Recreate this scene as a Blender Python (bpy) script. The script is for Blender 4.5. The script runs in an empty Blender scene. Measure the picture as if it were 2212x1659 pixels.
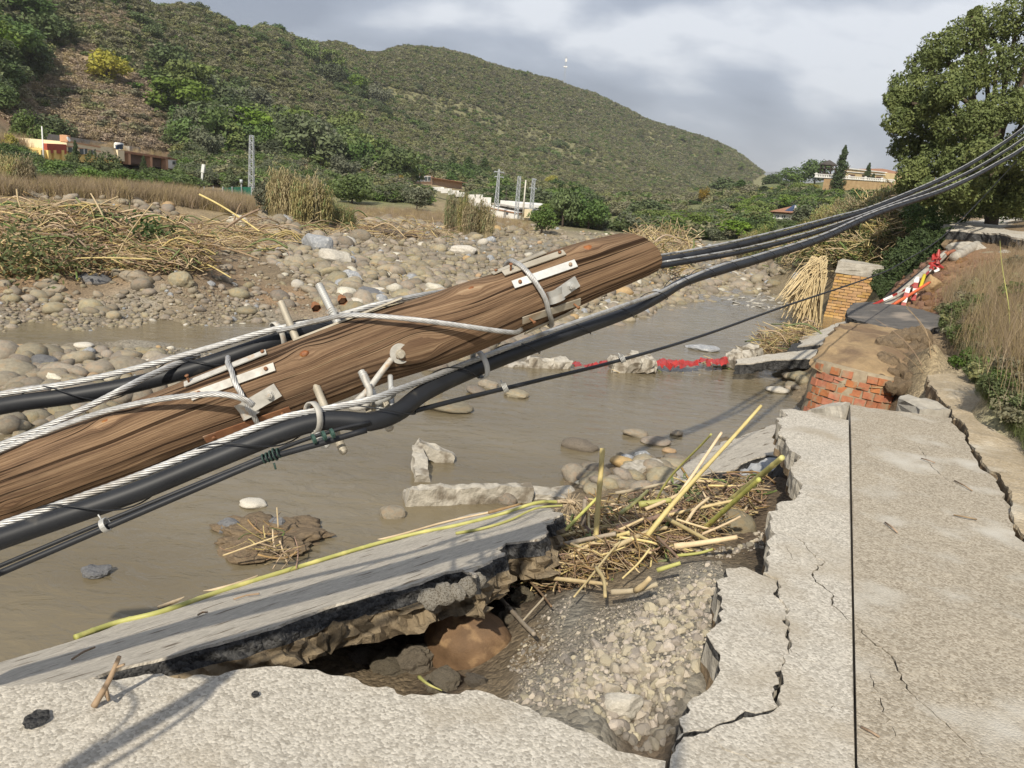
import bpy, bmesh, math, random
import numpy as np
from mathutils import Vector, Matrix, Euler
from mathutils.geometry import delaunay_2d_cdt
random.seed(7); RNG = np.random.default_rng(7)
scene = bpy.context.scene
COL = scene.collection
R_ = math.radians

# ------------------------------------------------------------------ camera
FPX, PW, PH = 1700.0, 2212.0, 1659.0
EYE = np.array([0.0, 0.0, 1.6]); PITCH = R_(14.0); ROLL = R_(5.0)
_F = np.array([0, math.cos(PITCH), -math.sin(PITCH)])
_R0 = np.array([1.0, 0, 0]); _U0 = np.array([0, math.sin(PITCH), math.cos(PITCH)])
_R = math.cos(ROLL) * _R0 + math.sin(ROLL) * _U0
_U = -math.sin(ROLL) * _R0 + math.cos(ROLL) * _U0
cam_data = bpy.data.cameras.new('camera'); cam = bpy.data.objects.new('camera', cam_data); COL.objects.link(cam)
cam_data.sensor_width = 36.0; cam_data.lens = 36.0 * FPX / PW
cam_data.clip_start = 0.05; cam_data.clip_end = 6000
cam.matrix_world = Matrix(((_R[0], _U[0], -_F[0], EYE[0]), (_R[1], _U[1], -_F[1], EYE[1]), (_R[2], _U[2], -_F[2], EYE[2]), (0, 0, 0, 1)))
scene.camera = cam

# ------------------------------------------------------------------ sky, sun, exposure
SUN_EL, SUN_AZ = R_(40), R_(14)          # the sun stands behind the camera and a little to its left; light runs to +y
scene.view_settings.view_transform = 'Standard'; scene.view_settings.look = 'None'
scene.view_settings.gamma = 1.0; scene.view_settings.use_curve_mapping = False
scene.view_settings.exposure = 0.22
sun_data = bpy.data.lights.new('sun', 'SUN'); sun_data.energy = 4.8; sun_data.angle = R_(0.9); sun_data.color = (1.0, 0.92, 0.78)
sun = bpy.data.objects.new('sun', sun_data); COL.objects.link(sun)
_ld = Vector((math.sin(SUN_AZ) * math.cos(SUN_EL), math.cos(SUN_AZ) * math.cos(SUN_EL), -math.sin(SUN_EL)))
sun.rotation_euler = _ld.to_track_quat('-Z', 'Y').to_euler()
world = bpy.data.worlds.new('World'); scene.world = world; world.use_nodes = True
def build_world():
    nt = world.node_tree; nt.nodes.clear(); N = nt.nodes.new; L = nt.links.new
    out = N('ShaderNodeOutputWorld'); bg = N('ShaderNodeBackground'); bg.inputs['Strength'].default_value = 0.12
    sky = N('ShaderNodeTexSky'); sky.sky_type = 'NISHITA'; sky.sun_disc = False
    sky.sun_elevation = SUN_EL; sky.sun_rotation = math.pi + SUN_AZ
    tc = N('ShaderNodeTexCoord')
    sep = N('ShaderNodeSeparateXYZ'); L(tc.outputs['Generated'], sep.inputs[0])
    mx = N('ShaderNodeMath'); mx.operation = 'ABSOLUTE'; L(sep.outputs['Z'], mx.inputs[0])
    ad = N('ShaderNodeMath'); ad.operation = 'ADD'; ad.inputs[1].default_value = 0.50; L(mx.outputs[0], ad.inputs[0])
    dv = N('ShaderNodeVectorMath'); dv.operation = 'DIVIDE'; L(tc.outputs['Generated'], dv.inputs[0])
    cb = N('ShaderNodeCombineXYZ'); L(ad.outputs[0], cb.inputs[0]); L(ad.outputs[0], cb.inputs[1]); cb.inputs[2].default_value = 1.0
    L(cb.outputs[0], dv.inputs[1])
    mp = N('ShaderNodeMapping'); mp.inputs['Location'].default_value = (2.72, 0.62, 0.0); mp.inputs['Scale'].default_value = (1.5, 2.1, 0.0)
    L(dv.outputs[0], mp.inputs[0])
    n1 = N('ShaderNodeTexNoise'); n1.inputs['Scale'].default_value = 1.55; n1.inputs['Detail'].default_value = 7; n1.inputs['Roughness'].default_value = 0.48; n1.inputs['Distortion'].default_value = 0.15
    L(mp.outputs[0], n1.inputs['Vector'])
    cr = N('ShaderNodeValToRGB'); e = cr.color_ramp.elements
    e[0].position = 0.40; e[0].color = (2.1, 2.45, 3.2, 1)
    e[1].position = 0.63; e[1].color = (6.6, 6.85, 7.3, 1)
    m = e.new(0.52); m.color = (3.35, 3.75, 4.55, 1)
    L(n1.outputs['Fac'], cr.inputs[0])
    mix = N('ShaderNodeMix'); mix.data_type = 'RGBA'; mix.inputs['Factor'].default_value = 0.9
    L(sky.outputs[0], mix.inputs['A']); L(cr.outputs[0], mix.inputs['B'])
    L(mix.outputs['Result'], bg.inputs['Color']); L(bg.outputs[0], out.inputs['Surface'])
build_world()

# ------------------------------------------------------------------ picture rays -> points of the place
def ray(px, py): return _F + (px - PW / 2) / FPX * _R - (py - PH / 2) / FPX * _U
def PZ(px, py, z=0.0):
    v = ray(px, py); return EYE + v * ((z - EYE[2]) / v[2])
def PD(px, py, d): return EYE + ray(px, py) * d
def PR(px, py, r):
    v = ray(px, py); return EYE + v * (r / math.hypot(v[0], v[1]))
def proj(P):
    v = np.asarray(P) - EYE; k = np.maximum(v @ _F, 1e-3)
    return np.stack([PW / 2 + FPX * (v @ _R) / k, PH / 2 - FPX * (v @ _U) / k], -1)
def plane3(a, b, c):
    n = np.cross(b - a, c - a); n /= np.linalg.norm(n)
    return (a, n if n[2] > 0 else -n)
def PP(px, py, pl):
    v = ray(px, py); return EYE + v * (((pl[0] - EYE) @ pl[1]) / (v @ pl[1]))
def in_poly(x, y, poly):
    x = np.asarray(x); y = np.asarray(y); ins = np.zeros(x.shape, bool); n = len(poly)
    for i in range(n):
        x0, y0 = poly[i]; x1, y1 = poly[(i + 1) % n]
        c = ((y0 > y) != (y1 > y)) & (x < (x1 - x0) * (y - y0) / ((y1 - y0) or 1e-9) + x0)
        ins ^= c
    return ins

# ------------------------------------------------------------------ noise
def _hash(i, j, k):
    h = (i * 374761393 + j * 668265263 + k * 2147483647) & 0xffffffff
    h = ((h ^ (h >> 13)) * 1274126177) & 0xffffffff
    return ((h ^ (h >> 16)) & 0xffff) / 65535.0
def vnoise(p):
    p = np.asarray(p, float); i = np.floor(p).astype(np.int64); f = p - i; f = f * f * (3 - 2 * f); r = 0
    for a in (0, 1):
        for b in (0, 1):
            for c in (0, 1):
                w = (f[..., 0] if a else 1 - f[..., 0]) * (f[..., 1] if b else 1 - f[..., 1]) * (f[..., 2] if c else 1 - f[..., 2])
                r = r + w * _hash(i[..., 0] + a, i[..., 1] + b, i[..., 2] + c)
    return r * 2 - 1
def fbm(p, o=4, g=0.5):
    p = np.asarray(p, float); r = 0; a = 1.0
    for k in range(o): r = r + a * vnoise(p * (2.0 ** k) + 17.3 * k); a *= g
    return r
def fbm2(x, y, s, o=4, g=0.5, z=0.0): return fbm(np.stack([x * s, y * s, np.full_like(x, z)], -1), o, g)

# ------------------------------------------------------------------ objects
ORIG = {}
def tag(o, label=None, cat=None, group=None, kind=None):
    if label: o['label'] = label
    if cat: o['category'] = cat
    if group: o['group'] = group
    if kind: o['kind'] = kind
    return o
def empty(name, loc, label=None, cat=None, group=None):
    o = bpy.data.objects.new(name, None); COL.objects.link(o); o.location = [float(v) for v in loc]; o.empty_display_size = 0.1
    ORIG[o.name] = np.array(loc, float); return tag(o, label, cat, group)
def new_mesh(name, V, Fc, mats=(), smooth=False, midx=None):
    me = bpy.data.meshes.new(name)
    V = np.asarray(V, float)
    if isinstance(Fc, np.ndarray) and Fc.ndim == 2:
        k = Fc.shape[1]; n = len(Fc)
        me.vertices.add(len(V)); me.vertices.foreach_set('co', V.astype(np.float32).ravel())
        me.loops.add(n * k); me.loops.foreach_set('vertex_index', Fc.astype(np.int32).ravel())
        me.polygons.add(n); me.polygons.foreach_set('loop_start', np.arange(0, n * k, k, dtype=np.int32))
        me.update(calc_edges=True)
    else:
        me.from_pydata(V.tolist(), [], [list(f) for f in Fc])
    for m in mats: me.materials.append(m)
    if smooth: me.polygons.foreach_set('use_smooth', np.ones(len(me.polygons), bool))
    if midx is not None: me.polygons.foreach_set('material_index', np.asarray(midx, np.int32))
    me.update(); return me
def obj(name, V, Fc, mat, parent=None, smooth=False, midx=None, origin=None):
    V = np.asarray(V, float).reshape(-1, 3)
    mats = mat if isinstance(mat, (list, tuple)) else [mat]
    if parent is not None: org = ORIG[parent.name]
    elif origin is not None: org = np.array(origin, float)
    else: org = np.array([(V[:, 0].min() + V[:, 0].max()) / 2, (V[:, 1].min() + V[:, 1].max()) / 2, V[:, 2].min()])
    o = bpy.data.objects.new(name, new_mesh(name, V - org, Fc, mats, smooth, midx)); COL.objects.link(o)
    if parent is not None: o.parent = parent
    else: o.location = org
    ORIG[o.name] = org; return o
def inst(name, me, loc, rot=(0, 0, 0), sc=(1, 1, 1), parent=None):
    o = bpy.data.objects.new(name, me); COL.objects.link(o)
    if np.isscalar(sc): sc = (sc, sc, sc)
    if parent is not None: o.parent = parent; loc = np.asarray(loc, float) - ORIG[parent.name]
    o.location = [float(v) for v in loc]; o.rotation_euler = [float(v) for v in rot]; o.scale = [float(v) for v in sc]
    return o
class MB:                                   # collects shapes that belong to ONE part
    def __init__(s): s.V = []; s.F = []; s.n = 0; s.M = []
    def add(s, V, Fc, m=0):
        V = np.asarray(V, float); s.V.append(V); s.F += [[i + s.n for i in f] for f in Fc]; s.M += [m] * len(Fc); s.n += len(V); return s
    def box(s, c, size, rot=None, m=0):
        h = np.array(size) / 2; V = np.array([[x, y, z] for x in (-1, 1) for y in (-1, 1) for z in (-1, 1)], float) * h
        if rot is not None: V = V @ np.asarray(rot).T
        return s.add(V + np.asarray(c), BOXF, m)
    def hexa(s, P8, m=0): return s.add(P8, BOXF, m)
    def tube(s, path, rad, n=8, caps=True, m=0):
        V, Fc = tube(path, rad, n, caps); return s.add(V, Fc, m)
    def build(s, name, mat, parent=None, smooth=False, origin=None):
        return obj(name, np.concatenate(s.V), s.F, mat, parent, smooth, s.M if isinstance(mat, (list, tuple)) else None, origin)
BOXF = [(0, 1, 3, 2), (4, 6, 7, 5), (0, 4, 5, 1), (2, 3, 7, 6), (0, 2, 6, 4), (1, 5, 7, 3)]
def frames(path):
    P = np.asarray(path, float); T = np.gradient(P, axis=0); T /= np.linalg.norm(T, axis=1)[:, None] + 1e-12
    up = np.array([0, 0, 1.0]) if abs(T[0, 2]) < .9 else np.array([1.0, 0, 0])
    n = np.cross(T[0], up); n /= np.linalg.norm(n); Ns = [n]
    for i in range(1, len(P)):
        n = n - T[i] * (n @ T[i]); n /= np.linalg.norm(n) + 1e-12; Ns.append(n)
    Ns = np.array(Ns); return P, T, Ns, np.cross(T, Ns)
def tube(path, rad, n=8, caps=True):
    P, T, A, B = frames(path); k = len(P); rad = np.broadcast_to(np.asarray(rad, float), (k,))
    th = np.linspace(0, 2 * math.pi, n, endpoint=False)
    V = P[:, None] + rad[:, None, None] * (np.cos(th)[None, :, None] * A[:, None] + np.sin(th)[None, :, None] * B[:, None])
    V = V.reshape(-1, 3); Fc = []
    for i in range(k - 1):
        for j in range(n): Fc.append((i * n + j, i * n + (j + 1) % n, (i + 1) * n + (j + 1) % n, (i + 1) * n + j))
    if caps: Fc += [tuple(range(n))[::-1], tuple((k - 1) * n + j for j in range(n))]
    return V, Fc
def smooth_path(pts, step):
    """Catmull-Rom through 3-D points, resampled every `step` metres."""
    P = np.asarray(pts, float); P = np.vstack([2 * P[0] - P[1], P, 2 * P[-1] - P[-2]]); out = []
    for i in range(1, len(P) - 2):
        for t in np.linspace(0, 1, 24, endpoint=False):
            a, b, c, d = P[i - 1], P[i], P[i + 1], P[i + 2]
            out.append(.5 * ((2 * b) + (c - a) * t + (2 * a - 5 * b + 4 * c - d) * t * t + (3 * b - a - 3 * c + d) * t ** 3))
    out.append(P[-2]); out = np.array(out); s = np.r_[0, np.cumsum(np.linalg.norm(np.diff(out, axis=0), axis=1))]
    q = np.linspace(0, s[-1], max(2, int(s[-1] / step) + 1))
    return np.stack([np.interp(q, s, out[:, i]) for i in range(3)], -1)
def arclen(P): return np.r_[0, np.cumsum(np.linalg.norm(np.diff(P, axis=0), axis=1))]
def helix(path, rad, lay, phase=0.0):
    P, T, A, B = frames(path); s = arclen(P); ph = phase + 2 * math.pi * s / lay
    return P + rad * (np.cos(ph)[:, None] * A + np.sin(ph)[:, None] * B)

def scatter(name, P, S, rot, idx, sources, kind='stuff', label=None):
    """one object whose points carry copies of the source meshes (ground cover, pebbles, a far wood)"""
    me = bpy.data.meshes.new(name); P = np.asarray(P, np.float32); n = len(P)
    me.vertices.add(n); me.vertices.foreach_set('co', P.ravel())
    S = np.asarray(S, np.float32); S = np.repeat(S[:, None], 3, 1) if S.ndim == 1 else S
    for nm, tp, key, dat in (('sc', 'FLOAT_VECTOR', 'vector', S), ('rt', 'FLOAT_VECTOR', 'vector', np.asarray(rot, np.float32)), ('ix', 'INT', 'value', np.asarray(idx, np.int32))):
        me.attributes.new(nm, tp, 'POINT').data.foreach_set(key, dat.ravel())
    o = bpy.data.objects.new(name, me); COL.objects.link(o); o['kind'] = kind
    if label: o['label'] = label
    coll = bpy.data.collections.new(name + '_sources')
    for i, m in enumerate(sources):
        so = bpy.data.objects.new('%s_source_%02d' % (name, i), m); coll.objects.link(so)
    ng = bpy.data.node_groups.new(name + '_scatter', 'GeometryNodeTree')
    ng.interface.new_socket('Geometry', in_out='INPUT', socket_type='NodeSocketGeometry'); ng.interface.new_socket('Geometry', in_out='OUTPUT', socket_type='NodeSocketGeometry')
    N = ng.nodes.new; L = ng.links.new; gi = N('NodeGroupInput'); go = N('NodeGroupOutput'); ip = N('GeometryNodeInstanceOnPoints'); ci = N('GeometryNodeCollectionInfo')
    ci.inputs['Collection'].default_value = coll; ci.inputs['Separate Children'].default_value = True; ci.inputs['Reset Children'].default_value = True
    def at(nm, tp):
        a = N('GeometryNodeInputNamedAttribute'); a.data_type = tp; a.inputs['Name'].default_value = nm
        return a.outputs['Attribute']
    er = N('FunctionNodeEulerToRotation'); L(at('rt', 'FLOAT_VECTOR'), er.inputs[0])
    L(gi.outputs[0], ip.inputs['Points']); L(ci.outputs[0], ip.inputs['Instance']); ip.inputs['Pick Instance'].default_value = True
    L(at('ix', 'INT'), ip.inputs['Instance Index']); L(er.outputs[0], ip.inputs['Rotation']); L(at('sc', 'FLOAT_VECTOR'), ip.inputs['Scale'])
    L(ip.outputs[0], go.inputs[0]); md = o.modifiers.new('scatter', 'NODES'); md.node_group = ng
    return o

# ------------------------------------------------------------------ materials
def nmat(name):
    m = bpy.data.materials.new(name); m.use_nodes = True; nt = m.node_tree; nt.nodes.clear()
    o = nt.nodes.new('ShaderNodeOutputMaterial'); b = nt.nodes.new('ShaderNodeBsdfPrincipled'); nt.links.new(b.outputs[0], o.inputs[0])
    return m, nt, b, o
def rgba(c): return (c[0], c[1], c[2], 1)
def mat(name, c1, c2=None, scale=6.0, rough=.85, bump=.3, bscale=None, rand=.0, metal=0.0, stretch=None, attr=None, c3=None, c3scale=1.0, c3lo=.55, c3hi=.7, spec=.3, dist=.02, detail=6, voro=None, trans=0.0, rotz=0.0):
    """procedural colour: noise between c1 and c2, an optional second patchy tone c3, per-object brightness spread `rand`, bump"""
    m, nt, b, o = nmat(name); N = nt.nodes.new; L = nt.links.new
    tc = N('ShaderNodeTexCoord'); vec = tc.outputs['Object']
    if attr:
        a = N('ShaderNodeAttribute'); a.attribute_name = attr; vec = a.outputs['Vector']
    if rotz:
        m0 = N('ShaderNodeMapping'); m0.inputs['Rotation'].default_value = (0, 0, rotz); L(vec, m0.inputs[0]); vec = m0.outputs[0]
    if stretch:
        mp = N('ShaderNodeMapping'); mp.inputs['Scale'].default_value = stretch; L(vec, mp.inputs[0]); vec = mp.outputs[0]
    n1 = N('ShaderNodeTexNoise'); n1.inputs['Scale'].default_value = scale; n1.inputs['Detail'].default_value = detail; n1.inputs['Roughness'].default_value = .6; L(vec, n1.inputs['Vector'])
    c2 = c2 or tuple(v * .75 for v in c1)
    cr = N('ShaderNodeValToRGB'); cr.color_ramp.elements[0].position = .32; cr.color_ramp.elements[1].position = .68
    cr.color_ramp.elements[0].color = rgba(c2); cr.color_ramp.elements[1].color = rgba(c1); L(n1.outputs['Fac'], cr.inputs[0]); colr = cr.outputs[0]
    if voro:
        vs, va, vb, vf = voro
        v = N('ShaderNodeTexVoronoi'); v.inputs['Scale'].default_value = vs; L(vec, v.inputs['Vector'])
        sp = N('ShaderNodeSeparateColor'); L(v.outputs['Color'], sp.inputs[0])
        vr = N('ShaderNodeValToRGB'); vr.color_ramp.elements[0].color = rgba(va); vr.color_ramp.elements[1].color = rgba(vb); L(sp.outputs[0], vr.inputs[0])
        mv = N('ShaderNodeMix'); mv.data_type = 'RGBA'; mv.inputs['Factor'].default_value = vf; L(colr, mv.inputs['A']); L(vr.outputs[0], mv.inputs['B']); colr = mv.outputs['Result']
    if c3:
        n3 = N('ShaderNodeTexNoise'); n3.inputs['Scale'].default_value = c3scale; n3.inputs['Detail'].default_value = 5; L(vec, n3.inputs['Vector'])
        mr = N('ShaderNodeMapRange'); mr.inputs[1].default_value = c3lo; mr.inputs[2].default_value = c3hi; L(n3.outputs['Fac'], mr.inputs[0])
        m3 = N('ShaderNodeMix'); m3.data_type = 'RGBA'; L(mr.outputs[0], m3.inputs['Factor']); L(colr, m3.inputs['A']); m3.inputs['B'].default_value = rgba(c3); colr = m3.outputs['Result']
    if rand:
        oi = N('ShaderNodeObjectInfo'); mr = N('ShaderNodeMapRange'); mr.inputs[3].default_value = 1 - rand; mr.inputs[4].default_value = 1 + rand; L(oi.outputs['Random'], mr.inputs[0])
        hs = N('ShaderNodeHueSaturation'); L(colr, hs.inputs['Color']); L(mr.outputs[0], hs.inputs['Value'])
        m2 = N('ShaderNodeMath'); m2.operation = 'MULTIPLY'; m2.inputs[1].default_value = 7.31; L(oi.outputs['Random'], m2.inputs[0])
        fr = N('ShaderNodeMath'); fr.operation = 'FRACT'; L(m2.outputs[0], fr.inputs[0])
        mh = N('ShaderNodeMapRange'); mh.inputs[3].default_value = .5 - rand * .07; mh.inputs[4].default_value = .5 + rand * .05; L(fr.outputs[0], mh.inputs[0]); L(mh.outputs[0], hs.inputs['Hue'])
        ms = N('ShaderNodeMapRange'); ms.inputs[3].default_value = 1 - rand * .9; ms.inputs[4].default_value = 1 + rand * .4; L(fr.outputs[0], ms.inputs[0]); L(ms.outputs[0], hs.inputs['Saturation'])
        colr = hs.outputs[0]
    L(colr, b.inputs['Base Color']); b.inputs['Roughness'].default_value = rough; b.inputs['Metallic'].default_value = metal; b.inputs['Specular IOR Level'].default_value = spec
    if bump:
        nb = N('ShaderNodeTexNoise'); nb.inputs['Scale'].default_value = bscale or scale * 4; nb.inputs['Detail'].default_value = 8; nb.inputs['Roughness'].default_value = .65; L(vec, nb.inputs['Vector'])
        h = nb.outputs['Fac']
        if voro:
            ml = N('ShaderNodeMath'); ml.operation = 'MULTIPLY_ADD'; ml.inputs[1].default_value = -.9; L(v.outputs['Distance'], ml.inputs[0]); L(h, ml.inputs[2]); h = ml.outputs[0]
        bp = N('ShaderNodeBump'); bp.inputs['Strength'].default_value = bump; bp.inputs['Distance'].default_value = dist; L(h, bp.inputs['Height']); L(bp.outputs[0], b.inputs['Normal'])
    if trans:
        tr = N('ShaderNodeBsdfTranslucent'); L(colr, tr.inputs[0]); mx = N('ShaderNodeMixShader'); mx.inputs[0].default_value = trans
        L(b.outputs[0], mx.inputs[1]); L(tr.outputs[0], mx.inputs[2]); L(mx.outputs[0], o.inputs[0])
    return m
M = {}
M['stone'] = mat('river_stone', (.315, .275, .20), (.205, .178, .13), 4, .9, .5, 14, rand=.24, c3=(.28, .22, .145), c3scale=2.2, c3lo=.5, c3hi=.62)
M['stone_pale'] = mat('pale_stone', (.60, .56, .47), (.42, .39, .32), 8, .85, .4, 20, rand=.15)
M['stone_blue'] = mat('blue_grey_rock', (.37, .38, .39), (.22, .23, .245), 5, .85, .7, 12, rand=.12, c3=(.58, .565, .53), c3scale=4)
M['stone_dark'] = mat('dark_rock', (.17, .17, .17), (.10, .10, .105), 6, .75, .5, 16, rand=.2)
M['stone_ochre'] = mat('ochre_stone', (.43, .30, .15), (.32, .22, .12), 5, .7, .3, 14, rand=.1)
M['gravel'] = mat('crushed_stone', (.50, .44, .345), (.30, .26, .195), 30, .9, .5, 90, rand=.28, dist=.006)
M['gravel_dark'] = mat('dark_crushed_stone', (.27, .24, .20), (.18, .16, .13), 30, .8, .5, 90, rand=.2, dist=.006)  # darker gravel tone; also paints the shade in the pothole bottom
M['boulder'] = mat('brown_boulder', (.20, .122, .066), (.125, .076, .042), 3, .65, .5, 25, c3=(.34, .22, .115), c3scale=2.0, dist=.012, detail=9)
M['clod'] = mat('mud_clod', (.27, .23, .165), (.15, .125, .09), 18, .95, 1.0, 45, rand=.18, dist=.016, c3=(.13, .108, .078), c3scale=9, c3lo=.58, c3hi=.66)
M['soil'] = mat('soil', (.27, .20, .125), (.15, .11, .07), 9, .95, .9, 30, dist=.02)
M['road'] = mat('road_topping', (.49, .455, .39), (.37, .34, .29), 24, .94, .55, 200, voro=(110, (.24, .215, .175), (.74, .69, .60), .55), c3=(.36, .31, .235), c3scale=2.2, c3lo=.50, c3hi=.74, dist=.004, detail=10)
M['road_dusty'] = mat('dusty_road_topping', (.39, .335, .255), (.27, .23, .17), 16, .95, .6, 200, voro=(110, (.18, .15, .11), (.62, .56, .46), .5), c3=(.50, .47, .41), c3scale=2.4, c3lo=.52, c3hi=.70, dist=.005, detail=10)
M['slab_top'] = mat('worn_slab_top', (.61, .56, .47), (.42, .38, .315), 5, .92, .7, 60, rotz=-.80, stretch=(1, 5, 1), voro=(45, (.20, .18, .15), (.66, .61, .53), .42), c3=(.17, .14, .105), c3scale=4.5, c3lo=.60, c3hi=.68, dist=.006, detail=10)
M['asphalt'] = mat('black_asphalt', (.035, .035, .037), (.016, .016, .017), 25, .75, .9, 70, voro=(70, (.012, .012, .012), (.34, .33, .31), .18), dist=.012)
M['asphalt_top'] = mat('weathered_asphalt', (.135, .125, .115), (.085, .08, .075), 6, .9, .5, 60, c3=(.27, .23, .19), c3scale=2, dist=.006)
M['concrete'] = mat('concrete', (.47, .44, .38), (.33, .30, .25), 10, .9, .7, 40, c3=(.20, .175, .14), c3scale=5, c3lo=.55, c3hi=.7, dist=.012)
M['concrete_pale'] = mat('broken_concrete', (.52, .48, .41), (.34, .31, .255), 16, .95, 1.0, 45, c3=(.20, .17, .13), c3scale=7, c3lo=.48, c3hi=.62, dist=.012)
M['brick'] = mat('orange_brick', (.44, .175, .085), (.33, .12, .06), 20, .9, .5, 60, rand=.12, dist=.004, c3=(.30, .22, .14), c3scale=7, c3lo=.52, c3hi=.66)
M['brick_old'] = mat('weathered_brick', (.52, .335, .135), (.40, .225, .085), 4, .9, .4, 30, rand=.13, dist=.006)
M['mortar'] = mat('mortar', (.36, .30, .21), (.24, .19, .13), 14, .95, .7, 50, dist=.008)
M['sandy_concrete'] = mat('sandy_concrete', (.40, .285, .16), (.26, .185, .105), 4, .95, .9, 22, c3=(.19, .13, .08), c3scale=2.2, c3lo=.44, c3hi=.58)
M['galv'] = mat('galvanised_steel', (.56, .56, .54), (.40, .40, .385), 18, .5, .15, 60, metal=.35, c3=(.34, .27, .19), c3scale=9, c3lo=.62, c3hi=.78, dist=.002, spec=.5)
M['galv_white'] = mat('white_zinc', (.53, .51, .465), (.37, .355, .32), 40, .6, .25, 90, metal=.1, dist=.002, c3=(.42, .28, .16), c3scale=22, c3lo=.60, c3hi=.72)
M['zinc_dull'] = mat('dull_zinc_strip', (.50, .46, .38), (.36, .32, .25), 14, .6, .15, 50, metal=.3, dist=.002, c3=(.30, .20, .11), c3scale=7, c3lo=.6, c3hi=.74)
M['rust'] = mat('rusty_steel', (.30, .15, .075), (.19, .085, .045), 16, .8, .3, 60, metal=.2, dist=.002, c3=(.40, .33, .25), c3scale=6, c3lo=.62, c3hi=.74)
M['strand'] = mat('steel_strand', (.56, .56, .55), (.36, .355, .345), 45, .5, 0, metal=.5, spec=.4, c3=(.26, .235, .20), c3scale=9, c3lo=.58, c3hi=.70)
M['black_pe'] = mat('black_cable_sheath', (.022, .024, .028), (.014, .015, .018), 8, .5, .06, 40, spec=.3, dist=.002, c3=(.075, .07, .062), c3scale=14, c3lo=.66, c3hi=.8)
M['grey_plastic'] = mat('grey_plastic', (.62, .63, .63), (.52, .53, .53), 12, .45, 0)
M['pvc_red'] = mat('red_pvc', (.45, .17, .09), (.33, .12, .07), 8, .6, .1)
M['red_plastic'] = mat('red_plastic', (.45, .045, .04), (.26, .035, .03), 6, .4, .15)
M['orange_plastic'] = mat('orange_plastic', (.70, .16, .06), (.58, .12, .05), 6, .5, .1)
M['white_plastic'] = mat('white_plastic', (.78, .76, .73), (.66, .63, .6), 8, .5, .1)
M['yellow_plastic'] = mat('yellow_plastic', (.62, .52, .03), (.5, .4, .03), 8, .5, .1)
M['cane'] = mat('dry_cane', (.62, .50, .26), (.46, .35, .17), 9, .6, .15, 40, rand=.22, dist=.003)
M['cane_green'] = mat('green_cane', (.47, .45, .16), (.34, .34, .10), 5, .5, .12, 40, rand=.15, dist=.003, c3=(.62, .56, .20), c3scale=7)
M['cane_brown'] = mat('brown_cane', (.30, .20, .11), (.19, .12, .07), 9, .8, .3, 40, rand=.25, dist=.003)
M['cane_grey'] = mat('weathered_cane', (.40, .34, .25), (.27, .22, .16), 9, .8, .3, 40, rand=.2, dist=.003)
M['straw'] = mat('straw', (.47, .36, .18), (.30, .22, .11), 3, .85, 0, rand=.3)
M['litter'] = mat('reed_litter', (.34, .22, .11), (.17, .105, .055), 5, .9, 0, rand=.3)
M['branch'] = mat('bare_branch', (.38, .28, .17), (.22, .15, .09), 8, .85, .4, 30, rand=.2)
M['bark'] = mat('bark', (.11, .085, .06), (.06, .045, .035), 8, .95, .8, 20, rand=.2)
M['whitewash'] = mat('whitewash', (.82, .81, .78), (.74, .72, .68), 2, .9, .05)
M['paint_yellow'] = mat('yellow_render', (.80, .60, .22), (.72, .52, .18), 2, .9, .05)
M['paint_cream'] = mat('cream_render', (.80, .70, .50), (.72, .62, .43), 2, .9, .05)
M['paint_orange'] = mat('orange_render', (.58, .35, .22), (.50, .29, .18), 3, .9, .05)
M['paint_red'] = mat('red_render', (.40, .09, .06), (.33, .08, .05), 3, .9, .05)
M['wall_grey'] = mat('bare_block_wall', (.40, .38, .34), (.30, .28, .25), 2, .95, .1)
M['tile'] = mat('roof_tile', (.40, .20, .11), (.26, .13, .08), 6, .9, .3, c3=(.30, .22, .15), c3scale=3)
M['glass'] = mat('window_glass', (.10, .12, .14), (.06, .07, .09), 1, .12, 0, spec=.6)
M['frame_white'] = mat('white_frame', (.80, .80, .78), None, 5, .6, 0)
M['door_brown'] = mat('brown_shutter', (.16, .10, .08), (.12, .08, .06), 4, .8, .1)
M['dark_wood'] = mat('dark_timber', (.06, .045, .04), None, 6, .8, .2)
M['thatch'] = mat('dark_thatch', (.085, .075, .07), None, 14, .95, .4)
M['masonry'] = mat('ochre_masonry', (.46, .33, .18), (.33, .22, .12), 4, .95, .3)
M['solar'] = mat('solar_panel', (.03, .05, .12), (.02, .035, .08), 3, .15, 0, spec=.6)
M['net_green'] = mat('green_netting', (.05, .24, .16), (.03, .15, .10), 4, .8, .1)
M['net_grey'] = mat('grey_netting', (.20, .21, .21), None, 4, .8, .1)
M['net_pale'] = mat('pale_netting', (.50, .53, .55), None, 2, .8, .1)
M['pylon'] = mat('galvanised_lattice', (.52, .55, .58), None, 4, .55, 0, metal=.3)
M['post'] = mat('concrete_post', (.66, .63, .56), None, 4, .85, .1)
M['foam'] = mat('white_foam', (.62, .60, .55), (.38, .34, .27), 12, .8, .4)
def leafmat(name, c, c2, rand=.25, tr=.22):
    return mat(name, c, c2, 1.7, .6, 0, rand=rand, trans=tr, spec=.25)
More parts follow.
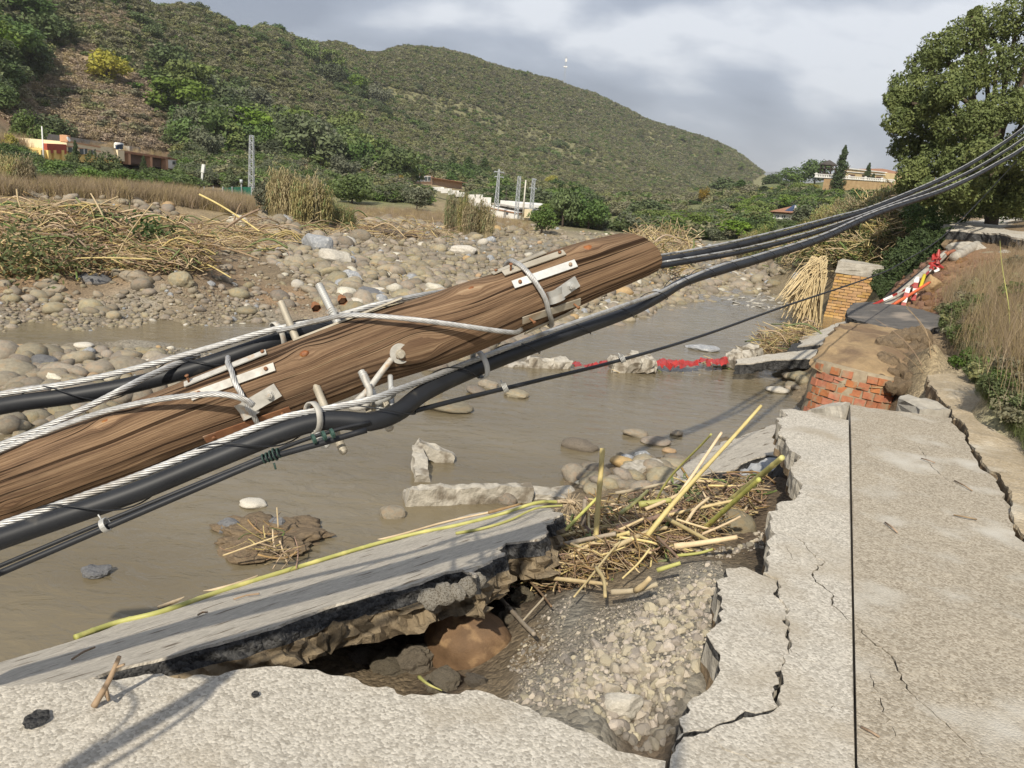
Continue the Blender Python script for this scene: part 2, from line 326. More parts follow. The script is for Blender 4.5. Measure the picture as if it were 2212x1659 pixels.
LM = {'oak': leafmat('oak_leaves', (.135, .185, .065), (.08, .12, .042), .3),
      'pine': leafmat('pine_needles', (.19, .26, .05), (.12, .175, .035), .2),
      'olive': leafmat('olive_leaves', (.17, .19, .115), (.115, .13, .075), .2),
      'scrub': leafmat('scrub_leaves', (.265, .26, .125), (.175, .175, .082), .35),
      'bush': leafmat('bush_leaves', (.155, .215, .062), (.095, .14, .04), .28),
      'yellow': leafmat('autumn_leaves', (.42, .37, .05), (.28, .28, .04), .15),
      'rust': leafmat('rusty_leaves', (.30, .19, .03), (.18, .13, .03), .15),
      'cypress': leafmat('cypress_leaves', (.085, .115, .045), (.05, .075, .03), .15, .15),
      'bigtree': leafmat('evergreen_oak_leaves', (.205, .245, .075), (.10, .14, .042), .1),
      'ivy': leafmat('climber_leaves', (.085, .14, .035), (.045, .085, .022), .2),
      'reed': leafmat('reed_leaves', (.23, .27, .10), (.14, .19, .065), .25),
      'reed_dry': leafmat('dry_reed_leaves', (.44, .37, .17), (.28, .24, .10), .25),
      'drygrass': leafmat('dry_grass_blades', (.42, .33, .19), (.27, .20, .11), .3),
      'greengrass': leafmat('green_grass_blades', (.16, .195, .07), (.11, .135, .045), .25)}
# ================================================================== the ground: one sheet from under the camera to beyond the hills
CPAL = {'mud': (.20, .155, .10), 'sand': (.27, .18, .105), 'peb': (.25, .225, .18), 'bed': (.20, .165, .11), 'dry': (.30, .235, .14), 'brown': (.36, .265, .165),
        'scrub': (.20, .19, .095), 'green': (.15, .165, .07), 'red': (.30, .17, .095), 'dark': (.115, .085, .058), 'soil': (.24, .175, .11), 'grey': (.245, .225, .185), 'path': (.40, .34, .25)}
CTRL = []
def cz(px, py, z, c): CTRL.append((PZ(px, py, z), c))
def cr_(px, py, r, c): CTRL.append((PR(px, py, r), c))
def cw(x, y, z, c): CTRL.append((np.array([x, y, z], float), c))
RIDGE = [(-900, -420, 120), (-600, -360, 130), (-300, -260, 145), (0, -190, 160), (200, -90, 172), (390, 14, 190), (560, 62, 230), (700, 102, 270), (830, 124, 310), (920, 132, 330), (990, 152, 350), (1050, 180, 370), (1110, 200, 390), (1180, 196, 400), (1270, 210, 420), (1350, 250, 440), (1420, 292, 460), (1480, 332, 475), (1540, 354, 485), (1605, 380, 495)]
for a in RIDGE:
    cr_(*a, 'scrub'); q = PR(*a); r = math.hypot(q[0], q[1])
    for k, dz in ((1.10, .10), (1.6, .40), (2.6, .75)): cw(q[0] * k, q[1] * k, q[2] - dz * r, 'scrub')
for a in [(150, 60, 122, 'green'), (350, 60, 160, 'scrub'), (60, 30, 120, 'green'), (200, 120, 112, 'brown'), (100, 210, 96, 'brown'), (60, 150, 104, 'green'), (250, 250, 90, 'brown'), (300, 180, 108, 'brown'), (20, 265, 78, 'red'), (420, 200, 125, 'scrub'), (500, 200, 140, 'green'), (420, 300, 92, 'brown'),
          (400, 322, 82, 'red'), (560, 300, 108, 'scrub'), (700, 180, 200, 'scrub'), (700, 280, 145, 'scrub'), (620, 335, 95, 'red'), (760, 345, 105, 'green'), (830, 200, 235, 'scrub'), (830, 290, 170, 'green'), (950, 220, 255, 'scrub'), (950, 330, 160, 'green'), (950, 396, 100, 'dry'), (1100, 260, 290, 'scrub'), (1100, 350, 200, 'green'),
          (1100, 405, 130, 'green'), (1250, 280, 330, 'scrub'), (1250, 370, 240, 'scrub'), (1250, 425, 140, 'green'), (1400, 330, 380, 'scrub'), (1400, 390, 280, 'scrub'), (1400, 440, 150, 'green'), (1530, 400, 350, 'scrub'), (1530, 445, 170, 'green'), (1600, 420, 260, 'green')]: cr_(*a)
# terrace across the river and its cut bank
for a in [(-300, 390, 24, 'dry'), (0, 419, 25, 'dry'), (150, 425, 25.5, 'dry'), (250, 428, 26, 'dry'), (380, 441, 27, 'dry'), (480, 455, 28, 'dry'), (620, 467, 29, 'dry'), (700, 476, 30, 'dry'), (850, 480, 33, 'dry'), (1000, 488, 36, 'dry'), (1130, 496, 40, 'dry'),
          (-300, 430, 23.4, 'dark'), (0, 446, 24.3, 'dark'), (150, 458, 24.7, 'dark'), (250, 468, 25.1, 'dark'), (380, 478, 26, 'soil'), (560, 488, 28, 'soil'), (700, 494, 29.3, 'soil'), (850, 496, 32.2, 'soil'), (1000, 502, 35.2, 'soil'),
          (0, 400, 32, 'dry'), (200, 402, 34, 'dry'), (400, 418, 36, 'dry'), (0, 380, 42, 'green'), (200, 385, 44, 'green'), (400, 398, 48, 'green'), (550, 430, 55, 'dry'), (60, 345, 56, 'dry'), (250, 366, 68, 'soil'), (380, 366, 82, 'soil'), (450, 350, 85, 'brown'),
          (700, 445, 42, 'green'), (850, 430, 55, 'green'), (800, 405, 70, 'green'), (950, 440, 56, 'dry'), (1060, 468, 60, 'dry'), (1180, 475, 62, 'green'), (1300, 482, 66, 'green'), (1450, 490, 72, 'green'), (1560, 492, 80, 'green')]: cr_(*a)
for a in [(60, 480, 18.0, 'soil'), (200, 486, 18.0, 'soil'), (340, 500, 17.4, 'soil'), (430, 545, 16.6, 'soil'), (-200, 470, 17.5, 'soil'), (120, 560, 16.4, 'soil'), (300, 560, 16.2, 'soil')]: cr_(*a)
# cobble bars
for a in [(1450, 520, -.55, 'grey'), (1300, 530, -.6, 'grey'), (1150, 525, -.5, 'grey'), (1000, 530, -.5, 'grey'), (700, 530, -.45, 'grey'), (600, 600, -.7, 'mud'), (800, 600, -.7, 'grey'), (1000, 620, -.75, 'grey'), (1150, 640, -.8, 'grey'), (1300, 640, -.85, 'grey'), (1350, 682, -.97, 'mud'), (1130, 706, -.98, 'mud'), (1550, 565, -.75, 'grey'), (1640, 590, -.9, 'mud'),
          (1500, 640, -.98, 'mud'), (560, 692, -.95, 'peb'), (600, 640, -.85, 'sand'), (450, 610, -.78, 'sand'), (300, 612, -.75, 'sand'), (100, 615, -.72, 'sand'), (300, 655, -.85, 'peb'), (0, 640, -.8, 'sand'), (0, 680, -.92, 'peb'), (150, 702, -.98, 'peb'), (-300, 640, -.8, 'peb'), (0, 590, -.68, 'sand'), (200, 590, -.62, 'mud'), 
          (100, 728, -1.15, 'bed'), (350, 722, -1.15, 'bed'), (550, 722, -1.15, 'bed'), (-200, 728, -1.15, 'bed'), (150, 820, -.86, 'mud'), (300, 780, -.88, 'peb'), (50, 780, -.88, 'peb'), (420, 770, -.92, 'peb'), (330, 748, -.97, 'peb'), (250, 885, -.99, 'mud'), (0, 925, -.99, 'mud'), (-200, 850, -.9, 'mud'),
          (640, 800, -1.15, 'bed'), (200, 1000, -1.3, 'bed'), (-100, 1050, -1.3, 'bed'), (400, 1050, -1.3, 'bed'), (100, 1300, -1.35, 'bed'), (-200, 1300, -1.35, 'bed'), (500, 1150, -1.35, 'bed'), (900, 990, -1.3, 'bed'), (1200, 930, -1.25, 'bed'), (1500, 830, -1.3, 'bed'), (1300, 760, -1.3, 'bed'), (1500, 710, -1.25, 'bed'), (1600, 662, -1.12, 'bed'), (1690, 720, -1.15, 'bed'), (1690, 640, -1.02, 'bed'),
          (920, 845, -1.08, 'bed'), (1750, 690, -1.05, 'bed'), (1650, 860, -1.15, 'bed'), (1700, 850, -1.02, 'mud'), (1560, 605, -.95, 'mud')]: cz(*a)
# the eroded bank under and beside the broken road
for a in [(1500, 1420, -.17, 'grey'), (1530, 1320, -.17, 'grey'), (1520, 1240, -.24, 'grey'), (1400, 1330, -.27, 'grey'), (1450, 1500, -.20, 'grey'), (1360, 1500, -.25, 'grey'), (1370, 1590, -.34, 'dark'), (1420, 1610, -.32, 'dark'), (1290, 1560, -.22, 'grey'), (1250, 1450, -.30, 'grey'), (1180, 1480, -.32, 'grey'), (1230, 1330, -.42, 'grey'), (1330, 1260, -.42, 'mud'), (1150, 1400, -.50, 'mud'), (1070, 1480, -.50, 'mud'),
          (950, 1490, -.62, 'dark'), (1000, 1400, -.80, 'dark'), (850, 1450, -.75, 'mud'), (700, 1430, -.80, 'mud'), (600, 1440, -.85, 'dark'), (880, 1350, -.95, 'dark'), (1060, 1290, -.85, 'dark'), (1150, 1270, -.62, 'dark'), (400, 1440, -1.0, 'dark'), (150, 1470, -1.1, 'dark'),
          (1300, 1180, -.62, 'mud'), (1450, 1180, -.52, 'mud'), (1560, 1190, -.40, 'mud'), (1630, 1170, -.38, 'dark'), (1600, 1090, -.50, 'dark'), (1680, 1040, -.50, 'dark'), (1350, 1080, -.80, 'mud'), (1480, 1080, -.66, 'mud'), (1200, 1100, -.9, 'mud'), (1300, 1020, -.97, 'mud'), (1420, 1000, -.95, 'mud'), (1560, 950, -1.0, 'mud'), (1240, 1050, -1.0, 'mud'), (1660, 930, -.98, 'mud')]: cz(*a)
for x, y in [(-3, 1.5), (-1.6, 1.2), (-.8, 1.6), (0, 1.5), (.6, 1.4), (1.5, 1.5), (1.3, 2.5), (1.5, 3.2), (2.2, 3.5), (2.2, 4.8), (2.9, 5.7), (2.6, 5.6), (3, 4.2), (2.2, 2.3), (0, .5), (0, -2), (-3, -2), (3, -2), (2.5, .5), (-2, .2), (5, -4), (-5, -4), (0, -8), (8, -8), (-8, -8)]: cw(x, y, -.30, 'soil')
for _r in (.3, .7, 1.3, 3.0, 6.0):
    for _a in range(0, 360, 30):
        if _r > 1 and (_a < 75 or _a > 285): continue
        cw(_r * math.sin(R_(_a)), _r * math.cos(R_(_a)), -.30, 'soil')
cw(0, -40, 1, 'green'); cw(40, -40, 4, 'green'); cw(-40, -40, 0, 'green'); cw(30, 0, 5, 'green'); cw(-30, 0, 0, 'dry'); cw(300, 0, 40, 'scrub'); cw(-300, 0, 20, 'scrub'); cw(0, -600, 30, 'scrub'); cw(900, 300, 40, 'scrub'); cw(-900, 200, 40, 'scrub'); cw(14, 3, 2.2, 'dry'); cw(7, 2, .8, 'green'); cw(5, 0, .4, 'green')
# beyond the end of the road: the scour hole round the fallen abutment
for x, y, z in [(2.6, 6.9, -.9), (3.1, 7.2, -.85), (3.6, 7.4, -.75), (3.3, 8.2, -.95), (4.0, 8.4, -.85), (3.0, 9.0, -1.05), (2.4, 8.0, -1.05), (4.3, 9.2, -.8)]: cw(x, y, z, 'dark')
for a in [(2060, 850, -.14, 'path'), (2120, 980, -.14, 'path'), (2200, 1120, -.14, 'path'), (2250, 1150, -.12, 'path'), (2030, 800, -.14, 'dark'), (2100, 900, -.12, 'path'), (2160, 985, -.12, 'path'), (2070, 768, .10, 'dry'), (2120, 835, .10, 'green'), (2175, 905, .10, 'green'), (2250, 985, .10, 'green'), (2320, 1090, .10, 'green'), (2212, 860, .16, 'dry'), (2150, 830, .13, 'dry'), (2300, 960, .18, 'green')]: cz(*a)
for a in [(1790, 714, -1.06, 'mud'), (1850, 718, -1.06, 'mud'), (1885, 714, -.98, 'dark'), (1830, 692, -1.05, 'mud'), (1870, 688, -1.0, 'dark'), (1770, 660, -1.04, 'mud'), (1985, 790, -.35, 'dark'), (1960, 850, -.65, 'dark'), (1925, 740, -.25, 'dark')]: cz(*a)
# right bank: reed slope, eroded road end, grassy verge
for a in [(1900, 640, 20.6, 'dark'), (1900, 600, 21.6, 'green'), (1880, 545, 24, 'green'), (1800, 545, 26, 'dry'), (1740, 565, 28, 'dry'), (1900, 475, 27, 'dry'), (1960, 440, 31, 'green'), (1850, 455, 40, 'green'), (1700, 505, 46, 'green'), (1640, 500, 60, 'green'), (1690, 478, 70, 'green'), (1560, 560, 42, 'grey'),
          (1800, 400, 112, 'green'), (1850, 396, 118, 'green'), (1930, 398, 112, 'green'), (1650, 392, 150, 'green'), (1730, 395, 135, 'green'), (2100, 385, 95, 'green'), (2212, 375, 85, 'green'), (2500, 350, 60, 'green'),
          (2050, 560, 19.0, 'red'), (2120, 580, 17.6, 'red'), (2050, 620, 16.5, 'red'), (1980, 640, 16.2, 'red'), (1950, 600, 18.5, 'dark'), (2000, 560, 19.6, 'dark'), (2212, 620, 14, 'red'), (2100, 498, 23.6, 'soil'), (2212, 530, 20.5, 'soil'), (2100, 472, 33, 'soil'), (2250, 472, 30, 'soil'), (2000, 480, 30, 'green'), (2212, 450, 45, 'green'),
          (1900, 672, 14.5, 'soil'), (2000, 712, 11.6, 'soil'), (1940, 775, 10.4, 'dark'), (2020, 735, 9.9, 'dry'),  (2212, 700, 8.2, 'dry'), (2140, 680, 11, 'dry'), (2400, 1200, 4.0, 'green'), (2060, 690, 12, 'dry'), ]: cr_(*a)
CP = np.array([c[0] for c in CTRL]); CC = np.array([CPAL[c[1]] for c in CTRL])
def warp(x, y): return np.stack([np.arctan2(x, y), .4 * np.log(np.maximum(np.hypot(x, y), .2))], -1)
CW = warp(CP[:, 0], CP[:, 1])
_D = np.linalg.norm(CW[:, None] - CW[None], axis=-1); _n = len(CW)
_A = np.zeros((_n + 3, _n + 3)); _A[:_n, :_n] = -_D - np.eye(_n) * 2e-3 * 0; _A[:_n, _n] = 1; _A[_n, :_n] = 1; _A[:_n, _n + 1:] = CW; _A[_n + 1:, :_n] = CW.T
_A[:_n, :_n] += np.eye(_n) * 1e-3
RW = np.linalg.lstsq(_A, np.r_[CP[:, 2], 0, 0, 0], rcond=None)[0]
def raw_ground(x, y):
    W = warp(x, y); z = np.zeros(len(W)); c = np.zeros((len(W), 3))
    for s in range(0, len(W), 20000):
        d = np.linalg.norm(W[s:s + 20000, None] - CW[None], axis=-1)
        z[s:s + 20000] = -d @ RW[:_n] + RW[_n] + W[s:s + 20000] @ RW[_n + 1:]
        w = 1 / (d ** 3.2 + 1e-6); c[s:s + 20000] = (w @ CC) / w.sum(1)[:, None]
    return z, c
def bumps(x, y):
    r = np.hypot(x, y)
    b = .030 * fbm2(x, y, 2.2, 4) * np.clip((r - 1.2) / 1.5, 0, 1)
    b += .022 * np.abs(fbm2(x, y, 7.0, 3)) * np.clip(1.5 - r / 14, 0, 1) + .10 * fbm2(x, y, .35, 3) * np.clip((r - 16) / 20, 0, 1)
    b += .7 * fbm2(x, y, .035, 4) * np.clip((r - 70) / 80, 0, 1) + .6 * fbm2(x, y, .012, 3) * np.clip((r - 110) / 120, 0, 1)
    return b
ang = np.concatenate([np.radians(np.arange(-180, -60, 4.0)), np.radians(np.arange(-60, -44, 1.0)), np.radians(np.arange(-44, 46, .2)), np.radians(np.arange(46, 62, 1.0)), np.radians(np.arange(62, 181, 4.0))])
rad = [.35]
while rad[-1] < 14: rad.append(rad[-1] * (1.009 if rad[-1] > 1.3 else 1.1))
while rad[-1] < 1500: rad.append(rad[-1] * 1.016)
rad = np.array(rad); LR = np.log(rad)
AA, RR = np.meshgrid(ang, rad, indexing='ij'); GX = np.sin(AA) * RR; GY = np.cos(AA) * RR
_z, _c = raw_ground(GX.ravel(), GY.ravel()); _z = _z + bumps(GX.ravel(), GY.ravel())
GZ = _z.reshape(AA.shape)
def gz(x, y):
    """height of the ground sheet (bilinear on its own grid)"""
    x = np.atleast_1d(np.asarray(x, float)); y = np.atleast_1d(np.asarray(y, float)); a = np.arctan2(x, y); r = np.log(np.clip(np.hypot(x, y), rad[0], rad[-1] * .999))
    i = np.clip(np.searchsorted(ang, a) - 1, 0, len(ang) - 2); j = np.clip(np.searchsorted(LR, r) - 1, 0, len(rad) - 2)
    u = np.clip((a - ang[i]) / (ang[i + 1] - ang[i]), 0, 1); v = (r - LR[j]) / (LR[j + 1] - LR[j])
    return (1 - u) * ((1 - v) * GZ[i, j] + v * GZ[i, j + 1]) + u * ((1 - v) * GZ[i + 1, j] + v * GZ[i + 1, j + 1])
def G(px, py, rmin=1.5, rmax=900.0):
    """first point where the line of sight through a picture point meets the ground"""
    v = ray(px, py); k = math.hypot(v[0], v[1]); rr = np.exp(np.linspace(math.log(rmin), math.log(rmax), 1500)); t = rr / k
    z = EYE[2] + v[2] * t; h = gz(v[0] * t, v[1] * t); w = np.nonzero(z <= h)[0]
    q = t[w[0]] if len(w) else t[-1]
    p = EYE + v * q; p[2] = gz(p[0], p[1])[0]; return p
def GA(px, r):
    """ground point at distance r under picture column px (taken at mid height)"""
    y0 = 0.0; v = ray(px, 480); k = r / math.hypot(v[0], v[1]); x, y = v[0] * k, v[1] * k
    return np.array([x, y, gz(x, y)[0]])
_na, _nr = AA.shape; _i = np.arange(_na * _nr).reshape(_na, _nr)
GF = np.stack([_i[:-1, :-1].ravel(), _i[1:, :-1].ravel(), _i[1:, 1:].ravel(), _i[:-1, 1:].ravel()], -1)[:, ::-1]
GV = np.stack([GX.ravel(), GY.ravel(), GZ.ravel()], -1)
def ground_material():
    m, nt, b, o = nmat('ground_soil_and_gravel'); N = nt.nodes.new; L = nt.links.new
    a = N('ShaderNodeAttribute'); a.attribute_name = 'soil_colour'
    tc = N('ShaderNodeTexCoord')
    n1 = N('ShaderNodeTexNoise'); n1.inputs['Scale'].default_value = 1.2; n1.inputs['Detail'].default_value = 12; n1.inputs['Roughness'].default_value = .7; L(tc.outputs['Object'], n1.inputs['Vector'])
    mr = N('ShaderNodeMapRange'); mr.inputs[1].default_value = .3; mr.inputs[2].default_value = .7; mr.inputs[3].default_value = .62; mr.inputs[4].default_value = 1.36; L(n1.outputs['Fac'], mr.inputs[0])
    v = N('ShaderNodeTexVoronoi'); v.inputs['Scale'].default_value = 42; L(tc.outputs['Object'], v.inputs['Vector'])
    sc = N('ShaderNodeSeparateColor'); L(v.outputs['Color'], sc.inputs[0])
    m2 = N('ShaderNodeMapRange'); m2.inputs[3].default_value = .72; m2.inputs[4].default_value = 1.32; L(sc.outputs[0], m2.inputs[0])
    mm = N('ShaderNodeMath'); mm.operation = 'MULTIPLY'; L(mr.outputs[0], mm.inputs[0]); L(m2.outputs[0], mm.inputs[1])
    mul = N('ShaderNodeVectorMath'); mul.operation = 'SCALE'; L(a.outputs['Color'], mul.inputs[0]); L(mm.outputs[0], mul.inputs['Scale'])
    L(mul.outputs[0], b.inputs['Base Color']); b.inputs['Roughness'].default_value = .92; b.inputs['Specular IOR Level'].default_value = .25
    nb = N('ShaderNodeTexNoise'); nb.inputs['Scale'].default_value = 22; nb.inputs['Detail'].default_value = 8; nb.inputs['Roughness'].default_value = .7; L(tc.outputs['Object'], nb.inputs['Vector'])
    ma = N('ShaderNodeMath'); ma.operation = 'MULTIPLY_ADD'; ma.inputs[1].default_value = -.5; L(v.outputs['Distance'], ma.inputs[0]); L(nb.outputs['Fac'], ma.inputs[2])
    bp = N('ShaderNodeBump'); bp.inputs['Strength'].default_value = .8; bp.inputs['Distance'].default_value = .03; L(ma.outputs[0], bp.inputs['Height']); L(bp.outputs[0], b.inputs['Normal'])
    return m
ground = obj('ground', GV, GF, ground_material(), smooth=True, origin=(0, 0, 0)); ground['kind'] = 'structure'
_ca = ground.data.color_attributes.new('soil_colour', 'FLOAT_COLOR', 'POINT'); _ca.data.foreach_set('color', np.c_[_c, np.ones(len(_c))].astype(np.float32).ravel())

# ------------------------------------------------------------------ river
def water_material():
    m, nt, b, o = nmat('muddy_water'); N = nt.nodes.new; L = nt.links.new
    tc = N('ShaderNodeTexCoord'); mp = N('ShaderNodeMapping'); mp.inputs['Rotation'].default_value = (0, 0, R_(62)); mp.inputs['Scale'].default_value = (.9, 1.7, 1); L(tc.outputs['Object'], mp.inputs[0])
    n1 = N('ShaderNodeTexNoise'); n1.inputs['Scale'].default_value = .35; n1.inputs['Detail'].default_value = 6; L(mp.outputs[0], n1.inputs['Vector'])
    cr = N('ShaderNodeValToRGB'); cr.color_ramp.elements[0].position = .35; cr.color_ramp.elements[1].position = .65
    cr.color_ramp.elements[0].color = (.150, .122, .076, 1); cr.color_ramp.elements[1].color = (.190, .157, .100, 1); L(n1.outputs['Fac'], cr.inputs[0]); L(cr.outputs[0], b.inputs['Base Color'])
    b.inputs['Roughness'].default_value = .07; b.inputs['IOR'].default_value = 1.33
    n2 = N('ShaderNodeTexNoise'); n2.inputs['Scale'].default_value = 3.6; n2.inputs['Detail'].default_value = 5; n2.inputs['Roughness'].default_value = .55; n2.inputs['Distortion'].default_value = .6; L(mp.outputs[0], n2.inputs['Vector'])
    bp = N('ShaderNodeBump'); bp.inputs['Strength'].default_value = .48; bp.inputs['Distance'].default_value = .05; L(n2.outputs['Fac'], bp.inputs['Height']); L(bp.outputs[0], b.inputs['Normal'])
    return m
def river():
    step = .12; xs = np.arange(-13, 10, step); ys = np.arange(2.2, 34, step); X, Y = np.meshgrid(xs, ys, indexing='ij'); n = X.size
    pr = proj(np.stack([X.ravel(), Y.ravel(), np.full(n, -1.0)], -1))
    wp = [(-700, 715), (0, 690), (520, 680), (620, 690), (1000, 690), (1350, 650), (1500, 630), (1600, 580), (1700, 565), (1740, 620), (1800, 670), (1960, 700), (1990, 890), (1720, 900), (1600, 1000), (1300, 1100), (1150, 1250), (700, 1500), (-300, 1700), (-900, 1500)]
    ok = in_poly(pr[:, 0], pr[:, 1], wp).reshape(X.shape)
    Z = -1.0 + .010 * fbm2(X.ravel(), Y.ravel(), .8, 3).reshape(X.shape) + .05 * np.clip((Y - 17) / 6, 0, 1) * np.clip((X + 1) / 5, 0, 1) * np.abs(fbm2(X.ravel(), Y.ravel(), 1.3, 3)).reshape(X.shape)
    i = np.arange(n).reshape(X.shape); f = ok[:-1, :-1] & ok[1:, :-1] & ok[1:, 1:] & ok[:-1, 1:]
    Fc = np.stack([i[:-1, :-1][f], i[1:, :-1][f], i[1:, 1:][f], i[:-1, 1:][f]], -1)
    u = np.unique(Fc); mp = np.full(n, -1); mp[u] = np.arange(len(u))
    V = np.stack([X.ravel(), Y.ravel(), Z.ravel()], -1)[u]
    o = obj('river', V, mp[Fc], water_material(), smooth=True, origin=(0, 0, -1)); o['kind'] = 'structure'
river()
# ------------------------------------------------------------------ telling repeats apart by what lies beside them
def beside(px, py, marks):
    """wording for where a picture point lies relative to the nearest named landmark"""
    n, x, y = min(marks, key=lambda m: (m[1] - px) ** 2 + ((m[2] - py) * 2.2) ** 2); dx, dy = px - x, (py - y) * 2.2
    if abs(dx) > abs(dy): return ('to the right of ' if dx > 0 else 'to the left of ') + n
    return ('in front of ' if dy > 0 else 'behind ') + n
# ================================================================== broken road and fallen slabs
def jag(pts, amp, seglen, straight=(), seed=0):
    """midpoint-displaced outline; edges whose index is in `straight` stay as they are"""
    rng = random.Random(seed); out = []; n = len(pts)
    def rec(a, b, d):
        L = math.hypot(b[0] - a[0], b[1] - a[1])
        if L < seglen or d > 7: return [a]
        k = rng.gauss(0, 1) * amp * min(L, .35); nx, ny = -(b[1] - a[1]) / L, (b[0] - a[0]) / L
        m = ((a[0] + b[0]) / 2 + nx * k, (a[1] + b[1]) / 2 + ny * k); return rec(a, m, d + 1) + rec(m, b, d + 1)
    for i in range(n):
        a, b = tuple(pts[i]), tuple(pts[(i + 1) % n])
        out += [a] if i in straight else rec(a, b, 0)
    return out
def slab(name, outline, frame, layers, mats, holes=(), grid=.08, und=.004, parent=None, jit_seed=0, hollow=False):
    """a plate: triangulated top (with slits), walls that go down through `layers` [(depth, material, jitter)], and an underside.
    outline in plane coordinates; frame = (origin, e1, e2, normal)"""
    O, e1, e2, nn = [np.asarray(v, float) for v in frame]
    co = [Vector(p) for p in outline]; ed = [(i, (i + 1) % len(outline)) for i in range(len(outline))]
    for h in holes:
        b = len(co); co += [Vector(p) for p in h]; ed += [(b + i, b + (i + 1) % len(h)) for i in range(len(h))]
    A = np.array(outline); lo, hi = A.min(0), A.max(0)
    gx, gy = np.meshgrid(np.arange(lo[0], hi[0], grid), np.arange(lo[1], hi[1], grid)); gx = gx.ravel() + RNG.normal(0, grid * .15, gx.size); gy = gy.ravel() + RNG.normal(0, grid * .15, gy.size)
    k = in_poly(gx, gy, outline)
    co += [Vector((float(a), float(b))) for a, b in zip(gx[k], gy[k])]
    vs, _, fs, *_r = delaunay_2d_cdt(co, ed, [], 0, 1e-5)
    P2 = np.array([[v.x, v.y] for v in vs]); T = np.array([f for f in fs]); c = P2[T].mean(1)
    ok = in_poly(c[:, 0], c[:, 1], outline)
    for h in holes: ok &= ~in_poly(c[:, 0], c[:, 1], h)
    T = T[ok]; a = P2[T]; ar = (a[:, 1, 0] - a[:, 0, 0]) * (a[:, 2, 1] - a[:, 0, 1]) - (a[:, 2, 0] - a[:, 0, 0]) * (a[:, 1, 1] - a[:, 0, 1]); T[ar < 0] = T[ar < 0][:, ::-1]; T = T[np.abs(ar) > 1e-10]
    hz = und * fbm2(P2[:, 0], P2[:, 1], 3.0, 4)
    top = O + P2[:, :1] * e1 + P2[:, 1:] * e2 + hz[:, None] * nn
    from collections import Counter
    ec = Counter(); od = {}
    for t in T:
        for u, v in ((t[0], t[1]), (t[1], t[2]), (t[2], t[0])): ec[(min(u, v), max(u, v))] += 1; od[(min(u, v), max(u, v))] = (u, v)
    bd = [od[e] for e in ec if ec[e] == 1]; bi = sorted({i for e in bd for i in e}); loc = {v: i for i, v in enumerate(bi)}
    V = [top]; F = [tuple(t) for t in T]; MI = [0] * len(T); base = len(top); prev = {v: v for v in bi}; pt = top[bi]; z0 = 0.0
    # outward direction at each boundary vertex
    od2 = np.zeros((len(bi), 2))
    for u, v in bd:
        d = P2[v] - P2[u]; n2 = np.array([d[1], -d[0]]); n2 /= np.linalg.norm(n2) + 1e-9; od2[loc[u]] += n2; od2[loc[v]] += n2
    od2 /= np.linalg.norm(od2, axis=1)[:, None] + 1e-9; o3 = od2[:, :1] * e1 + od2[:, 1:] * e2
    for li, (dep, mi, jit) in enumerate(layers):
        q = P2[bi]; nz = fbm(np.c_[q * 16, np.full(len(q), li * 3.7 + jit_seed)], 3)
        row = top[bi] - nn * dep * (1 + .12 * fbm(np.c_[q * 5, np.full(len(q), li * 9.1)], 2))[:, None] + o3 * (jit * nz)[:, None]
        V.append(row); nxt = {v: base + i for i, v in enumerate(bi)}
        for u, v in bd: F.append((u if li == 0 else prev[u], nxt[u], nxt[v], v if li == 0 else prev[v])); MI.append(mi)
        prev = nxt; base += len(bi)
    bot = top - nn * layers[-1][0]; off = base; V.append(bot); mpb = np.arange(len(top)) + off
    for v in bi: mpb[v] = prev[v]
    for t in T: F.append((mpb[t[2]], mpb[t[1]], mpb[t[0]])); MI.append(layers[-1][1])
    return obj(name, np.concatenate(V), F, mats, parent, False, MI, origin=O if parent is None else None)
FLAT = ((0, 0, 0), (1, 0, 0), (0, 1, 0), (0, 0, 1))
def flat(px): return [tuple(PZ(x, y, 0)[:2]) for x, y in px]
def plane_frame(a, b, c):
    O, n = plane3(a, b, c); e1 = b - a; e1 /= np.linalg.norm(e1); e2 = np.cross(n, e1); return (O, e1, e2, n)
def on_plane(px, fr):
    pl = (fr[0], fr[3]); return [((PP(x, y, pl) - fr[0]) @ fr[1], (PP(x, y, pl) - fr[0]) @ fr[2]) for x, y in px]
def sliver(px, w, fr=None, seed=0):
    """a jagged crack of about width w (metres) along picture points on the road"""
    rng = random.Random(seed); P = flat(px) if fr is None else on_plane(px, fr); Q = []
    for a, b in zip(P[:-1], P[1:]):
        n = max(2, int(math.hypot(b[0] - a[0], b[1] - a[1]) / .02))
        Q += [(a[0] + (b[0] - a[0]) * i / n + rng.gauss(0, .004), a[1] + (b[1] - a[1]) * i / n + rng.gauss(0, .004)) for i in range(n)]
    Q.append(P[-1]); Q = np.array(Q); t = np.gradient(Q, axis=0); t /= np.linalg.norm(t, axis=1)[:, None] + 1e-9; nn = np.c_[-t[:, 1], t[:, 0]]
    ww = w * np.array([.5 * (0.35 + rng.random()) for _ in Q]) * np.sin(np.linspace(.15, math.pi - .15, len(Q))) ** .5
    return [tuple(v) for v in Q + nn * ww[:, None]] + [tuple(v) for v in (Q - nn * ww[:, None])[::-1]]
ROADL = [(.010, 0, .004), (.035, 2, .010), (.075, 2, .014), (.13, 2, .012), (.17, 3, .02)]
SHADEL = [(.004, 0, .002), (.03, 1, .006), (.075, 2, .014), (.13, 2, .012), (.17, 3, .02)]  # black upper layer paints the shadow inside the crack
RM = [M['road'], M['asphalt'], M['concrete'], M['soil']]
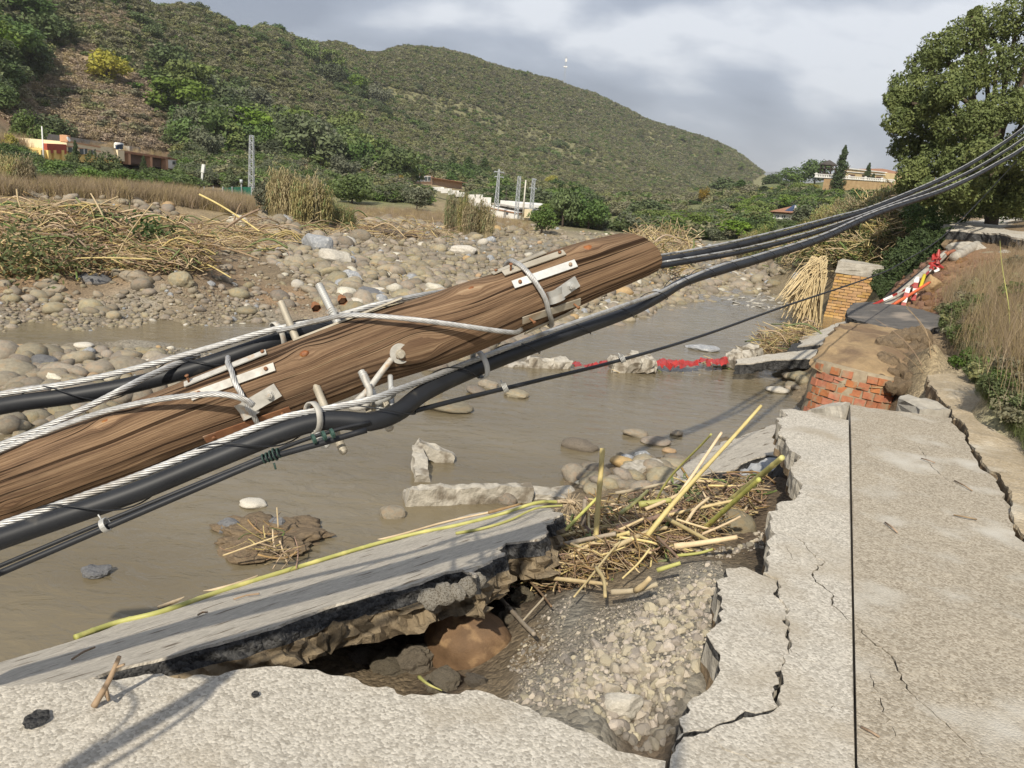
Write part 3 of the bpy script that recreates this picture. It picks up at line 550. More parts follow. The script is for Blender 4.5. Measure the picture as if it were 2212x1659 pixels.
# piece below the washout (left and bottom)
edgeA = [(-260, 1495), (0, 1481), (100, 1474), (175, 1467), (279, 1462), (349, 1453), (419, 1457), (489, 1453), (558, 1445), (621, 1443), (684, 1446), (733, 1459), (772, 1467), (836, 1481), (889, 1496), (931, 1500), (1007, 1489), (1053, 1494), (1103, 1511), (1152, 1534), (1198, 1553), (1255, 1580), (1293, 1599), (1331, 1622), (1370, 1628), (1438, 1645), (1436, 1662)]
pa = flat(edgeA) + [(.50, 1.62), (.62, 1.1), (.6, .1), (.6, -3), (-4.5, -3), (-4.5, 1.9)]
pa = jag(pa, .10, .035, straight=set(range(len(edgeA) - 2, len(pa))), seed=3)
rd = slab('road', pa, FLAT, ROADL, RM, grid=.07, und=.006); rd['kind'] = 'structure'
# cracked tongue between the washout and the long crack
crackL = [(1650, 1234), (1685, 1247), (1681, 1278), (1706, 1315), (1698, 1334), (1708, 1362), (1710, 1398), (1698, 1431), (1693, 1472), (1690, 1522), (1642, 1545), (1580, 1561), (1530, 1582), (1469, 1604)]
edgeB1 = [(1470, 1590), (1468, 1545), (1485, 1515), (1511, 1497), (1540, 1472), (1553, 1431), (1557, 1410), (1536, 1381), (1537, 1356), (1561, 1336), (1561, 1286), (1549, 1249), (1569, 1224), (1611, 1220)]
inb = [(x + (-9 if i < 10 else -8), y - (0 if i < 10 else 10)) for i, (x, y) in enumerate(crackL)]
pb1 = jag(flat(edgeB1 + inb), .09, .035, seed=5)
FB1 = plane_frame(np.array([0, 0, -.012]), np.array([1, 0, -.018]), np.array([0, 1, -.006]))
rd = slab('road_piece', pb1, ((0, 0, -.002), (1, 0, -.004), (0, 1, -.001), (.004, .001, 1)), SHADEL, RM, grid=.07, und=.005); rd['kind'] = 'structure'
# strip from the crack to the dark joint
edgeB2 = crackL[::-1] + [(1660, 1226), (1664, 1183), (1656, 1170), (1664, 1133), (1677, 1091), (1718, 1080), (1731, 1058), (1714, 1029), (1718, 1000), (1731, 988), (1702, 963), (1681, 934), (1677, 903), (1685, 885), (1710, 884), (1770, 896), (1833, 909)]
nb2 = len(edgeB2)
pb2 = flat(edgeB2 + [(1846, 1659)]) + [(1.03, 1.5), (.72, .1), (.72, -3), (.612, -3), (.612, .1), (.632, 1.1), (.51, 1.62)] + flat([(1446, 1660), (1448, 1642)])
pb2 = jag(pb2, .09, .035, straight=set(range(nb2 - 1, len(pb2) - 1)), seed=8)
h1 = sliver([(1672, 1140), (1700, 1152), (1731, 1166), (1755, 1195), (1780, 1213), (1760, 1232), (1759, 1250), (1797, 1282), (1801, 1307), (1835, 1342)], .010, seed=2)
h3 = sliver([(1500, 1598), (1535, 1592), (1562, 1616), (1622, 1640), (1720, 1651)], .007, seed=4)
rd = slab('road_strip', pb2, FLAT, ROADL, RM, holes=[h1, h3, sliver([(1702, 1400), (1740, 1428), (1792, 1440)], .004, seed=14), sliver([(1722, 1500), (1770, 1522), (1832, 1530)], .004, seed=15), sliver([(1700, 1180), (1712, 1205), (1735, 1222)], .004, seed=16)], grid=.07, und=.006); rd['kind'] = 'structure'
# plate right of the joint
edgeC = [(1836, 876), (1917, 889), (1985, 897), (2054, 905), (2083, 947), (2112, 1009), (2153, 1042), (2174, 1091), (2178, 1125), (2214, 1176), (2300, 1300)]
pc = flat(edgeC) + [(1.85, 1.6), (1.6, .1), (1.4, -3), (.732, -3), (.732, .1), (1.042, 1.5)] + flat([(1850, 1659)])
pc = jag(pc, .05, .05, straight=set(range(len(edgeC) - 1, len(pc))), seed=9)
h2 = sliver([(1846, 1352), (1876, 1387), (1921, 1420), (1962, 1500), (2052, 1580), (2122, 1642)], .008, seed=6)
rd = slab('road_plate', pc, ((0, 0, .012), (1, 0, 0), (0, 1, 0), (0, 0, 1)), ROADL, [M['road_dusty'], M['asphalt'], M['concrete'], M['soil']], holes=[h2, sliver([(1872, 1450), (1902, 1530), (1932, 1600)], .004, seed=17), sliver([(2002, 1480), (2080, 1502), (2150, 1562)], .004, seed=18), sliver([(1980, 960), (2010, 1010), (2070, 1060)], .005, seed=19)], grid=.07, und=.006); rd['kind'] = 'structure'
# dusty verge strip beside the plate, undercut at its far end
edgeG = [(2062, 905), (2030, 862), (2003, 812), (1985, 765), (2010, 742), (2060, 770), (2110, 840), (2160, 905), (2230, 985), (2310, 1100), (2310, 1302), (2222, 1174), (2186, 1124), (2182, 1088), (2160, 1040), (2120, 1005), (2091, 945)]
pg = jag(flat(edgeG), .06, .05, seed=12)
M['verge'] = mat('dusty_verge', (.44, .36, .245), (.32, .255, .165), 5, .95, .8, 60, c3=(.52, .47, .38), c3scale=2.2, dist=.008, voro=(60, (.25, .2, .13), (.55, .48, .38), .3))
rd = slab('road_shoulder', pg, ((0, 0, .02), (1, 0, 0), (0, 1, 0), (0, 0, 1)), [(.02, 0, .01), (.09, 1, .03), (.2, 1, .05), (.35, 1, .06)], [M['verge'], M['soil']], grid=.1, und=.03); rd['kind'] = 'structure'

# ---- big tilted slab at the water
SLABL = [(.012, 0, .004), (.03, 1, .012), (.06, 1, .018), (.085, 1, .014), (.105, 2, .03), (.125, 2, .045), (.15, 2, .05), (.175, 2, .06), (.20, 2, .06)]
fr1 = plane_frame(PZ(0, 1424, -.96), PZ(1050, 1104, -.96), PZ(560, 1345, -.36))
o1 = [(-330, 1545), (-150, 1490), (0, 1428), (110, 1398), (240, 1356), (400, 1297), (600, 1225), (800, 1160), (940, 1122), (1060, 1104), (1130, 1092), (1175, 1092), (1212, 1108), (1195, 1128), (1170, 1132), (1180, 1150), (1165, 1163), (1128, 1168), (1092, 1172), (1090, 1196), (1062, 1204), (1032, 1222), (1028, 1244), (1000, 1228), (960, 1236), (905, 1258), (800, 1282), (700, 1312), (600, 1352), (450, 1392), (300, 1432), (170, 1476), (40, 1530), (-150, 1600), (-330, 1680)]
big = empty('fallen_road_slab', PZ(560, 1345, -1.0), 'long tilted slab of broken road sliding into the muddy river with green canes on it', 'road slab')
M['soil_clod'] = mat('soil_clods', (.30, .235, .15), (.17, .13, .085), 11, .95, 1.0, 26, dist=.03)
slab('slab_top', jag(on_plane(o1, fr1), .07, .03, straight={0, 1}, seed=21), fr1, SLABL, [M['slab_top'], M['asphalt'], M['soil_clod']], grid=.06, und=.006, parent=big)
def clod_mesh(name, seed, m, sub=2, rough=.55):
    bm = bmesh.new(); bmesh.ops.create_icosphere(bm, subdivisions=sub + 1, radius=1); rng = np.random.default_rng(seed)
    co = np.array([v.co[:] for v in bm.verts]); d = 1 + rough * fbm(co * 1.3 + seed * 7.7, 3) + rough * .35 * fbm(co * 4 + seed, 2); co = co * d[:, None] * rng.uniform(.75, 1.15, 3)
    for v, c in zip(bm.verts, co): v.co = c
    me = bpy.data.meshes.new(name); bm.to_mesh(me); bm.free(); me.materials.append(m); return me
CLODS = [clod_mesh('soil_clod', s, M['soil_clod']) for s in range(5)]
# soil still stuck under its near edge
for i, (x, y) in enumerate([(455, 1428), (500, 1422), (545, 1408), (590, 1402), (630, 1392), (668, 1380), (700, 1368), (735, 1352), (770, 1342), (800, 1335), (835, 1318), (868, 1302), (900, 1290), (560, 1428), (640, 1412), (715, 1390), (780, 1366), (845, 1340), (520, 1440), (480, 1446), (610, 1425), (690, 1400), (820, 1352), (575, 1390), (655, 1370), (745, 1335), (815, 1312)]):
    p = PP(x, y, (fr1[0] - fr1[3] * .15, fr1[3])) + np.array([0, .05, 0]); s = random.uniform(.028, .06)
    inst('soil_clod', CLODS[i % 5], p, [random.uniform(0, 6) for _ in range(3)], (s * 1.3, s, s * .8), big)
# pale broken lip at its upper corner
lip = []
for x, y in [(930, 1292), (960, 1284), (985, 1278), (1010, 1268), (1030, 1258)]:
    p = PP(x, y, (fr1[0] - fr1[3] * .05, fr1[3])); inst('concrete_lip', clod_mesh('concrete_lip', int(x), M['concrete_pale'], 2, .22), p, [random.uniform(0, 6) for _ in range(3)], (.055, .045, .04), big)

# ---- second fallen slab, under the road edge
fr2 = plane_frame(PZ(1470, 1012, -.72), PZ(1690, 985, -.55), PZ(1590, 940, -.80))
o2 = [(1470, 1010), (1512, 982), (1556, 955), (1610, 938), (1668, 918), (1700, 915), (1712, 985), (1660, 982), (1600, 1002), (1578, 1018), (1540, 1018), (1505, 1030), (1452, 1046)]
s2 = slab('fallen_road_slab', jag(on_plane(o2, fr2), .05, .04, seed=31), fr2, [(.012, 0, .004), (.04, 1, .012), (.08, 1, .015), (.12, 1, .01), (.17, 2, .03)], [M['slab_top'], M['asphalt'], M['concrete']], grid=.08, und=.006)
tag(s2, 'tilted slab with thick black edge tucked under the jagged road edge', 'road slab')
# ---- fragments beyond the end of the road
def far_slab(name, px, pl, label, mats, layers, cat='road slab', seed=0, grid=.15, amp=.06):
    fr = plane_frame(*pl); o = slab(name, jag(on_plane(px, fr), amp, .06, seed=seed), fr, layers, mats, grid=grid, und=.012)
    return tag(o, label, cat)
SL = [(.015, 0, .006), (.05, 1, .02), (.11, 1, .03), (.16, 1, .03)]
far_slab('fallen_road_slab', [(1590, 776), (1660, 765), (1730, 758), (1792, 756), (1792, 768), (1740, 775), (1640, 782), (1588, 786)], (PZ(1600, 782, -.72), PZ(1790, 766, -.60), PZ(1700, 758, -.64)), 'flat thin slab with pale top and black edge lying before the brick drum', [M['road'], M['asphalt']], SL, seed=41)
far_slab('fallen_road_slab', [(1728, 728), (1770, 716), (1800, 700), (1806, 712), (1850, 738), (1836, 746), (1800, 752), (1770, 744), (1722, 748)], (PZ(1730, 745, -.68), PZ(1840, 745, -.40), PZ(1800, 702, -.55)), 'cracked pale slab leaning out of the water beside the brown mound', [M['road'], M['asphalt']], SL, seed=42)
far_slab('fallen_road_slab', [(1804, 699), (1838, 690), (1872, 692), (1862, 715), (1846, 735), (1812, 712)], (PZ(1808, 708, -.45), PZ(1850, 735, -.32), PZ(1850, 690, -.25)), 'small pale slab wedged under the dark asphalt sheet', [M['road'], M['asphalt']], SL, seed=43)
far_slab('asphalt_sheet', [(1828, 672), (1842, 654), (1880, 652), (1930, 658), (1990, 668), (2035, 682), (2030, 705), (2005, 716), (1960, 712), (1900, 706), (1850, 692), (1830, 682)], (PZ(1835, 680, .14), PZ(2010, 714, .20), PZ(1930, 656, .26)), 'curled sheet of dark asphalt balanced on the brown mound', [M['asphalt_top'], M['asphalt']], [(.03, 1, .02), (.07, 1, .03), (.11, 1, .03)], seed=44, amp=.03)
far_slab('asphalt_block', [(1712, 742), (1750, 738), (1782, 742), (1775, 752), (1735, 757), (1700, 756)], (PZ(1705, 756, -.75), PZ(1775, 752, -.66), PZ(1745, 738, -.66)), 'dark rough asphalt lump behind the flat thin slab', [M['asphalt'], M['asphalt']], SL, cat='asphalt lump', seed=45)
# far end of the road, hanging over the red bank
frR = plane_frame(PR(2035, 494, 21.5), PR(2212, 518, 19.0), PR(2130, 466, 31))
o = slab('far_road', jag(on_plane([(2030, 488), (2062, 481), (2100, 476), (2180, 466), (2330, 462), (2500, 470), (2500, 545), (2330, 524), (2212, 516), (2185, 512), (2160, 505), (2120, 500), (2080, 499), (2045, 497)], frR), .05, .15, straight={3, 4, 5, 6, 7}, seed=51), frR, [(.04, 0, .02), (.10, 1, .05), (.22, 1, .08), (.34, 2, .12), (.48, 2, .15)], [M['road'], M['asphalt'], M['soil']], grid=.5, und=.03)
o['kind'] = 'structure'
# ================================================================== fallen utility pole with its hardware
def pole_material():
    m, nt, b, o = nmat('weathered_pole_wood'); N = nt.nodes.new; L = nt.links.new
    a = N('ShaderNodeAttribute'); a.attribute_name = 'grain'
    def noise(sc, scale, det, rough=.6):
        mp = N('ShaderNodeMapping'); mp.inputs['Scale'].default_value = sc; L(a.outputs['Vector'], mp.inputs[0])
        n = N('ShaderNodeTexNoise'); n.inputs['Scale'].default_value = scale; n.inputs['Detail'].default_value = det; n.inputs['Roughness'].default_value = rough; L(mp.outputs[0], n.inputs['Vector']); return n.outputs['Fac']
    f1 = noise((1.1, 120, 1), 1, 6, .7); f2 = noise((1.6, 380, 1), 1, 5, .75); f3 = noise((1.6, 7, 1), 1, 5); f4 = noise((.8, 80, 1), 1, 3, .5)
    cr = N('ShaderNodeValToRGB'); e = cr.color_ramp.elements; e[0].position = .36; e[0].color = (.040, .024, .015, 1); e[1].position = .66; e[1].color = (.47, .345, .215, 1)
    for p, c in ((.44, (.145, .087, .052, 1)), (.54, (.275, .178, .105, 1))): q = e.new(p); q.color = c
    av = N('ShaderNodeMath'); av.operation = 'MULTIPLY_ADD'; av.inputs[1].default_value = .5; L(f1, av.inputs[0])
    a2 = N('ShaderNodeMath'); a2.operation = 'MULTIPLY'; a2.inputs[1].default_value = .5; L(f2, a2.inputs[0]); L(a2.outputs[0], av.inputs[2]); L(av.outputs[0], cr.inputs[0])
    # big tonal patches: greyer or more golden wood
    r3 = N('ShaderNodeMapRange'); r3.inputs[1].default_value = .42; r3.inputs[2].default_value = .68; L(f3, r3.inputs[0])
    mx = N('ShaderNodeMix'); mx.data_type = 'RGBA'; mx.blend_type = 'MULTIPLY'; L(r3.outputs[0], mx.inputs['Factor']); L(cr.outputs[0], mx.inputs['A']); mx.inputs['B'].default_value = (.62, .62, .64, 1)
    # golden brightening towards the butt: sunlit look painted along the grain coordinate
    sx = N('ShaderNodeSeparateXYZ'); L(a.outputs['Vector'], sx.inputs[0])
    rb = N('ShaderNodeMapRange'); rb.inputs[1].default_value = 1.15; rb.inputs[2].default_value = .35; L(sx.outputs[0], rb.inputs[0])
    mg = N('ShaderNodeMix'); mg.data_type = 'RGBA'; mg.blend_type = 'MULTIPLY'; L(rb.outputs[0], mg.inputs['Factor']); L(mx.outputs['Result'], mg.inputs['A']); mg.inputs['B'].default_value = (1.5, 1.32, 1.1, 1)
    # long drying checks
    ck = N('ShaderNodeMapRange'); ck.inputs[1].default_value = .385; ck.inputs[2].default_value = .425; L(f4, ck.inputs[0])
    mk = N('ShaderNodeMix'); mk.data_type = 'RGBA'; mk.blend_type = 'MULTIPLY'; mk.inputs['Factor'].default_value = 1; L(mg.outputs['Result'], mk.inputs['A'])
    cc = N('ShaderNodeValToRGB'); cc.color_ramp.elements[0].color = (.22, .19, .17, 1); cc.color_ramp.elements[1].color = (1, 1, 1, 1); L(ck.outputs[0], cc.inputs[0]); L(cc.outputs[0], mk.inputs['B'])
    L(mk.outputs['Result'], b.inputs['Base Color']); b.inputs['Roughness'].default_value = .85; b.inputs['Specular IOR Level'].default_value = .2
    hh = N('ShaderNodeMath'); hh.operation = 'MULTIPLY_ADD'; hh.inputs[1].default_value = .9; L(ck.outputs[0], hh.inputs[0]); L(av.outputs[0], hh.inputs[2])
    bp = N('ShaderNodeBump'); bp.inputs['Strength'].default_value = 1.0; bp.inputs['Distance'].default_value = .010; L(hh.outputs[0], bp.inputs['Height']); L(bp.outputs[0], b.inputs['Normal'])
    return m
M['pole'] = pole_material()
M['knot'] = mat('resin_knot', (.34, .12, .035), (.13, .05, .02), 45, .5, .5, 120, dist=.004, c3=(.42, .24, .07), c3scale=30)
# axis: picture x, y, depth, half width in picture units
AX = np.array([(-760, 1345, 2.26, 72), (-300, 1165, 2.36, 72), (0, 1056, 2.42, 74), (200, 982, 2.44, 76), (400, 905, 2.46, 78), (600, 832, 2.50, 80), (800, 757, 2.54, 78), (1000, 694, 2.60, 74), (1200, 612, 2.67, 68), (1365, 551, 2.73, 55)], float)
AXP = smooth_path([PD(a[0], a[1], a[2]) for a in AX], .007)
_ax_px = proj(AXP)[:, 0]
AXR = np.interp(_ax_px, AX[:, 0], AX[:, 3] * AX[:, 2] / FPX)
AXT = np.gradient(AXP, axis=0); AXT /= np.linalg.norm(AXT, axis=1)[:, None]
_te = EYE - AXP; _te -= AXT * (_te * AXT).sum(1)[:, None]; AXE = _te / np.linalg.norm(_te, axis=1)[:, None]
AXU = np.cross(AXT, AXE); AXU *= np.sign(AXU[:, 2:3])
AXS = arclen(AXP)
def on_pole(px, py):
    """picture point -> (axis index, angle): angle 0 faces the camera, + is up"""
    q = proj(AXP); d = np.array([px, py]) - q; t = np.gradient(q, axis=0); t /= np.linalg.norm(t, axis=1)[:, None]
    al = np.abs((d * t).sum(1)); i = int(np.argmin(al + 1e-3 * np.linalg.norm(d, axis=1)))
    off = (d[i] @ np.array([t[i, 1], -t[i, 0]])); half = AXR[i] * FPX / ((AXP[i] - EYE) @ _F)
    return i, math.asin(max(-.97, min(.97, off / half)))
def pole_pt(i, th, h=0.0):
    n = math.cos(th) * AXE[i] + math.sin(th) * AXU[i]
    return AXP[i] + (AXR[i] + h) * n, n
def pp(px, py, h=0.0): i, t = on_pole(px, py); return pole_pt(i, t, h)[0]
def pn(px, py): i, t = on_pole(px, py); return pole_pt(i, t)[1]
pole = empty('utility_pole', AXP[0] * np.array([1, 1, 0]), 'weathered round wooden utility pole lying slantwise across the picture, with steel fittings', 'utility pole')
KN = [(1253, 548, .024), (1008, 636, .026), (666, 766, .019), (262, 906, .023), (893, 752, .034), (92, 952, .010), (1150, 700, .010), (430, 985, .012), (55, 1075, .012)]
def build_pole():
    nt_ = 112; th = np.linspace(-math.pi, math.pi, nt_, endpoint=False); ns = len(AXP)
    S = np.repeat(AXS[:, None], nt_, 1); TH = np.repeat(th[None], ns, 0); Rr = np.repeat(AXR[:, None], nt_, 1)
    v = TH * .105; V0 = v.copy(); bump = np.zeros_like(S)
    for kx, ky, a in KN:
        i, t = on_pole(kx, ky); ds = (S - AXS[i]) / 1.9; dv = ((TH - t + math.pi) % (2 * math.pi) - math.pi) * .105
        rho2 = ds * ds + dv * dv + 1e-6; V0 = V0 - dv * np.minimum(1, (a * .85) ** 2 / rho2) * .80
        bump += (.017 * (a / .028)) * np.exp(-((S - AXS[i]) / (a * 3.0)) ** 2 - (dv / (a * 1.9)) ** 2)
    g = fbm(np.stack([S * 3.0, V0 * 60, np.zeros_like(S)], -1), 4, .6)
    Rr = Rr + bump + .0022 * g + .004 * fbm(np.stack([S * 4, np.cos(TH), np.sin(TH)], -1), 3)
    P = AXP[:, None] + Rr[..., None] * (np.cos(TH)[..., None] * AXE[:, None] + np.sin(TH)[..., None] * AXU[:, None])
    # slanting saw cut at the tip: the far/top side is cut back
    e = .055 * np.cos(TH - R_(-10)) - .03 * np.sin(TH); w = np.clip((S - (AXS[-1] - .30)) / .30, 0, 1) ** 1.3
    P = P + (w * e)[..., None] * AXT[:, None]
    idx = np.arange(ns * nt_).reshape(ns, nt_); n2 = np.roll(idx, -1, 1)
    Fq = np.stack([idx[:-1].ravel(), n2[:-1].ravel(), n2[1:].ravel(), idx[1:].ravel()], -1)
    V = P.reshape(-1, 3); o = obj('wooden_shaft', V, Fq, M['pole'], pole, smooth=True)
    at = o.data.attributes.new('grain', 'FLOAT_VECTOR', 'POINT'); gc = np.stack([S, V0, np.zeros_like(S)], -1).reshape(-1, 3)
    at.data.foreach_set('vector', gc.astype(np.float32).ravel())
    c = P[-1].mean(0); ring = P[-1]; inner = c + (ring - c) * .5
    capV = np.vstack([ring, inner, c[None]]); cf = [(j, (j + 1) % nt_, nt_ + (j + 1) % nt_, nt_ + j) for j in range(nt_)] + [(nt_ + j, nt_ + (j + 1) % nt_, 2 * nt_) for j in range(nt_)]
    obj('cut_end', capV, cf, mat('sawn_wood_end', (.30, .19, .10), (.14, .085, .05), 60, .8, .5, 90, dist=.004), pole)
    for kx, ky, a in KN[:5]:
        i, t = on_pole(kx, ky); p, n = pole_pt(i, t, .006 if a < .034 else .001)
        bm = bmesh.new(); bmesh.ops.create_icosphere(bm, subdivisions=3, radius=1); co = np.array([q.co[:] for q in bm.verts]); bm.faces.ensure_lookup_table(); fs = [tuple(q.index for q in f.verts) for f in bm.faces]; bm.free()
        co *= 1 + .12 * fbm(co * 2.2 + kx, 2)[:, None]; cu = np.cross(n, AXT[i]); rr = a * .74
        obj('knot', p + co[:, :1] * AXT[i] * rr * 1.15 + co[:, 1:2] * cu * rr * .8 + co[:, 2:] * n * (.007 * (a / .028) + bump[i].max() * .35), fs, M['knot'], pole, smooth=True)
build_pole()
def strip(name, a, b, w, h, m, parent, thick=.0035, nails=(.1, .9), bend=0.0, nail_long=()):
    A = pp(*a); B = pp(*b); nA = pn(*a); nB = pn(*b); n = nA + nB; n /= np.linalg.norm(n); t = (B - A); Lh = np.linalg.norm(t); t /= Lh; n -= t * (n @ t); n /= np.linalg.norm(n); c = np.cross(n, t)
    k = 8; V = []
    for i in range(k + 1):
        u = i / k; p = A + t * Lh * u + n * (h + .004 + bend * math.sin(math.pi * u))
        V += [p - c * w, p + c * w, p + c * w + n * thick, p - c * w + n * thick]
    F = []
    for i in range(k):
        q = 4 * i
        for j in range(4): F.append((q + j, q + (j + 1) % 4, q + 4 + (j + 1) % 4, q + 4 + j))
    F += [(3, 2, 1, 0), (4 * k, 4 * k + 1, 4 * k + 2, 4 * k + 3)]
    o = obj(name, V, F, m, parent)
    for u in nails:
        p = A + t * Lh * u + n * (h + .004 + thick); ln = .022 if u in nail_long else .004
        mb = MB(); mb.tube([p - n * .002, p + n * ln + t * (ln * .2)], .0035, 8); mb.tube([p + n * ln + t * (ln * .2), p + n * (ln + .003) + t * (ln * .2)], .0062, 10); mb.build('nail', M['rust'], o, True)
    return o
# upper group of packing strips
strip('packing_strip', (1058, 600), (1172, 553), .014, .002, M['zinc_dull'], pole, nails=(.08,))
strip('packing_strip', (1078, 602), (1206, 557), .014, .004, M['zinc_dull'], pole, nails=(.12, .92), nail_long=(.12,))
strip('packing_strip', (1092, 626), (1225, 579), .014, .003, M['galv'], pole)
strip('packing_strip', (1112, 694), (1240, 651), .014, .003, M['zinc_dull'], pole, nails=(.12, .88), nail_long=(.88, .12))
strip('packing_strip', (1128, 716), (1238, 680), .014, .002, M['zinc_dull'], pole, nails=())
# lower group
strip('packing_strip', (414, 832), (586, 763), .013, .002, M['galv_white'], pole, nails=(.06, .96), nail_long=(.06,))
strip('packing_strip', (434, 854), (606, 792), .014, .003, M['galv_white'], pole)
strip('packing_strip', (456, 938), (634, 876), .014, .003, M['rust'], pole)
strip('packing_strip', (474, 966), (634, 902), .014, .002, M['zinc_dull'], pole, nails=(.93,))
def disc(mb, p, n, r0, r1, h, k=24, flat=False):
    n = n / np.linalg.norm(n); u = np.cross(n, [0, 0, 1.0]); u /= np.linalg.norm(u); v = np.cross(n, u); th = np.linspace(0, 2 * math.pi, k, endpoint=False)
    ring = lambda r, z: p + n * z + r * (np.cos(th)[:, None] * u + np.sin(th)[:, None] * v)
    V = np.vstack([ring(r0, 0), ring(r1, h), [p + n * h]]); F = [(j, (j + 1) % k, k + (j + 1) % k, k + j) for j in range(k)] + [(k + j, k + (j + 1) % k, 2 * k) for j in range(k)]
    mb.add(V, F)
def clamp_plate(a, b, w, collar, m):
    """bolted plate with a bent collar that grips the wire loop"""
    A = pp(*a); B = pp(*b); n = pn(*a) + pn(*b); n /= np.linalg.norm(n); t = B - A; L_ = np.linalg.norm(t); t /= L_; n -= t * (n @ t); n /= np.linalg.norm(n); c = np.cross(n, t)
    mb = MB(); P8 = []
    for u in (0, L_):
        for s in (-w, w):
            for z in (.010, .016): P8.append(A + t * u + c * s + n * z)
    mb.hexa(P8); o = mb.build('clamp_plate', m, pole)
    q = A + t * L_ * .74 + n * .016; mb = MB(); disc(mb, q, n, .0135, .013, .003); disc(mb, q + n * .003, n, .0115, .0105, .010, 6); disc(mb, q + n * .013, n, .006, .005, .003, 12); mb.build('bolt_head', m, o)
    # collar: a strap bent over the wire
    C = pp(*collar[:2]); d = np.array(pp(*collar[2:])) - C; ld = np.linalg.norm(d); d /= ld; n2 = pn(*collar[:2]); sd = np.cross(d, n2); V = []; F = []; k = 14
    for j in range(k + 1):
        ph = -math.pi * .5 + 2 * math.pi * .5 * j / k * 1.0; x = math.sin(ph) * .026; z = .006 + math.cos(ph) * .020
        for u in (0, .5, 1):
            fl = 1 + .12 * (2 * u - 1) ** 2
            V += [C + d * ld * u + sd * x * fl + n2 * z * fl, C + d * ld * u + sd * x * fl * .88 + n2 * (z * fl - .003)]
    for j in range(k):
        for u in range(2):
            q = j * 6 + u * 2; F += [(q, q + 2, q + 8, q + 6), (q + 1, q + 7, q + 9, q + 3)]
        q = j * 6; F += [(q, q + 6, q + 7, q + 1), (q + 4, q + 5, q + 11, q + 10)]
    F += [(0, 1, 3, 2), (2, 3, 5, 4), (6 * k, 6 * k + 2, 6 * k + 3, 6 * k + 1), (6 * k + 2, 6 * k + 4, 6 * k + 5, 6 * k + 3)]
    obj('wire_collar', V, F, m, o)
clamp_plate((1172, 650), (1222, 614), .019, (1176, 632, 1186, 657), M['galv'])
clamp_plate((540, 876), (610, 836), .022, (538, 862, 556, 892), M['galv_white'])
# eye plate, arm and open hook
def hardware():
    p, n = pp(860, 762, .006), pn(860, 762); mb = MB(); disc(mb, p, n, .033, .032, .007, 32); o = mb.build('eye_plate', M['galv_white'], pole, False)
    mb = MB(); disc(mb, p + n * .007, n, .0155, .0145, .006, 20); disc(mb, p + n * .013, n, .0115, .010, .009, 8); mb.build('bolt_head', M['zinc_dull'], o)
    d0 = (p - EYE) @ _F
    arm = smooth_path([PD(846, 776, d0 - .006), PD(822, 806, d0 - .022), PD(795, 842, d0 - .05), PD(772, 866, d0 - .07), PD(758, 877, d0 - .075), PD(770, 881, d0 - .095), PD(788, 876, d0 - .11), PD(798, 862, d0 - .115), PD(798, 842, d0 - .115), PD(790, 824, d0 - .11), PD(786, 810, d0 - .105)], .006)
    mb = MB(); mb.tube(arm, np.r_[np.full(len(arm) - 10, .0098), np.linspace(.0098, .0062, 10)], 12); mb.build('hook_arm', M['galv_white'], pole, True)
    def rod(a, b, m, r=.0125):
        P = smooth_path([a, (np.array(a) + b) / 2, b], .0012); s = arclen(P)
        mb = MB(); mb.tube(P, r * (1 + .13 * np.sin(2 * math.pi * s / .0085)), 12); return mb.build('threaded_rod', m, pole, True)
    def nut(p, ax, m, r=.022, h=.020):
        mb = MB(); ax = ax / np.linalg.norm(ax); disc(mb, p - ax * h / 2, ax, r, r, h, 6); disc(mb, p + ax * h / 2, -ax, r, r, h, 6); mb.build('nut', m, pole)
    a, b = PD(689, 616, 2.62), PD(843, 928, 2.34); rod(a, b, M['galv']); ax = (b - a) / np.linalg.norm(b - a)
    nut(PD(718, 678, 2.57), ax, M['galv_white']); nut(PD(815, 872, 2.39), ax, M['zinc_dull'], .024, .022)
    a, b = PD(607, 654, 2.66), PD(743, 978, 2.26); rod(a, b, M['zinc_dull'], .0115); ax = (b - a) / np.linalg.norm(b - a)
    nut(PD(712, 905, 2.33), ax, M['galv'])
    for x, y, d in ((683, 665, 2.60), (740, 650, 2.58)):
        mb = MB(); c = PD(x, y, d); mb.tube([c, c + ax * -.022], .010, 10); disc(mb, c + ax * .004, -ax, .017, .016, .014, 6); mb.build('rusty_bolt', M['rust'], pole)
    # saddle bracket on top of the pole
    mb = MB(); A, B = PD(640, 744, 2.50), PD(872, 654, 2.53); t = (B - A); t /= np.linalg.norm(t); n = AXU[on_pole(760, 700)[0]]; c = np.cross(n, t); P8 = []
    for u, z0 in ((0, .000), (1, .0)):
        for s in (-.03, .03):
            for z in (.012, .018): P8.append((A if u == 0 else B) + c * s + n * z)
    mb.hexa(P8); mb.build('saddle_bracket', M['zinc_dull'], pole)
    # bracket under the pole at the hook
    mb = MB(); P = smooth_path([PD(812, 868, 2.36), PD(838, 856, 2.35), PD(850, 846, 2.34), PD(843, 842, 2.34)], .006); mb.tube(P, .013, 12); P = smooth_path([PD(843, 812, 2.44), PD(845, 850, 2.40), PD(846, 878, 2.37), PD(838, 892, 2.35), PD(828, 884, 2.35)], .006); mb.tube(P, .0085, 10)
    mb.build('lower_bracket', M['galv'], pole, True)
    nut(PD(797, 886, 2.36), AXT[200], M['zinc_dull'], .016, .016); nut(PD(836, 874, 2.36), AXT[200], M['zinc_dull'], .016, .016)
    # wire staple under the upper strips
    mb = MB(); mb.tube(smooth_path([PD(1100, 712, 2.62), PD(1108, 704, 2.60), PD(1122, 706, 2.60), PD(1124, 716, 2.60)], .005), .005, 8); mb.build('guy_hook', M['rust'], pole, True)
hardware()

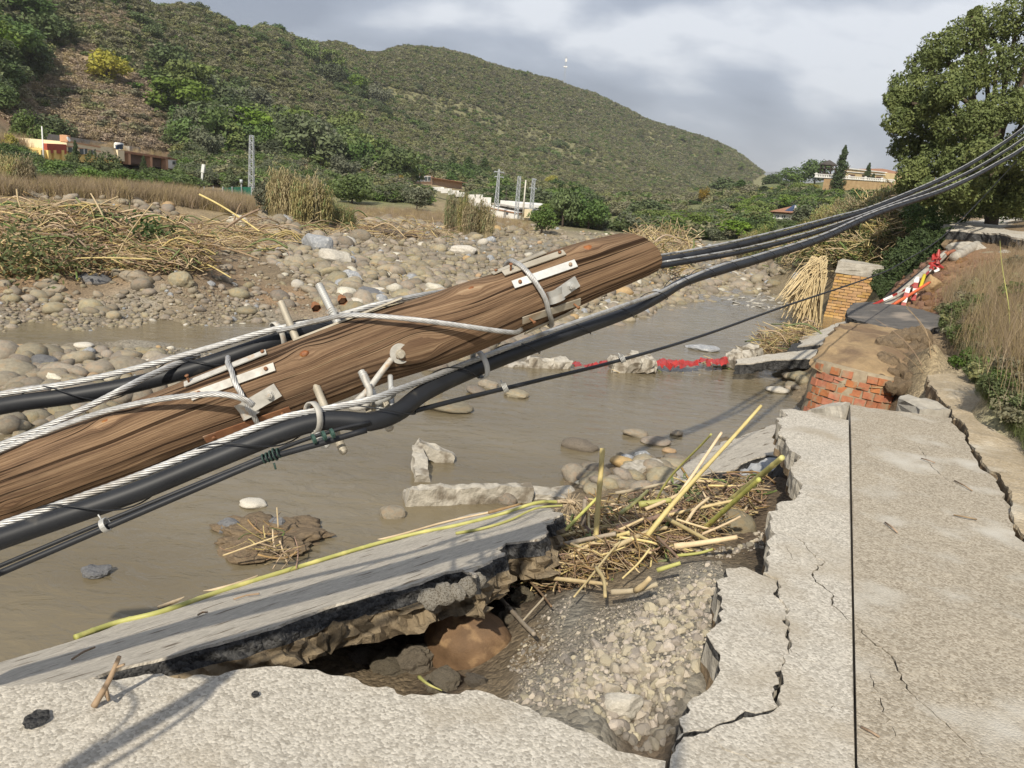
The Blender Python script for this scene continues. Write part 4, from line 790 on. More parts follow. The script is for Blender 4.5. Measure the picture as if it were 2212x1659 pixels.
# ================================================================== cables and steel strands
def strand_mb(mb, path, R, lay=None, fine=True):
    if not fine: mb.tube(path, R, 6); return
    lay = lay or 15 * R; mb.tube(path, R * .40, 5)
    for k in range(7): mb.tube(helix(path, R * .66, lay, 2 * math.pi * k / 7), R * .33, 5)
def px_path(pts, step): return smooth_path([PD(*p) for p in pts], step)
def loop_about(P, r, k=22):
    """closed small ring about point P[1] with axis P[2]-P[0]"""
    ax = P[2] - P[0]; ax /= np.linalg.norm(ax); u = np.cross(ax, [0, 0, 1.0]); u /= np.linalg.norm(u); v = np.cross(ax, u); th = np.linspace(0, 2 * math.pi, k + 1)
    return P[1] + r * (np.cos(th)[:, None] * u + np.sin(th)[:, None] * v), ax
def band(name, c, ax, r, w, m, parent, th=.004):
    ax = ax / np.linalg.norm(ax); u = np.cross(ax, [0, 0, 1.0]); u /= np.linalg.norm(u); v = np.cross(ax, u); k = 26; t = np.linspace(0, 2 * math.pi, k, endpoint=False); V = []; F = []
    for rr, z in ((r, -w), (r + th, -w), (r + th, w), (r, w)): V.append(c + ax * z + rr * (np.cos(t)[:, None] * u + 1.15 * np.sin(t)[:, None] * v))
    for a in range(4):
        b2 = (a + 1) % 4; F += [(a * k + j, a * k + (j + 1) % k, b2 * k + (j + 1) % k, b2 * k + j) for j in range(k)]
    return obj(name, np.vstack(V), F, m, parent, True)
OFFL = [np.array(p) for p in ((-2.6, -.5, .35), (-1.75, .25, .72), (-1.30, .80, .90), (-1.12, 1.22, .95))]
def cable_thing(name, label, sheath, r, strandp, rs, near_x=1500, off=None, lash=.42, d_off=(0, 0, 0)):
    e = empty(name, PD(*sheath[len(sheath) // 2]) * [1, 1, 0], label, 'cable')
    pts = ([p + np.array(d_off) for p in off] if off else []) + [PD(*p) for p in sheath]
    P = smooth_path(pts, .03); mb = MB(); mb.tube(P, r, 18); mb.build('black_sheath', M['black_pe'], e, True)
    if strandp:
        sp = ([p + np.array(d_off) + np.array([0, 0, r + rs]) for p in off] if off else []) + [PD(*p) for p in strandp]
        S = smooth_path(sp, .012); q = proj(S)[:, 0]; mb = MB()
        nearm = (q < near_x) & (q > -200) & ((S - EYE) @ _F > 1.2); idx = np.nonzero(nearm)[0]
        strand_mb(mb, S[idx[0]:idx[-1] + 1], rs)
        if idx[0] > 1: mb.tube(S[:idx[0] + 1:4], rs * .9, 6)
        if idx[-1] < len(S) - 2: mb.tube(S[idx[-1]::6], rs * .9, 6)
        mb.build('steel_strand', M['strand'], e, True)
        if lash:
            Q = smooth_path(pts, .02); mb = MB(); mb.tube(helix(Q + np.array([0, 0, rs * .6]), r + rs * 1.1, lash), .0022, 5); mb.build('lashing_wire', M['black_pe'], e, True)
    return e
cA = cable_thing('telephone_cable', 'thick black cable with silver strand passing over and behind the wooden pole', [(-700, 1010, 2.5), (-300, 946, 2.52), (0, 878, 2.55), (150, 856, 2.58), (300, 828, 2.62), (450, 786, 2.66), (590, 738, 2.72), (680, 712, 2.80), (800, 692, 3.05), (950, 655, 3.5), (1150, 612, 4.4), (1400, 568, 5.6), (1520, 546, 6.2), (1650, 516, 7.0), (1800, 476, 9.0), (1900, 445, 11), (2050, 380, 14), (2150, 322, 16), (2250, 248, 18), (2500, 50, 22)], .0275,
                 [(-700, 985, 2.5), (-300, 920, 2.52), (0, 852, 2.55), (150, 828, 2.57), (300, 794, 2.60), (450, 752, 2.63), (590, 712, 2.66), (700, 690, 2.68), (800, 662, 2.70), (880, 644, 2.76), (960, 630, 2.95), (1150, 600, 4.0), (1400, 556, 5.6), (1520, 535, 6.2), (1650, 506, 7.0), (1800, 468, 9.0), (1900, 439, 11), (2050, 375, 14), (2150, 317, 16), (2250, 244, 18), (2500, 46, 22)], .0105, 1460)
cB = cable_thing('telephone_cable', 'thick black cable with silver strand sagging in front of and below the wooden pole', [(-260, 1258, 1.96), (0, 1165, 2.02), (150, 1113, 2.05), (300, 1060, 2.09), (450, 998, 2.13), (600, 937, 2.18), (680, 912, 2.21), (740, 908, 2.23), (800, 911, 2.25), (860, 890, 2.32), (920, 846, 2.46), (1030, 796, 2.75), (1200, 731, 3.2), (1350, 677, 3.7), (1420, 643, 4.0), (1480, 608, 4.4), (1560, 583, 4.9), (1650, 557, 5.6), (1780, 514, 7.2), (1900, 460, 9.4), (2050, 407, 12.5), (2150, 357, 14.5), (2250, 294, 16.5), (2500, 110, 21)], .0275,
                 [(-260, 1226, 1.97), (0, 1134, 2.03), (150, 1082, 2.06), (300, 1027, 2.10), (450, 966, 2.14), (600, 906, 2.18), (680, 888, 2.21), (760, 872, 2.24), (810, 860, 2.26), (860, 842, 2.33), (930, 816, 2.48), (1030, 776, 2.73), (1200, 712, 3.15), (1350, 659, 3.6), (1420, 634, 3.95), (1480, 604, 4.35), (1560, 572, 4.9), (1650, 547, 5.6), (1780, 505, 7.2), (1900, 453, 9.4), (2050, 402, 12.5), (2150, 352, 14.5), (2250, 289, 16.5), (2500, 105, 21)], .0105, 1460, off=OFFL)
cA2 = cable_thing('telephone_cable', 'slimmer black cable with silver strand just under the upper one, right of the pole tip', [(1150, 628, 4.3), (1385, 582, 5.5), (1500, 563, 6.0), (1600, 545, 6.6), (1700, 521, 7.3), (1800, 491, 8.6), (1900, 454, 10.4), (2050, 394, 13.4), (2150, 341, 15.4), (2250, 272, 17.4), (2500, 80, 22)], .019,
                  [(1150, 622, 4.3), (1385, 574, 5.5), (1500, 555, 6.0), (1600, 537, 6.6), (1700, 514, 7.3), (1800, 485, 8.6), (1900, 449, 10.4), (2050, 390, 13.4), (2150, 337, 15.4), (2250, 268, 17.4), (2500, 76, 22)], .0095, 1440)
def near_pt(e_pts, px):
    P = px_path(e_pts, .02); q = proj(P)[:, 0]; i = int(np.argmin(np.abs(q - px))); return P[i], P[min(i + 1, len(P) - 1)] - P[max(i - 1, 0)]
# clips that tie strand and sheath together
def clip_at(px, py, d, a, m, parent, r=.042, w=.009):
    c = PD(px, py, d); ax = PD(px + 30, py - 30 * a, d + .03) - PD(px - 30, py + 30 * a, d - .03); return band('cable_clip', c, ax, r, w, m, parent)
clip_at(600, 727, 2.70, .30, M['galv_white'], cA)
k = clip_at(676, 902, 2.20, .18, M['galv_white'], cB, .036)
mb = MB(); mb.tube(smooth_path([PD(684, 928, 2.2), PD(688, 944, 2.2), PD(700, 962, 2.2), PD(708, 956, 2.2), PD(706, 944, 2.2)], .004), .010, 10); mb.build('eye_bolt', M['galv'], k, True)
clip_at(1037, 788, 2.74, .40, M['grey_plastic'], cB, .041, .010)
def strand_thing(label, pts, R, closed=False, extra=()):
    P = px_path(pts, .009); mb = MB(); strand_mb(mb, P, R); o = mb.build('guy_strand', M['strand'], None, True); return tag(o, label, 'steel wire')
strand_thing('pair of silver guy strands running from the left edge up behind the thick black cable', [(-260, 1068, 2.34), (0, 962, 2.40), (100, 922, 2.42), (200, 874, 2.45), (262, 842, 2.47), (330, 808, 2.55), (430, 765, 2.68)], .0105)
strand_thing('silver guy strand lying on the wooden pole and ending in the lower clamp collar', [(-260, 1085, 2.30), (0, 973, 2.36), (130, 921, 2.37), (230, 888, 2.34), (330, 865, 2.31), (430, 853, 2.28), (490, 853, 2.27), (530, 864, 2.27), (548, 876, 2.28)], .0090)
strand_thing('silver guy strand crossing the wooden pole down to a rusty hook', [(600, 716, 2.58), (680, 694, 2.52), (740, 682, 2.45), (800, 682, 2.42), (900, 691, 2.41), (1000, 704, 2.44), (1070, 714, 2.48), (1112, 718, 2.52), (1126, 712, 2.56)], .0082)
def wrap(label, fr, to, R, extra0=0, extra1=0):
    i0, t0 = on_pole(*fr); i1, t1 = on_pole(*to); n = 50; P = []
    for k in range(n + 1):
        u = k / n; th = (t0 + extra0) + ((t1 - extra1) - (t0 + extra0)) * u; ii = int(round(i0 + (i1 - i0) * u)); P.append(pole_pt(ii, th, .010 + R)[0])
    mb = MB(); strand_mb(mb, smooth_path(P[::4], .008), R); o = mb.build('wire_loop', M['strand'], None, True); return tag(o, label, 'steel wire')
wrap('wire loop bound over the upper metal strips near the pole tip', (1090, 566), (1190, 690), .0085, .9, .9)
wrap('wire loop bound over the lower metal strips on the pole', (500, 790), (585, 918), .0085, .4, .9)
# thin service cables
def thin(label, pts, r, off=None, d=(0, 0, 0)):
    P = smooth_path(([p + np.array(d) for p in off] if off else []) + [PD(*p) for p in pts], .03); mb = MB(); mb.tube(P, r, 8); o = mb.build('service_cable', M['black_pe'], None, True); return tag(o, label, 'cable')
OFF2 = [p + np.array([.02, -.03, -.10]) for p in OFFL]; OFF3 = [p + np.array([-.16, -.16, -.12]) for p in OFFL]
thin('lower of two thin black cables leaving the left edge below the thick cable', [(-240, 1340, 1.90), (0, 1238, 1.95), (200, 1152, 2.0), (400, 1066, 2.05), (560, 998, 2.09), (630, 975, 2.12), (700, 956, 2.15), (760, 938, 2.18), (792, 929, 2.19)], .0085, OFF2)
thin('upper of two thin black cables leaving the left edge below the thick cable', [(-240, 1322, 1.92), (0, 1222, 1.97), (200, 1138, 2.02), (400, 1056, 2.07), (560, 990, 2.10), (610, 968, 2.13), (670, 946, 2.16), (740, 925, 2.19), (800, 912, 2.22)], .0060, OFF3)
tc1 = thin('thin twin black cable stretched over the water from the pole to the right bank', [(800, 914, 2.24), (860, 897, 2.34), (1000, 861, 2.6), (1170, 820, 3.0), (1340, 778, 3.6), (1520, 724, 4.6), (1700, 660, 6.2), (1880, 599, 9), (1950, 566, 11), (2060, 490, 14), (2212, 330, 18), (2400, 120, 22)], .0085)
for x, y, d in ((223, 1136, 2.0), (1087, 839, 2.78), (1340, 777, 3.58)):
    c = PD(x, y, d); ax = PD(x + 20, y - 9, d) - c; mb = MB()
    for j in range(4):
        L_, _ = loop_about([c - ax, c + ax * (j * .13), c + ax], .0165); mb.tube(L_, .0022, 5, False)
    mb.tube([c + [0, 0, .01], c + [-.012, 0, .03]], .002, 5); tag(mb.build('wire_tie', M['galv'], None, True), {223: 'small pale wire tie on the thin cables near the left edge', 1087: 'small pale wire tie on the thin cable over the water stones', 1340: 'small pale wire tie on the thin cable before the red netting'}[x], 'wire tie')
mb = MB(); rng = random.Random(4)
for j in range(5):
    c = PD(570 + j * 8, 991 - j * 3.2, 2.09 + .002 * j); ax = PD(600, 980, 2.1) - PD(560, 996, 2.1); L_, _ = loop_about([c - ax, c, c + ax * (1 + rng.uniform(-.5, .5))], rng.uniform(.011, .017)); mb.tube(L_, .0026, 5, False)
mb.tube(smooth_path([PD(592, 1000, 2.09), PD(596, 1014, 2.09)], .005), .003, 5)
tag(mb.build('cable_binding', mat('dark_green_wire', (.03, .06, .05), None, 5, .5, 0), None, True), 'knot of dark green wire binding the two thin cables', 'wire tie')
mb = MB()
for x, y in ((676, 949), (698, 942), (716, 937)):
    c = PD(x, y, 2.13); ax = PD(x + 20, y - 8, 2.14) - c
    for j in range(3):
        L_, _ = loop_about([c - ax, c + ax * j * .1, c + ax], .0125); mb.tube(L_, .0020, 5, False)
tag(mb.build('cable_binding', mat('green_wire', (.04, .085, .07), None, 5, .5, 0), None, True), 'coil of green wire on the thin cables just below the eye bolt', 'wire tie')
# ================================================================== stones
def stone_mesh(name, seed, m, sub=3, rough=.16, squash=(1, .85, .62), facet=0.0, smooth=True, det=.25):
    bm = bmesh.new(); bmesh.ops.create_icosphere(bm, subdivisions=sub, radius=1); co = np.array([v.co[:] for v in bm.verts]); rng = np.random.default_rng(seed)
    if facet:
        for _ in range(9):
            n = rng.normal(size=3); n /= np.linalg.norm(n); d = rng.uniform(.55, .85); t = co @ n - d; co = co - np.clip(t, 0, None)[:, None] * n * facet
    co = co * (1 + rough * fbm(co * .9 + seed * 3.7, 3) + rough * det * fbm(co * 3.5 + seed, 3))[:, None]
    co = co * (np.array(squash) * rng.uniform(.88, 1.12, 3)); co -= co.mean(0)
    for v, c in zip(bm.verts, co): v.co = c
    if smooth:
        for f in bm.faces: f.smooth = True
    me = bpy.data.meshes.new(name); bm.to_mesh(me); bm.free(); me.materials.append(m); return me
ST = [stone_mesh('river_stone', s, M['stone'], 2, .22) for s in range(7)] + [stone_mesh('river_stone', 20 + s, M['stone'], 2, .14, (1, .8, .5)) for s in range(4)] + [stone_mesh('river_stone', 40 + s, M['stone_pale'], 2, .2, facet=.6) for s in range(2)] + [stone_mesh('river_stone', 50, M['stone_ochre'], 2, .18)] + [stone_mesh('river_stone', 60 + s, M['stone_blue'], 2, .25, facet=.7) for s in range(2)]
WT = np.array([5] * 7 + [4] * 4 + [1.0] * 2 + [.8] + [.9] * 2); WT /= WT.sum()
SZ = []                                    # x, y, z, radius, mesh, zone
def stones_in(poly, n, zp, rmed, sig, rmax, zone, sink=.25):
    P = np.array(poly); lo, hi = P.min(0), P.max(0); q = RNG.uniform(lo, hi, (n * 4, 2)); q = q[in_poly(q[:, 0], q[:, 1], poly)][:n]
    for x, y in q:
        p = PZ(x, y, zp); r = min(rmax, rmed * math.exp(RNG.normal() * sig)); z = gz(p[0], p[1])[0]
        SZ.append((p[0], p[1], z + r * .62 * (1 - 2 * sink) * .6, r, int(RNG.choice(len(ST), p=WT)), zone))
Z_BAR = [(560, 560), (580, 505), (700, 488), (1100, 498), (1500, 516), (1640, 565), (1690, 595), (1640, 632), (1500, 640), (1420, 660), (1300, 690), (1130, 703), (1000, 740), (830, 690), (740, 665), (640, 610)]
stones_in(Z_BAR, 7000, -.72, .066, .55, .27, 'bar'); stones_in([(1300, 505), (1560, 530), (1700, 600), (1500, 640), (1300, 640)], 1500, -.75, .085, .5, .26, 'bar')
stones_in([(600, 560), (900, 560), (1060, 620), (900, 680), (760, 650)], 420, -.72, .12, .45, .28, 'bar')
stones_in([(380, 560), (560, 540), (700, 640), (560, 670), (430, 610)], 110, -.75, .06, .6, .2, 'bar'); stones_in([(430, 560), (640, 560), (760, 690), (560, 690), (430, 640)], 420, -.8, .028, .6, .09, 'pebble')
stones_in([(0, 600), (240, 592), (430, 620), (360, 660), (200, 668), (0, 640)], 120, -.78, .075, .6, .22, 'shore'); stones_in([(0, 650), (560, 655), (560, 694), (300, 700), (0, 704)], 1500, -.9, .028, .5, .10, 'pebble')
stones_in([(0, 748), (180, 745), (330, 752), (420, 800), (380, 850), (260, 880), (0, 925)], 330, -.87, .085, .55, .24, 'island'); stones_in([(0, 745), (560, 742), (520, 790), (200, 900), (0, 930)], 1000, -.9, .025, .5, .07, 'pebble')
stones_in([(860, 800), (960, 775), (1080, 820), (1100, 860), (1000, 890), (890, 880)], 16, -1.0, .10, .4, .2, 'water'); stones_in([(1240, 1010), (1330, 985), (1450, 985), (1560, 960), (1540, 1040), (1440, 1090), (1330, 1080), (1240, 1060)], 90, -.92, .075, .5, .15, 'near')
stones_in([(1110, 690), (1290, 680), (1420, 640), (1460, 660), (1320, 706), (1130, 716)], 110, -.97, .10, .45, .22, 'bar'); stones_in([(1560, 600), (1740, 590), (1760, 650), (1650, 645), (1560, 630)], 70, -.98, .16, .45, .34, 'rapids')
stones_in([(1660, 790), (1740, 775), (1745, 840), (1690, 850)], 26, -.98, .085, .4, .16, 'drum'); stones_in([(1380, 680), (1720, 650), (1740, 760), (1500, 740)], 16, -1.0, .10, .4, .18, 'water')
stones_in([(0, 425), (250, 432), (380, 445), (380, 478), (250, 466), (0, 446)], 420, -.1, .11, .5, .28, 'bank')
stones_in([(560, 478), (860, 486), (1140, 498), (1140, 506), (860, 500), (560, 496)], 500, -.4, .15, .5, .34, 'bank')
for i, s in enumerate(SZ):                 # the bank stones sit on the cut face, not on a level plane
    if s[5] == 'bank':
        q = proj(np.array(s[:3])); p = G(q[0], q[1]); SZ[i] = (p[0], p[1], p[2] + .02, s[3], s[4], 'bank')
SZA = np.array([(s[0], s[1], s[2], s[3]) for s in SZ]); show = SZA[:, 3] / np.linalg.norm(SZA[:, :3] - EYE, axis=1)
SLAB_ZONES = {'bar': 'rounded grey-brown cobble on the wide gravel bar across the river', 'shore': 'rounded stone on the brown mud flat below the reed debris heap', 'pebble': 'small pebble on the grey shingle strip', 'island': 'rounded stone on the shingle spit left of the wooden pole', 'water': 'stone standing alone in the shallow brown water',
              'near': 'wet stone at the waterline beside the reed pile', 'rapids': 'stone in the white riffle upstream by the brick pier', 'drum': 'rounded stone at the foot of the red brick drum', 'bank': 'stone lodged in the dark cut bank below the dry grass'}
MARKS = [('the jagged blue boulder', 682, 530), ('the white streaked rock', 722, 560), ('the dark flat rock', 800, 640), ('the bright white boulder', 1001, 540), ('the brown drift boulder', 775, 512), ('the pale block', 508, 475), ('the squarish mud-flat boulder', 387, 605), ('the long grey boulder', 190, 602), ('the broad brown boulder', 285, 596), ('the flat-topped brown boulder', 110, 625),
         ('the plump yellowish boulder', 42, 755), ('the dark spit boulder', 88, 780), ('the smooth grey spit boulder', 130, 800), ('the white spit stone', 178, 748), ('the guy strands', 300, 850), ('the threaded rods', 650, 640), ('the upper metal strips', 1100, 600), ('the drift heap', 250, 560), ('the pole tip', 1360, 560), ('the reed heap', 1440, 540), ('the lower cable', 1300, 690), ('the riffle', 1640, 620), ('the tall reeds', 645, 470), ('the second reed clump', 1000, 500), ('the rounded bush', 1170, 500)]
GMARKS = [('the largest pale block', 1345, 1520), ('the bottom of the pothole', 1370, 1590), ('the jagged road piece', 1540, 1400), ('the cane pile', 1400, 1280), ('the near road edge', 1220, 1550), ('the middle of the spill', 1430, 1400), ('the top of the spill', 1490, 1290), ('the pothole rim', 1470, 1540)]
order = np.argsort(-show); big_i = order[:290]; rest = order[290:]
for i in big_i:
    x, y, z, r, k, zn = SZ[i]; o = inst('river_stone', ST[k], (x, y, z), (RNG.normal(0, .2), RNG.normal(0, .2), RNG.uniform(0, 6.3)), (r, r, r * RNG.uniform(.75, 1.05)))
    q = proj(np.array([x, y, z])); tone = 'grey-brown' if k < 7 else 'flat grey-brown' if k < 11 else 'pale' if k < 13 else 'ochre' if k == 13 else 'blue-grey'; szn = 'large' if r > .21 else 'medium' if r > .14 else 'small'
    lb = '%s %s %s %s' % (szn, tone, {'pebble': 'pebble', 'bar': 'cobble', 'bank': 'bank stone'}.get(zn, 'stone'), beside(q[0], q[1], MARKS)) if zn in ('bar', 'shore', 'island', 'bank') else szn + ' ' + SLAB_ZONES[zn]
    tag(o, lb, 'stone', 'stones ' + {'bar': 'of the wide gravel bar', 'shore': 'on the mud flat', 'pebble': 'of the shingle strip', 'island': 'of the shingle spit', 'water': 'in the shallow water', 'near': 'at the near waterline', 'rapids': 'in the riffle', 'drum': 'at the brick drum', 'bank': 'in the cut bank'}[zn])
scatter('river_cobbles', SZA[rest, :3], SZA[rest, 3], np.c_[RNG.normal(0, .25, len(rest)), RNG.normal(0, .25, len(rest)), RNG.uniform(0, 6.3, len(rest))], [SZ[i][4] for i in rest], ST, label='grey-brown cobbles and pebbles covering the river bars')
# stones that stand out
def rock(px, py, wpx, hpx, m, label, z=None, seed=0, facet=0.0, rough=.2, dep=.8, rotz=0, sub=3, tilt=0, cat='stone', sink=.32, det=.25):
    p = PZ(px, py, z) if z is not None else G(px, py); d = (p - EYE) @ _F; w = wpx * d / FPX / 2; h = hpx * d / FPX / 2
    me = stone_mesh('boulder', seed, m, sub, rough, (1, 1, 1), facet, not facet, det); o = inst('boulder', me, p + np.array([0, w * dep * .5, h * (1 - 2 * sink)]), (0, tilt, rotz), (w, w * dep, h)); return tag(o, label, cat)
rock(682, 543, 70, 62, M['stone_blue'], 'jagged blue-grey boulder standing tallest on the gravel bar', seed=1, facet=.9)
rock(722, 570, 84, 44, M['stone_pale'], 'white streaked rock leaning against the jagged blue-grey boulder', seed=2, facet=.9, tilt=.35)
rock(757, 610, 44, 46, M['stone_blue'], 'squarish blue-grey rock below the white streaked rock', seed=3, facet=.9)
rock(800, 648, 86, 30, M['stone_dark'], 'dark slate-like rock lying flat beside the cable', seed=4, facet=.8, tilt=.35)
rock(1001, 549, 54, 30, M['stone_pale'], 'bright white boulder alone on the gravel bar', seed=5, facet=.5)
rock(508, 486, 42, 38, M['stone_pale'], 'pale speckled block among the driftwood left of the tall reeds', seed=6, facet=.9)
rock(775, 520, 48, 34, M['stone'], 'large rounded brown boulder beside the reed drift', seed=7)
rock(387, 617, 54, 40, M['stone'], 'large squarish boulder on the mud flat right of the debris heap', seed=8, facet=.3)
rock(190, 612, 76, 28, M['stone_dark'], 'long grey boulder at the foot of the debris heap', seed=9)
rock(285, 608, 70, 36, M['stone'], 'broad brown boulder between the long grey boulder and the squarish one', seed=10, facet=.3)
rock(110, 634, 56, 26, M['stone'], 'flat-topped brown boulder on the mud flat at the left', seed=11, facet=.4)
rock(42, 765, 58, 30, M['stone_ochre'], 'plump yellowish boulder at the left edge of the shingle spit', seed=12)
rock(178, 752, 38, 14, M['stone_pale'], 'small white stone at the water channel on the spit', seed=13)
rock(88, 792, 62, 34, M['stone_dark'], 'dark grey faceted boulder in the middle of the shingle spit', seed=14, facet=.6)
rock(130, 813, 64, 40, M['stone'], 'smooth grey boulder beside the dark faceted one', seed=15)
rock(965, 888, 108, 26, M['stone'], 'broad flat grey stone in the water under the thin cable', z=-1.0, seed=16, sink=.3)
rock(1116, 858, 58, 20, M['stone'], 'flat oval stone alone in the water under the thin cable', z=-1.0, seed=17, facet=.3)
rock(1055, 838, 44, 24, M['stone'], 'pointed grey stone in the shallows just below the thick cable', z=-1.0, seed=18, facet=.3)
rock(1030, 850, 48, 18, M['stone'], 'slanting oblong stone in the shallows next to the pointed one', z=-1.0, seed=19, tilt=.2)
rock(935, 800, 60, 36, M['stone'], 'large rounded stone at the near edge of the shallows by the pole', z=-1.0, seed=20)
rock(925, 842, 64, 36, M['stone'], 'big grey stone in the shallows nearest the hanging hook', z=-1.0, seed=21)
rock(1374, 944, 58, 24, M['stone'], 'domed grey stone in the water above the reed pile', z=-1.0, seed=22)
rock(1420, 961, 64, 20, M['stone'], 'flat oblong stone touching the domed grey stone', z=-1.0, seed=23)
rock(1462, 941, 28, 16, M['stone'], 'small round stone in the water near the domed grey stone', z=-1.0, seed=24)
rock(1447, 978, 34, 13, M['stone_ochre'], 'small brownish stone half under water above the white concrete block', z=-1.0, seed=25)
rock(1683, 848, 54, 16, M['stone_pale'], 'flat pale stone in the water left of the brick drum', z=-1.0, seed=26)
rock(541, 1096, 58, 22, M['stone_pale'], 'flat pale oval stone in the brown water below the cables', z=-1.0, seed=27)
rock(845, 1118, 52, 32, M['stone'], 'rounded tan stone in the water beside the tilted slab', z=-1.0, seed=28, facet=.3)
rock(196, 1250, 74, 34, M['stone_dark'], 'dark rough lump of asphalt half sunk in the brown water', z=-1.0, seed=29, facet=.5, rough=.4, cat='asphalt lump')
rock(1095, 1092, 46, 34, M['stone'], 'rounded stone against the end of the concrete kerb', z=-1.0, seed=30, facet=.2)
rock(1345, 1006, 50, 26, M['stone_ochre'], 'orange-brown stone among the stones at the waterline', z=-.93, seed=31)
rock(1588, 1160, 92, 66, M['stone'], 'large rounded tan boulder at the right end of the reed pile', z=-.46, seed=32, sink=.25)
rock(1290, 1035, 60, 40, M['stone'], 'grey rounded stone at the left of the waterline stones', z=-.95, seed=33)
rock(1425, 1090, 56, 44, M['stone'], 'brown rounded stone behind the long leaning cane', z=-.75, seed=34)
b = rock(1010, 1446, 200, 165, M['boulder'], 'large smooth orange-brown boulder exposed inside the washout hole', z=-.74, seed=35, rough=.16, sink=.28, sub=4, dep=.8); b.data.polygons.foreach_set('use_smooth', np.ones(len(b.data.polygons), bool))
rock(640, 615 + 5, 30, 22, M['stone_pale'], 'pale boulder next to the mud flat on the bar', seed=36)
rock(1705, 632, 60, 34, M['stone_pale'], 'white rock in the riffle at the foot of the leaning reeds', z=-1.0, seed=37, facet=.8)
rock(1642, 612, 46, 20, M['stone_blue'], 'grey-white rock at the head of the riffle', z=-.98, seed=38, facet=.8)
rock(1520, 757, 80, 14, M['stone_blue'], 'long flat blue-grey rock awash in midstream', z=-1.0, seed=39, facet=.6)
rock(1253, 972, 66, 26, M['clod'], 'flat clod of mud and straw stranded in the water', z=-1.0, seed=40, rough=.35, cat='mud clod')
# mud island with straw on it
mi = rock(545, 1192, 225, 74, M['soil'], 'low gravelly mud mound rising from the brown water with straw on top', z=-1.03, seed=41, rough=.4, sink=.40, cat='mud mound', sub=5, det=.7)
rock(490, 1150, 70, 36, M['stone_dark'], 'dark asphalt lump behind the mud mound', z=-1.0, seed=42, facet=.5, rough=.3, cat='asphalt lump'); rock(598, 1146, 52, 40, M['stone_dark'], 'small dark asphalt lump at the right shoulder of the mud mound', z=-.98, seed=43, facet=.5, rough=.4, cat='asphalt lump')
# mud clods in the hole
for i, (x, y, w, h, z) in enumerate([(900, 1440, 90, 60, -.72), (955, 1486, 80, 40, -.62), (845, 1455, 100, 50, -.78), (1060, 1420, 70, 56, -.66), (1110, 1350, 60, 50, -.66), (1130, 1300, 60, 50, -.62), (1175, 1280, 60, 46, -.60), (780, 1445, 110, 50, -.85), (1030, 1482, 50, 30, -.56), (1190, 1230, 80, 60, -.70), (1240, 1210, 90, 60, -.66), (1090, 1250, 60, 50, -.80)]):
    rock(x, y, w, h, M['clod'], ('big ' if w * h > 4500 else 'small ') + 'cracked grey mud clod ' + beside(x, y, [('the orange-brown boulder', 1003, 1380), ('the near road edge', 860, 1490), ('the green reed leaf', 930, 1484), ('the dark cavity', 780, 1430), ('the slab corner', 1085, 1230), ('the cane pile', 1230, 1240)]), z=z, seed=70 + i, rough=.35, facet=.6, cat='mud clod', sink=.38, sub=4, det=.55)['group'] = 'mud clods in the washout hole'
# crushed stone spilling from the road base
GR = [stone_mesh('crushed_stone', 100 + s, M['gravel'], 2, .18, (1, .9, .75), 1.0, False) for s in range(9)] + [stone_mesh('crushed_stone', 120 + s, M['gravel_dark'], 2, .18, (1, .9, .75), 1.0, False) for s in range(4)]
GZL = []
def gravel_in(poly, n, rmed, sig, rmax, dark=0.0, zp=-.27, lift=-.05):
    P = np.array(poly); lo, hi = P.min(0), P.max(0); q = RNG.uniform(lo, hi, (n * 5, 2)); q = q[in_poly(q[:, 0], q[:, 1], poly)][:n]
    for x, y in q:
        p = PZ(x, y, zp); r = min(rmax, rmed * math.exp(RNG.normal() * sig)); z = gz(p[0], p[1])[0]; GZL.append((p[0], p[1], z + r * lift, r, int(RNG.integers(9, 13)) if RNG.random() < dark else int(RNG.integers(0, 9))))
gravel_in([(1330, 1340), (1440, 1275), (1540, 1262), (1548, 1330), (1530, 1380), (1545, 1430), (1480, 1510), (1455, 1560), (1330, 1575), (1220, 1530), (1250, 1440)], 620, .0175, .45, .042)
gravel_in([(1330, 1340), (1440, 1275), (1540, 1262), (1548, 1330), (1530, 1380), (1545, 1430), (1480, 1510), (1455, 1560), (1330, 1575), (1220, 1530), (1250, 1440)], 900, .009, .4, .02)
gravel_in([(1290, 1560), (1450, 1550), (1455, 1620), (1430, 1640), (1330, 1615)], 90, .018, .4, .036, .9, -.33)  # mostly dark stones: shade of the pothole bottom put into their colour
gravel_in([(1100, 1510), (1140, 1440), (1250, 1330), (1420, 1260), (1560, 1190), (1560, 1260), (1330, 1350), (1260, 1450), (1220, 1540)], 420, .007, .6, .028, .35)
gravel_in([(1440, 1190), (1600, 1190), (1650, 1140), (1650, 1200), (1560, 1225)], 160, .012, .5, .03, .4, -.42)
gravel_in([(1100, 1400), (1180, 1300), (1250, 1280), (1200, 1400), (1130, 1480)], 500, .005, .5, .018, .6, -.45); gravel_in([(1080, 1490), (1140, 1380), (1250, 1290), (1420, 1240), (1560, 1190), (1560, 1250), (1330, 1340), (1240, 1450), (1200, 1540)], 2200, .0042, .45, .012, .75)
ga = np.array([g[:4] for g in GZL]); od = np.argsort(-ga[:, 3] / np.linalg.norm(ga[:, :3] - EYE, axis=1))
for i in od[:290]:
    x, y, z, r, k = GZL[i]; dk = k >= 9; q = proj(np.array([x, y, z])); szn = 'large' if r > .03 else 'medium-sized' if r > .02 else 'small'
    tag(inst('crushed_stone', GR[k], (x, y, z), RNG.uniform(0, 6.3, 3), r * RNG.uniform(.85, 1.15, 3)), '%s %s crushed stone %s' % (szn, 'damp dark' if dk else 'pale angular', beside(q[0], q[1], GMARKS)), 'stone', 'dark crushed stones' if dk else 'pale crushed stones of the road base')
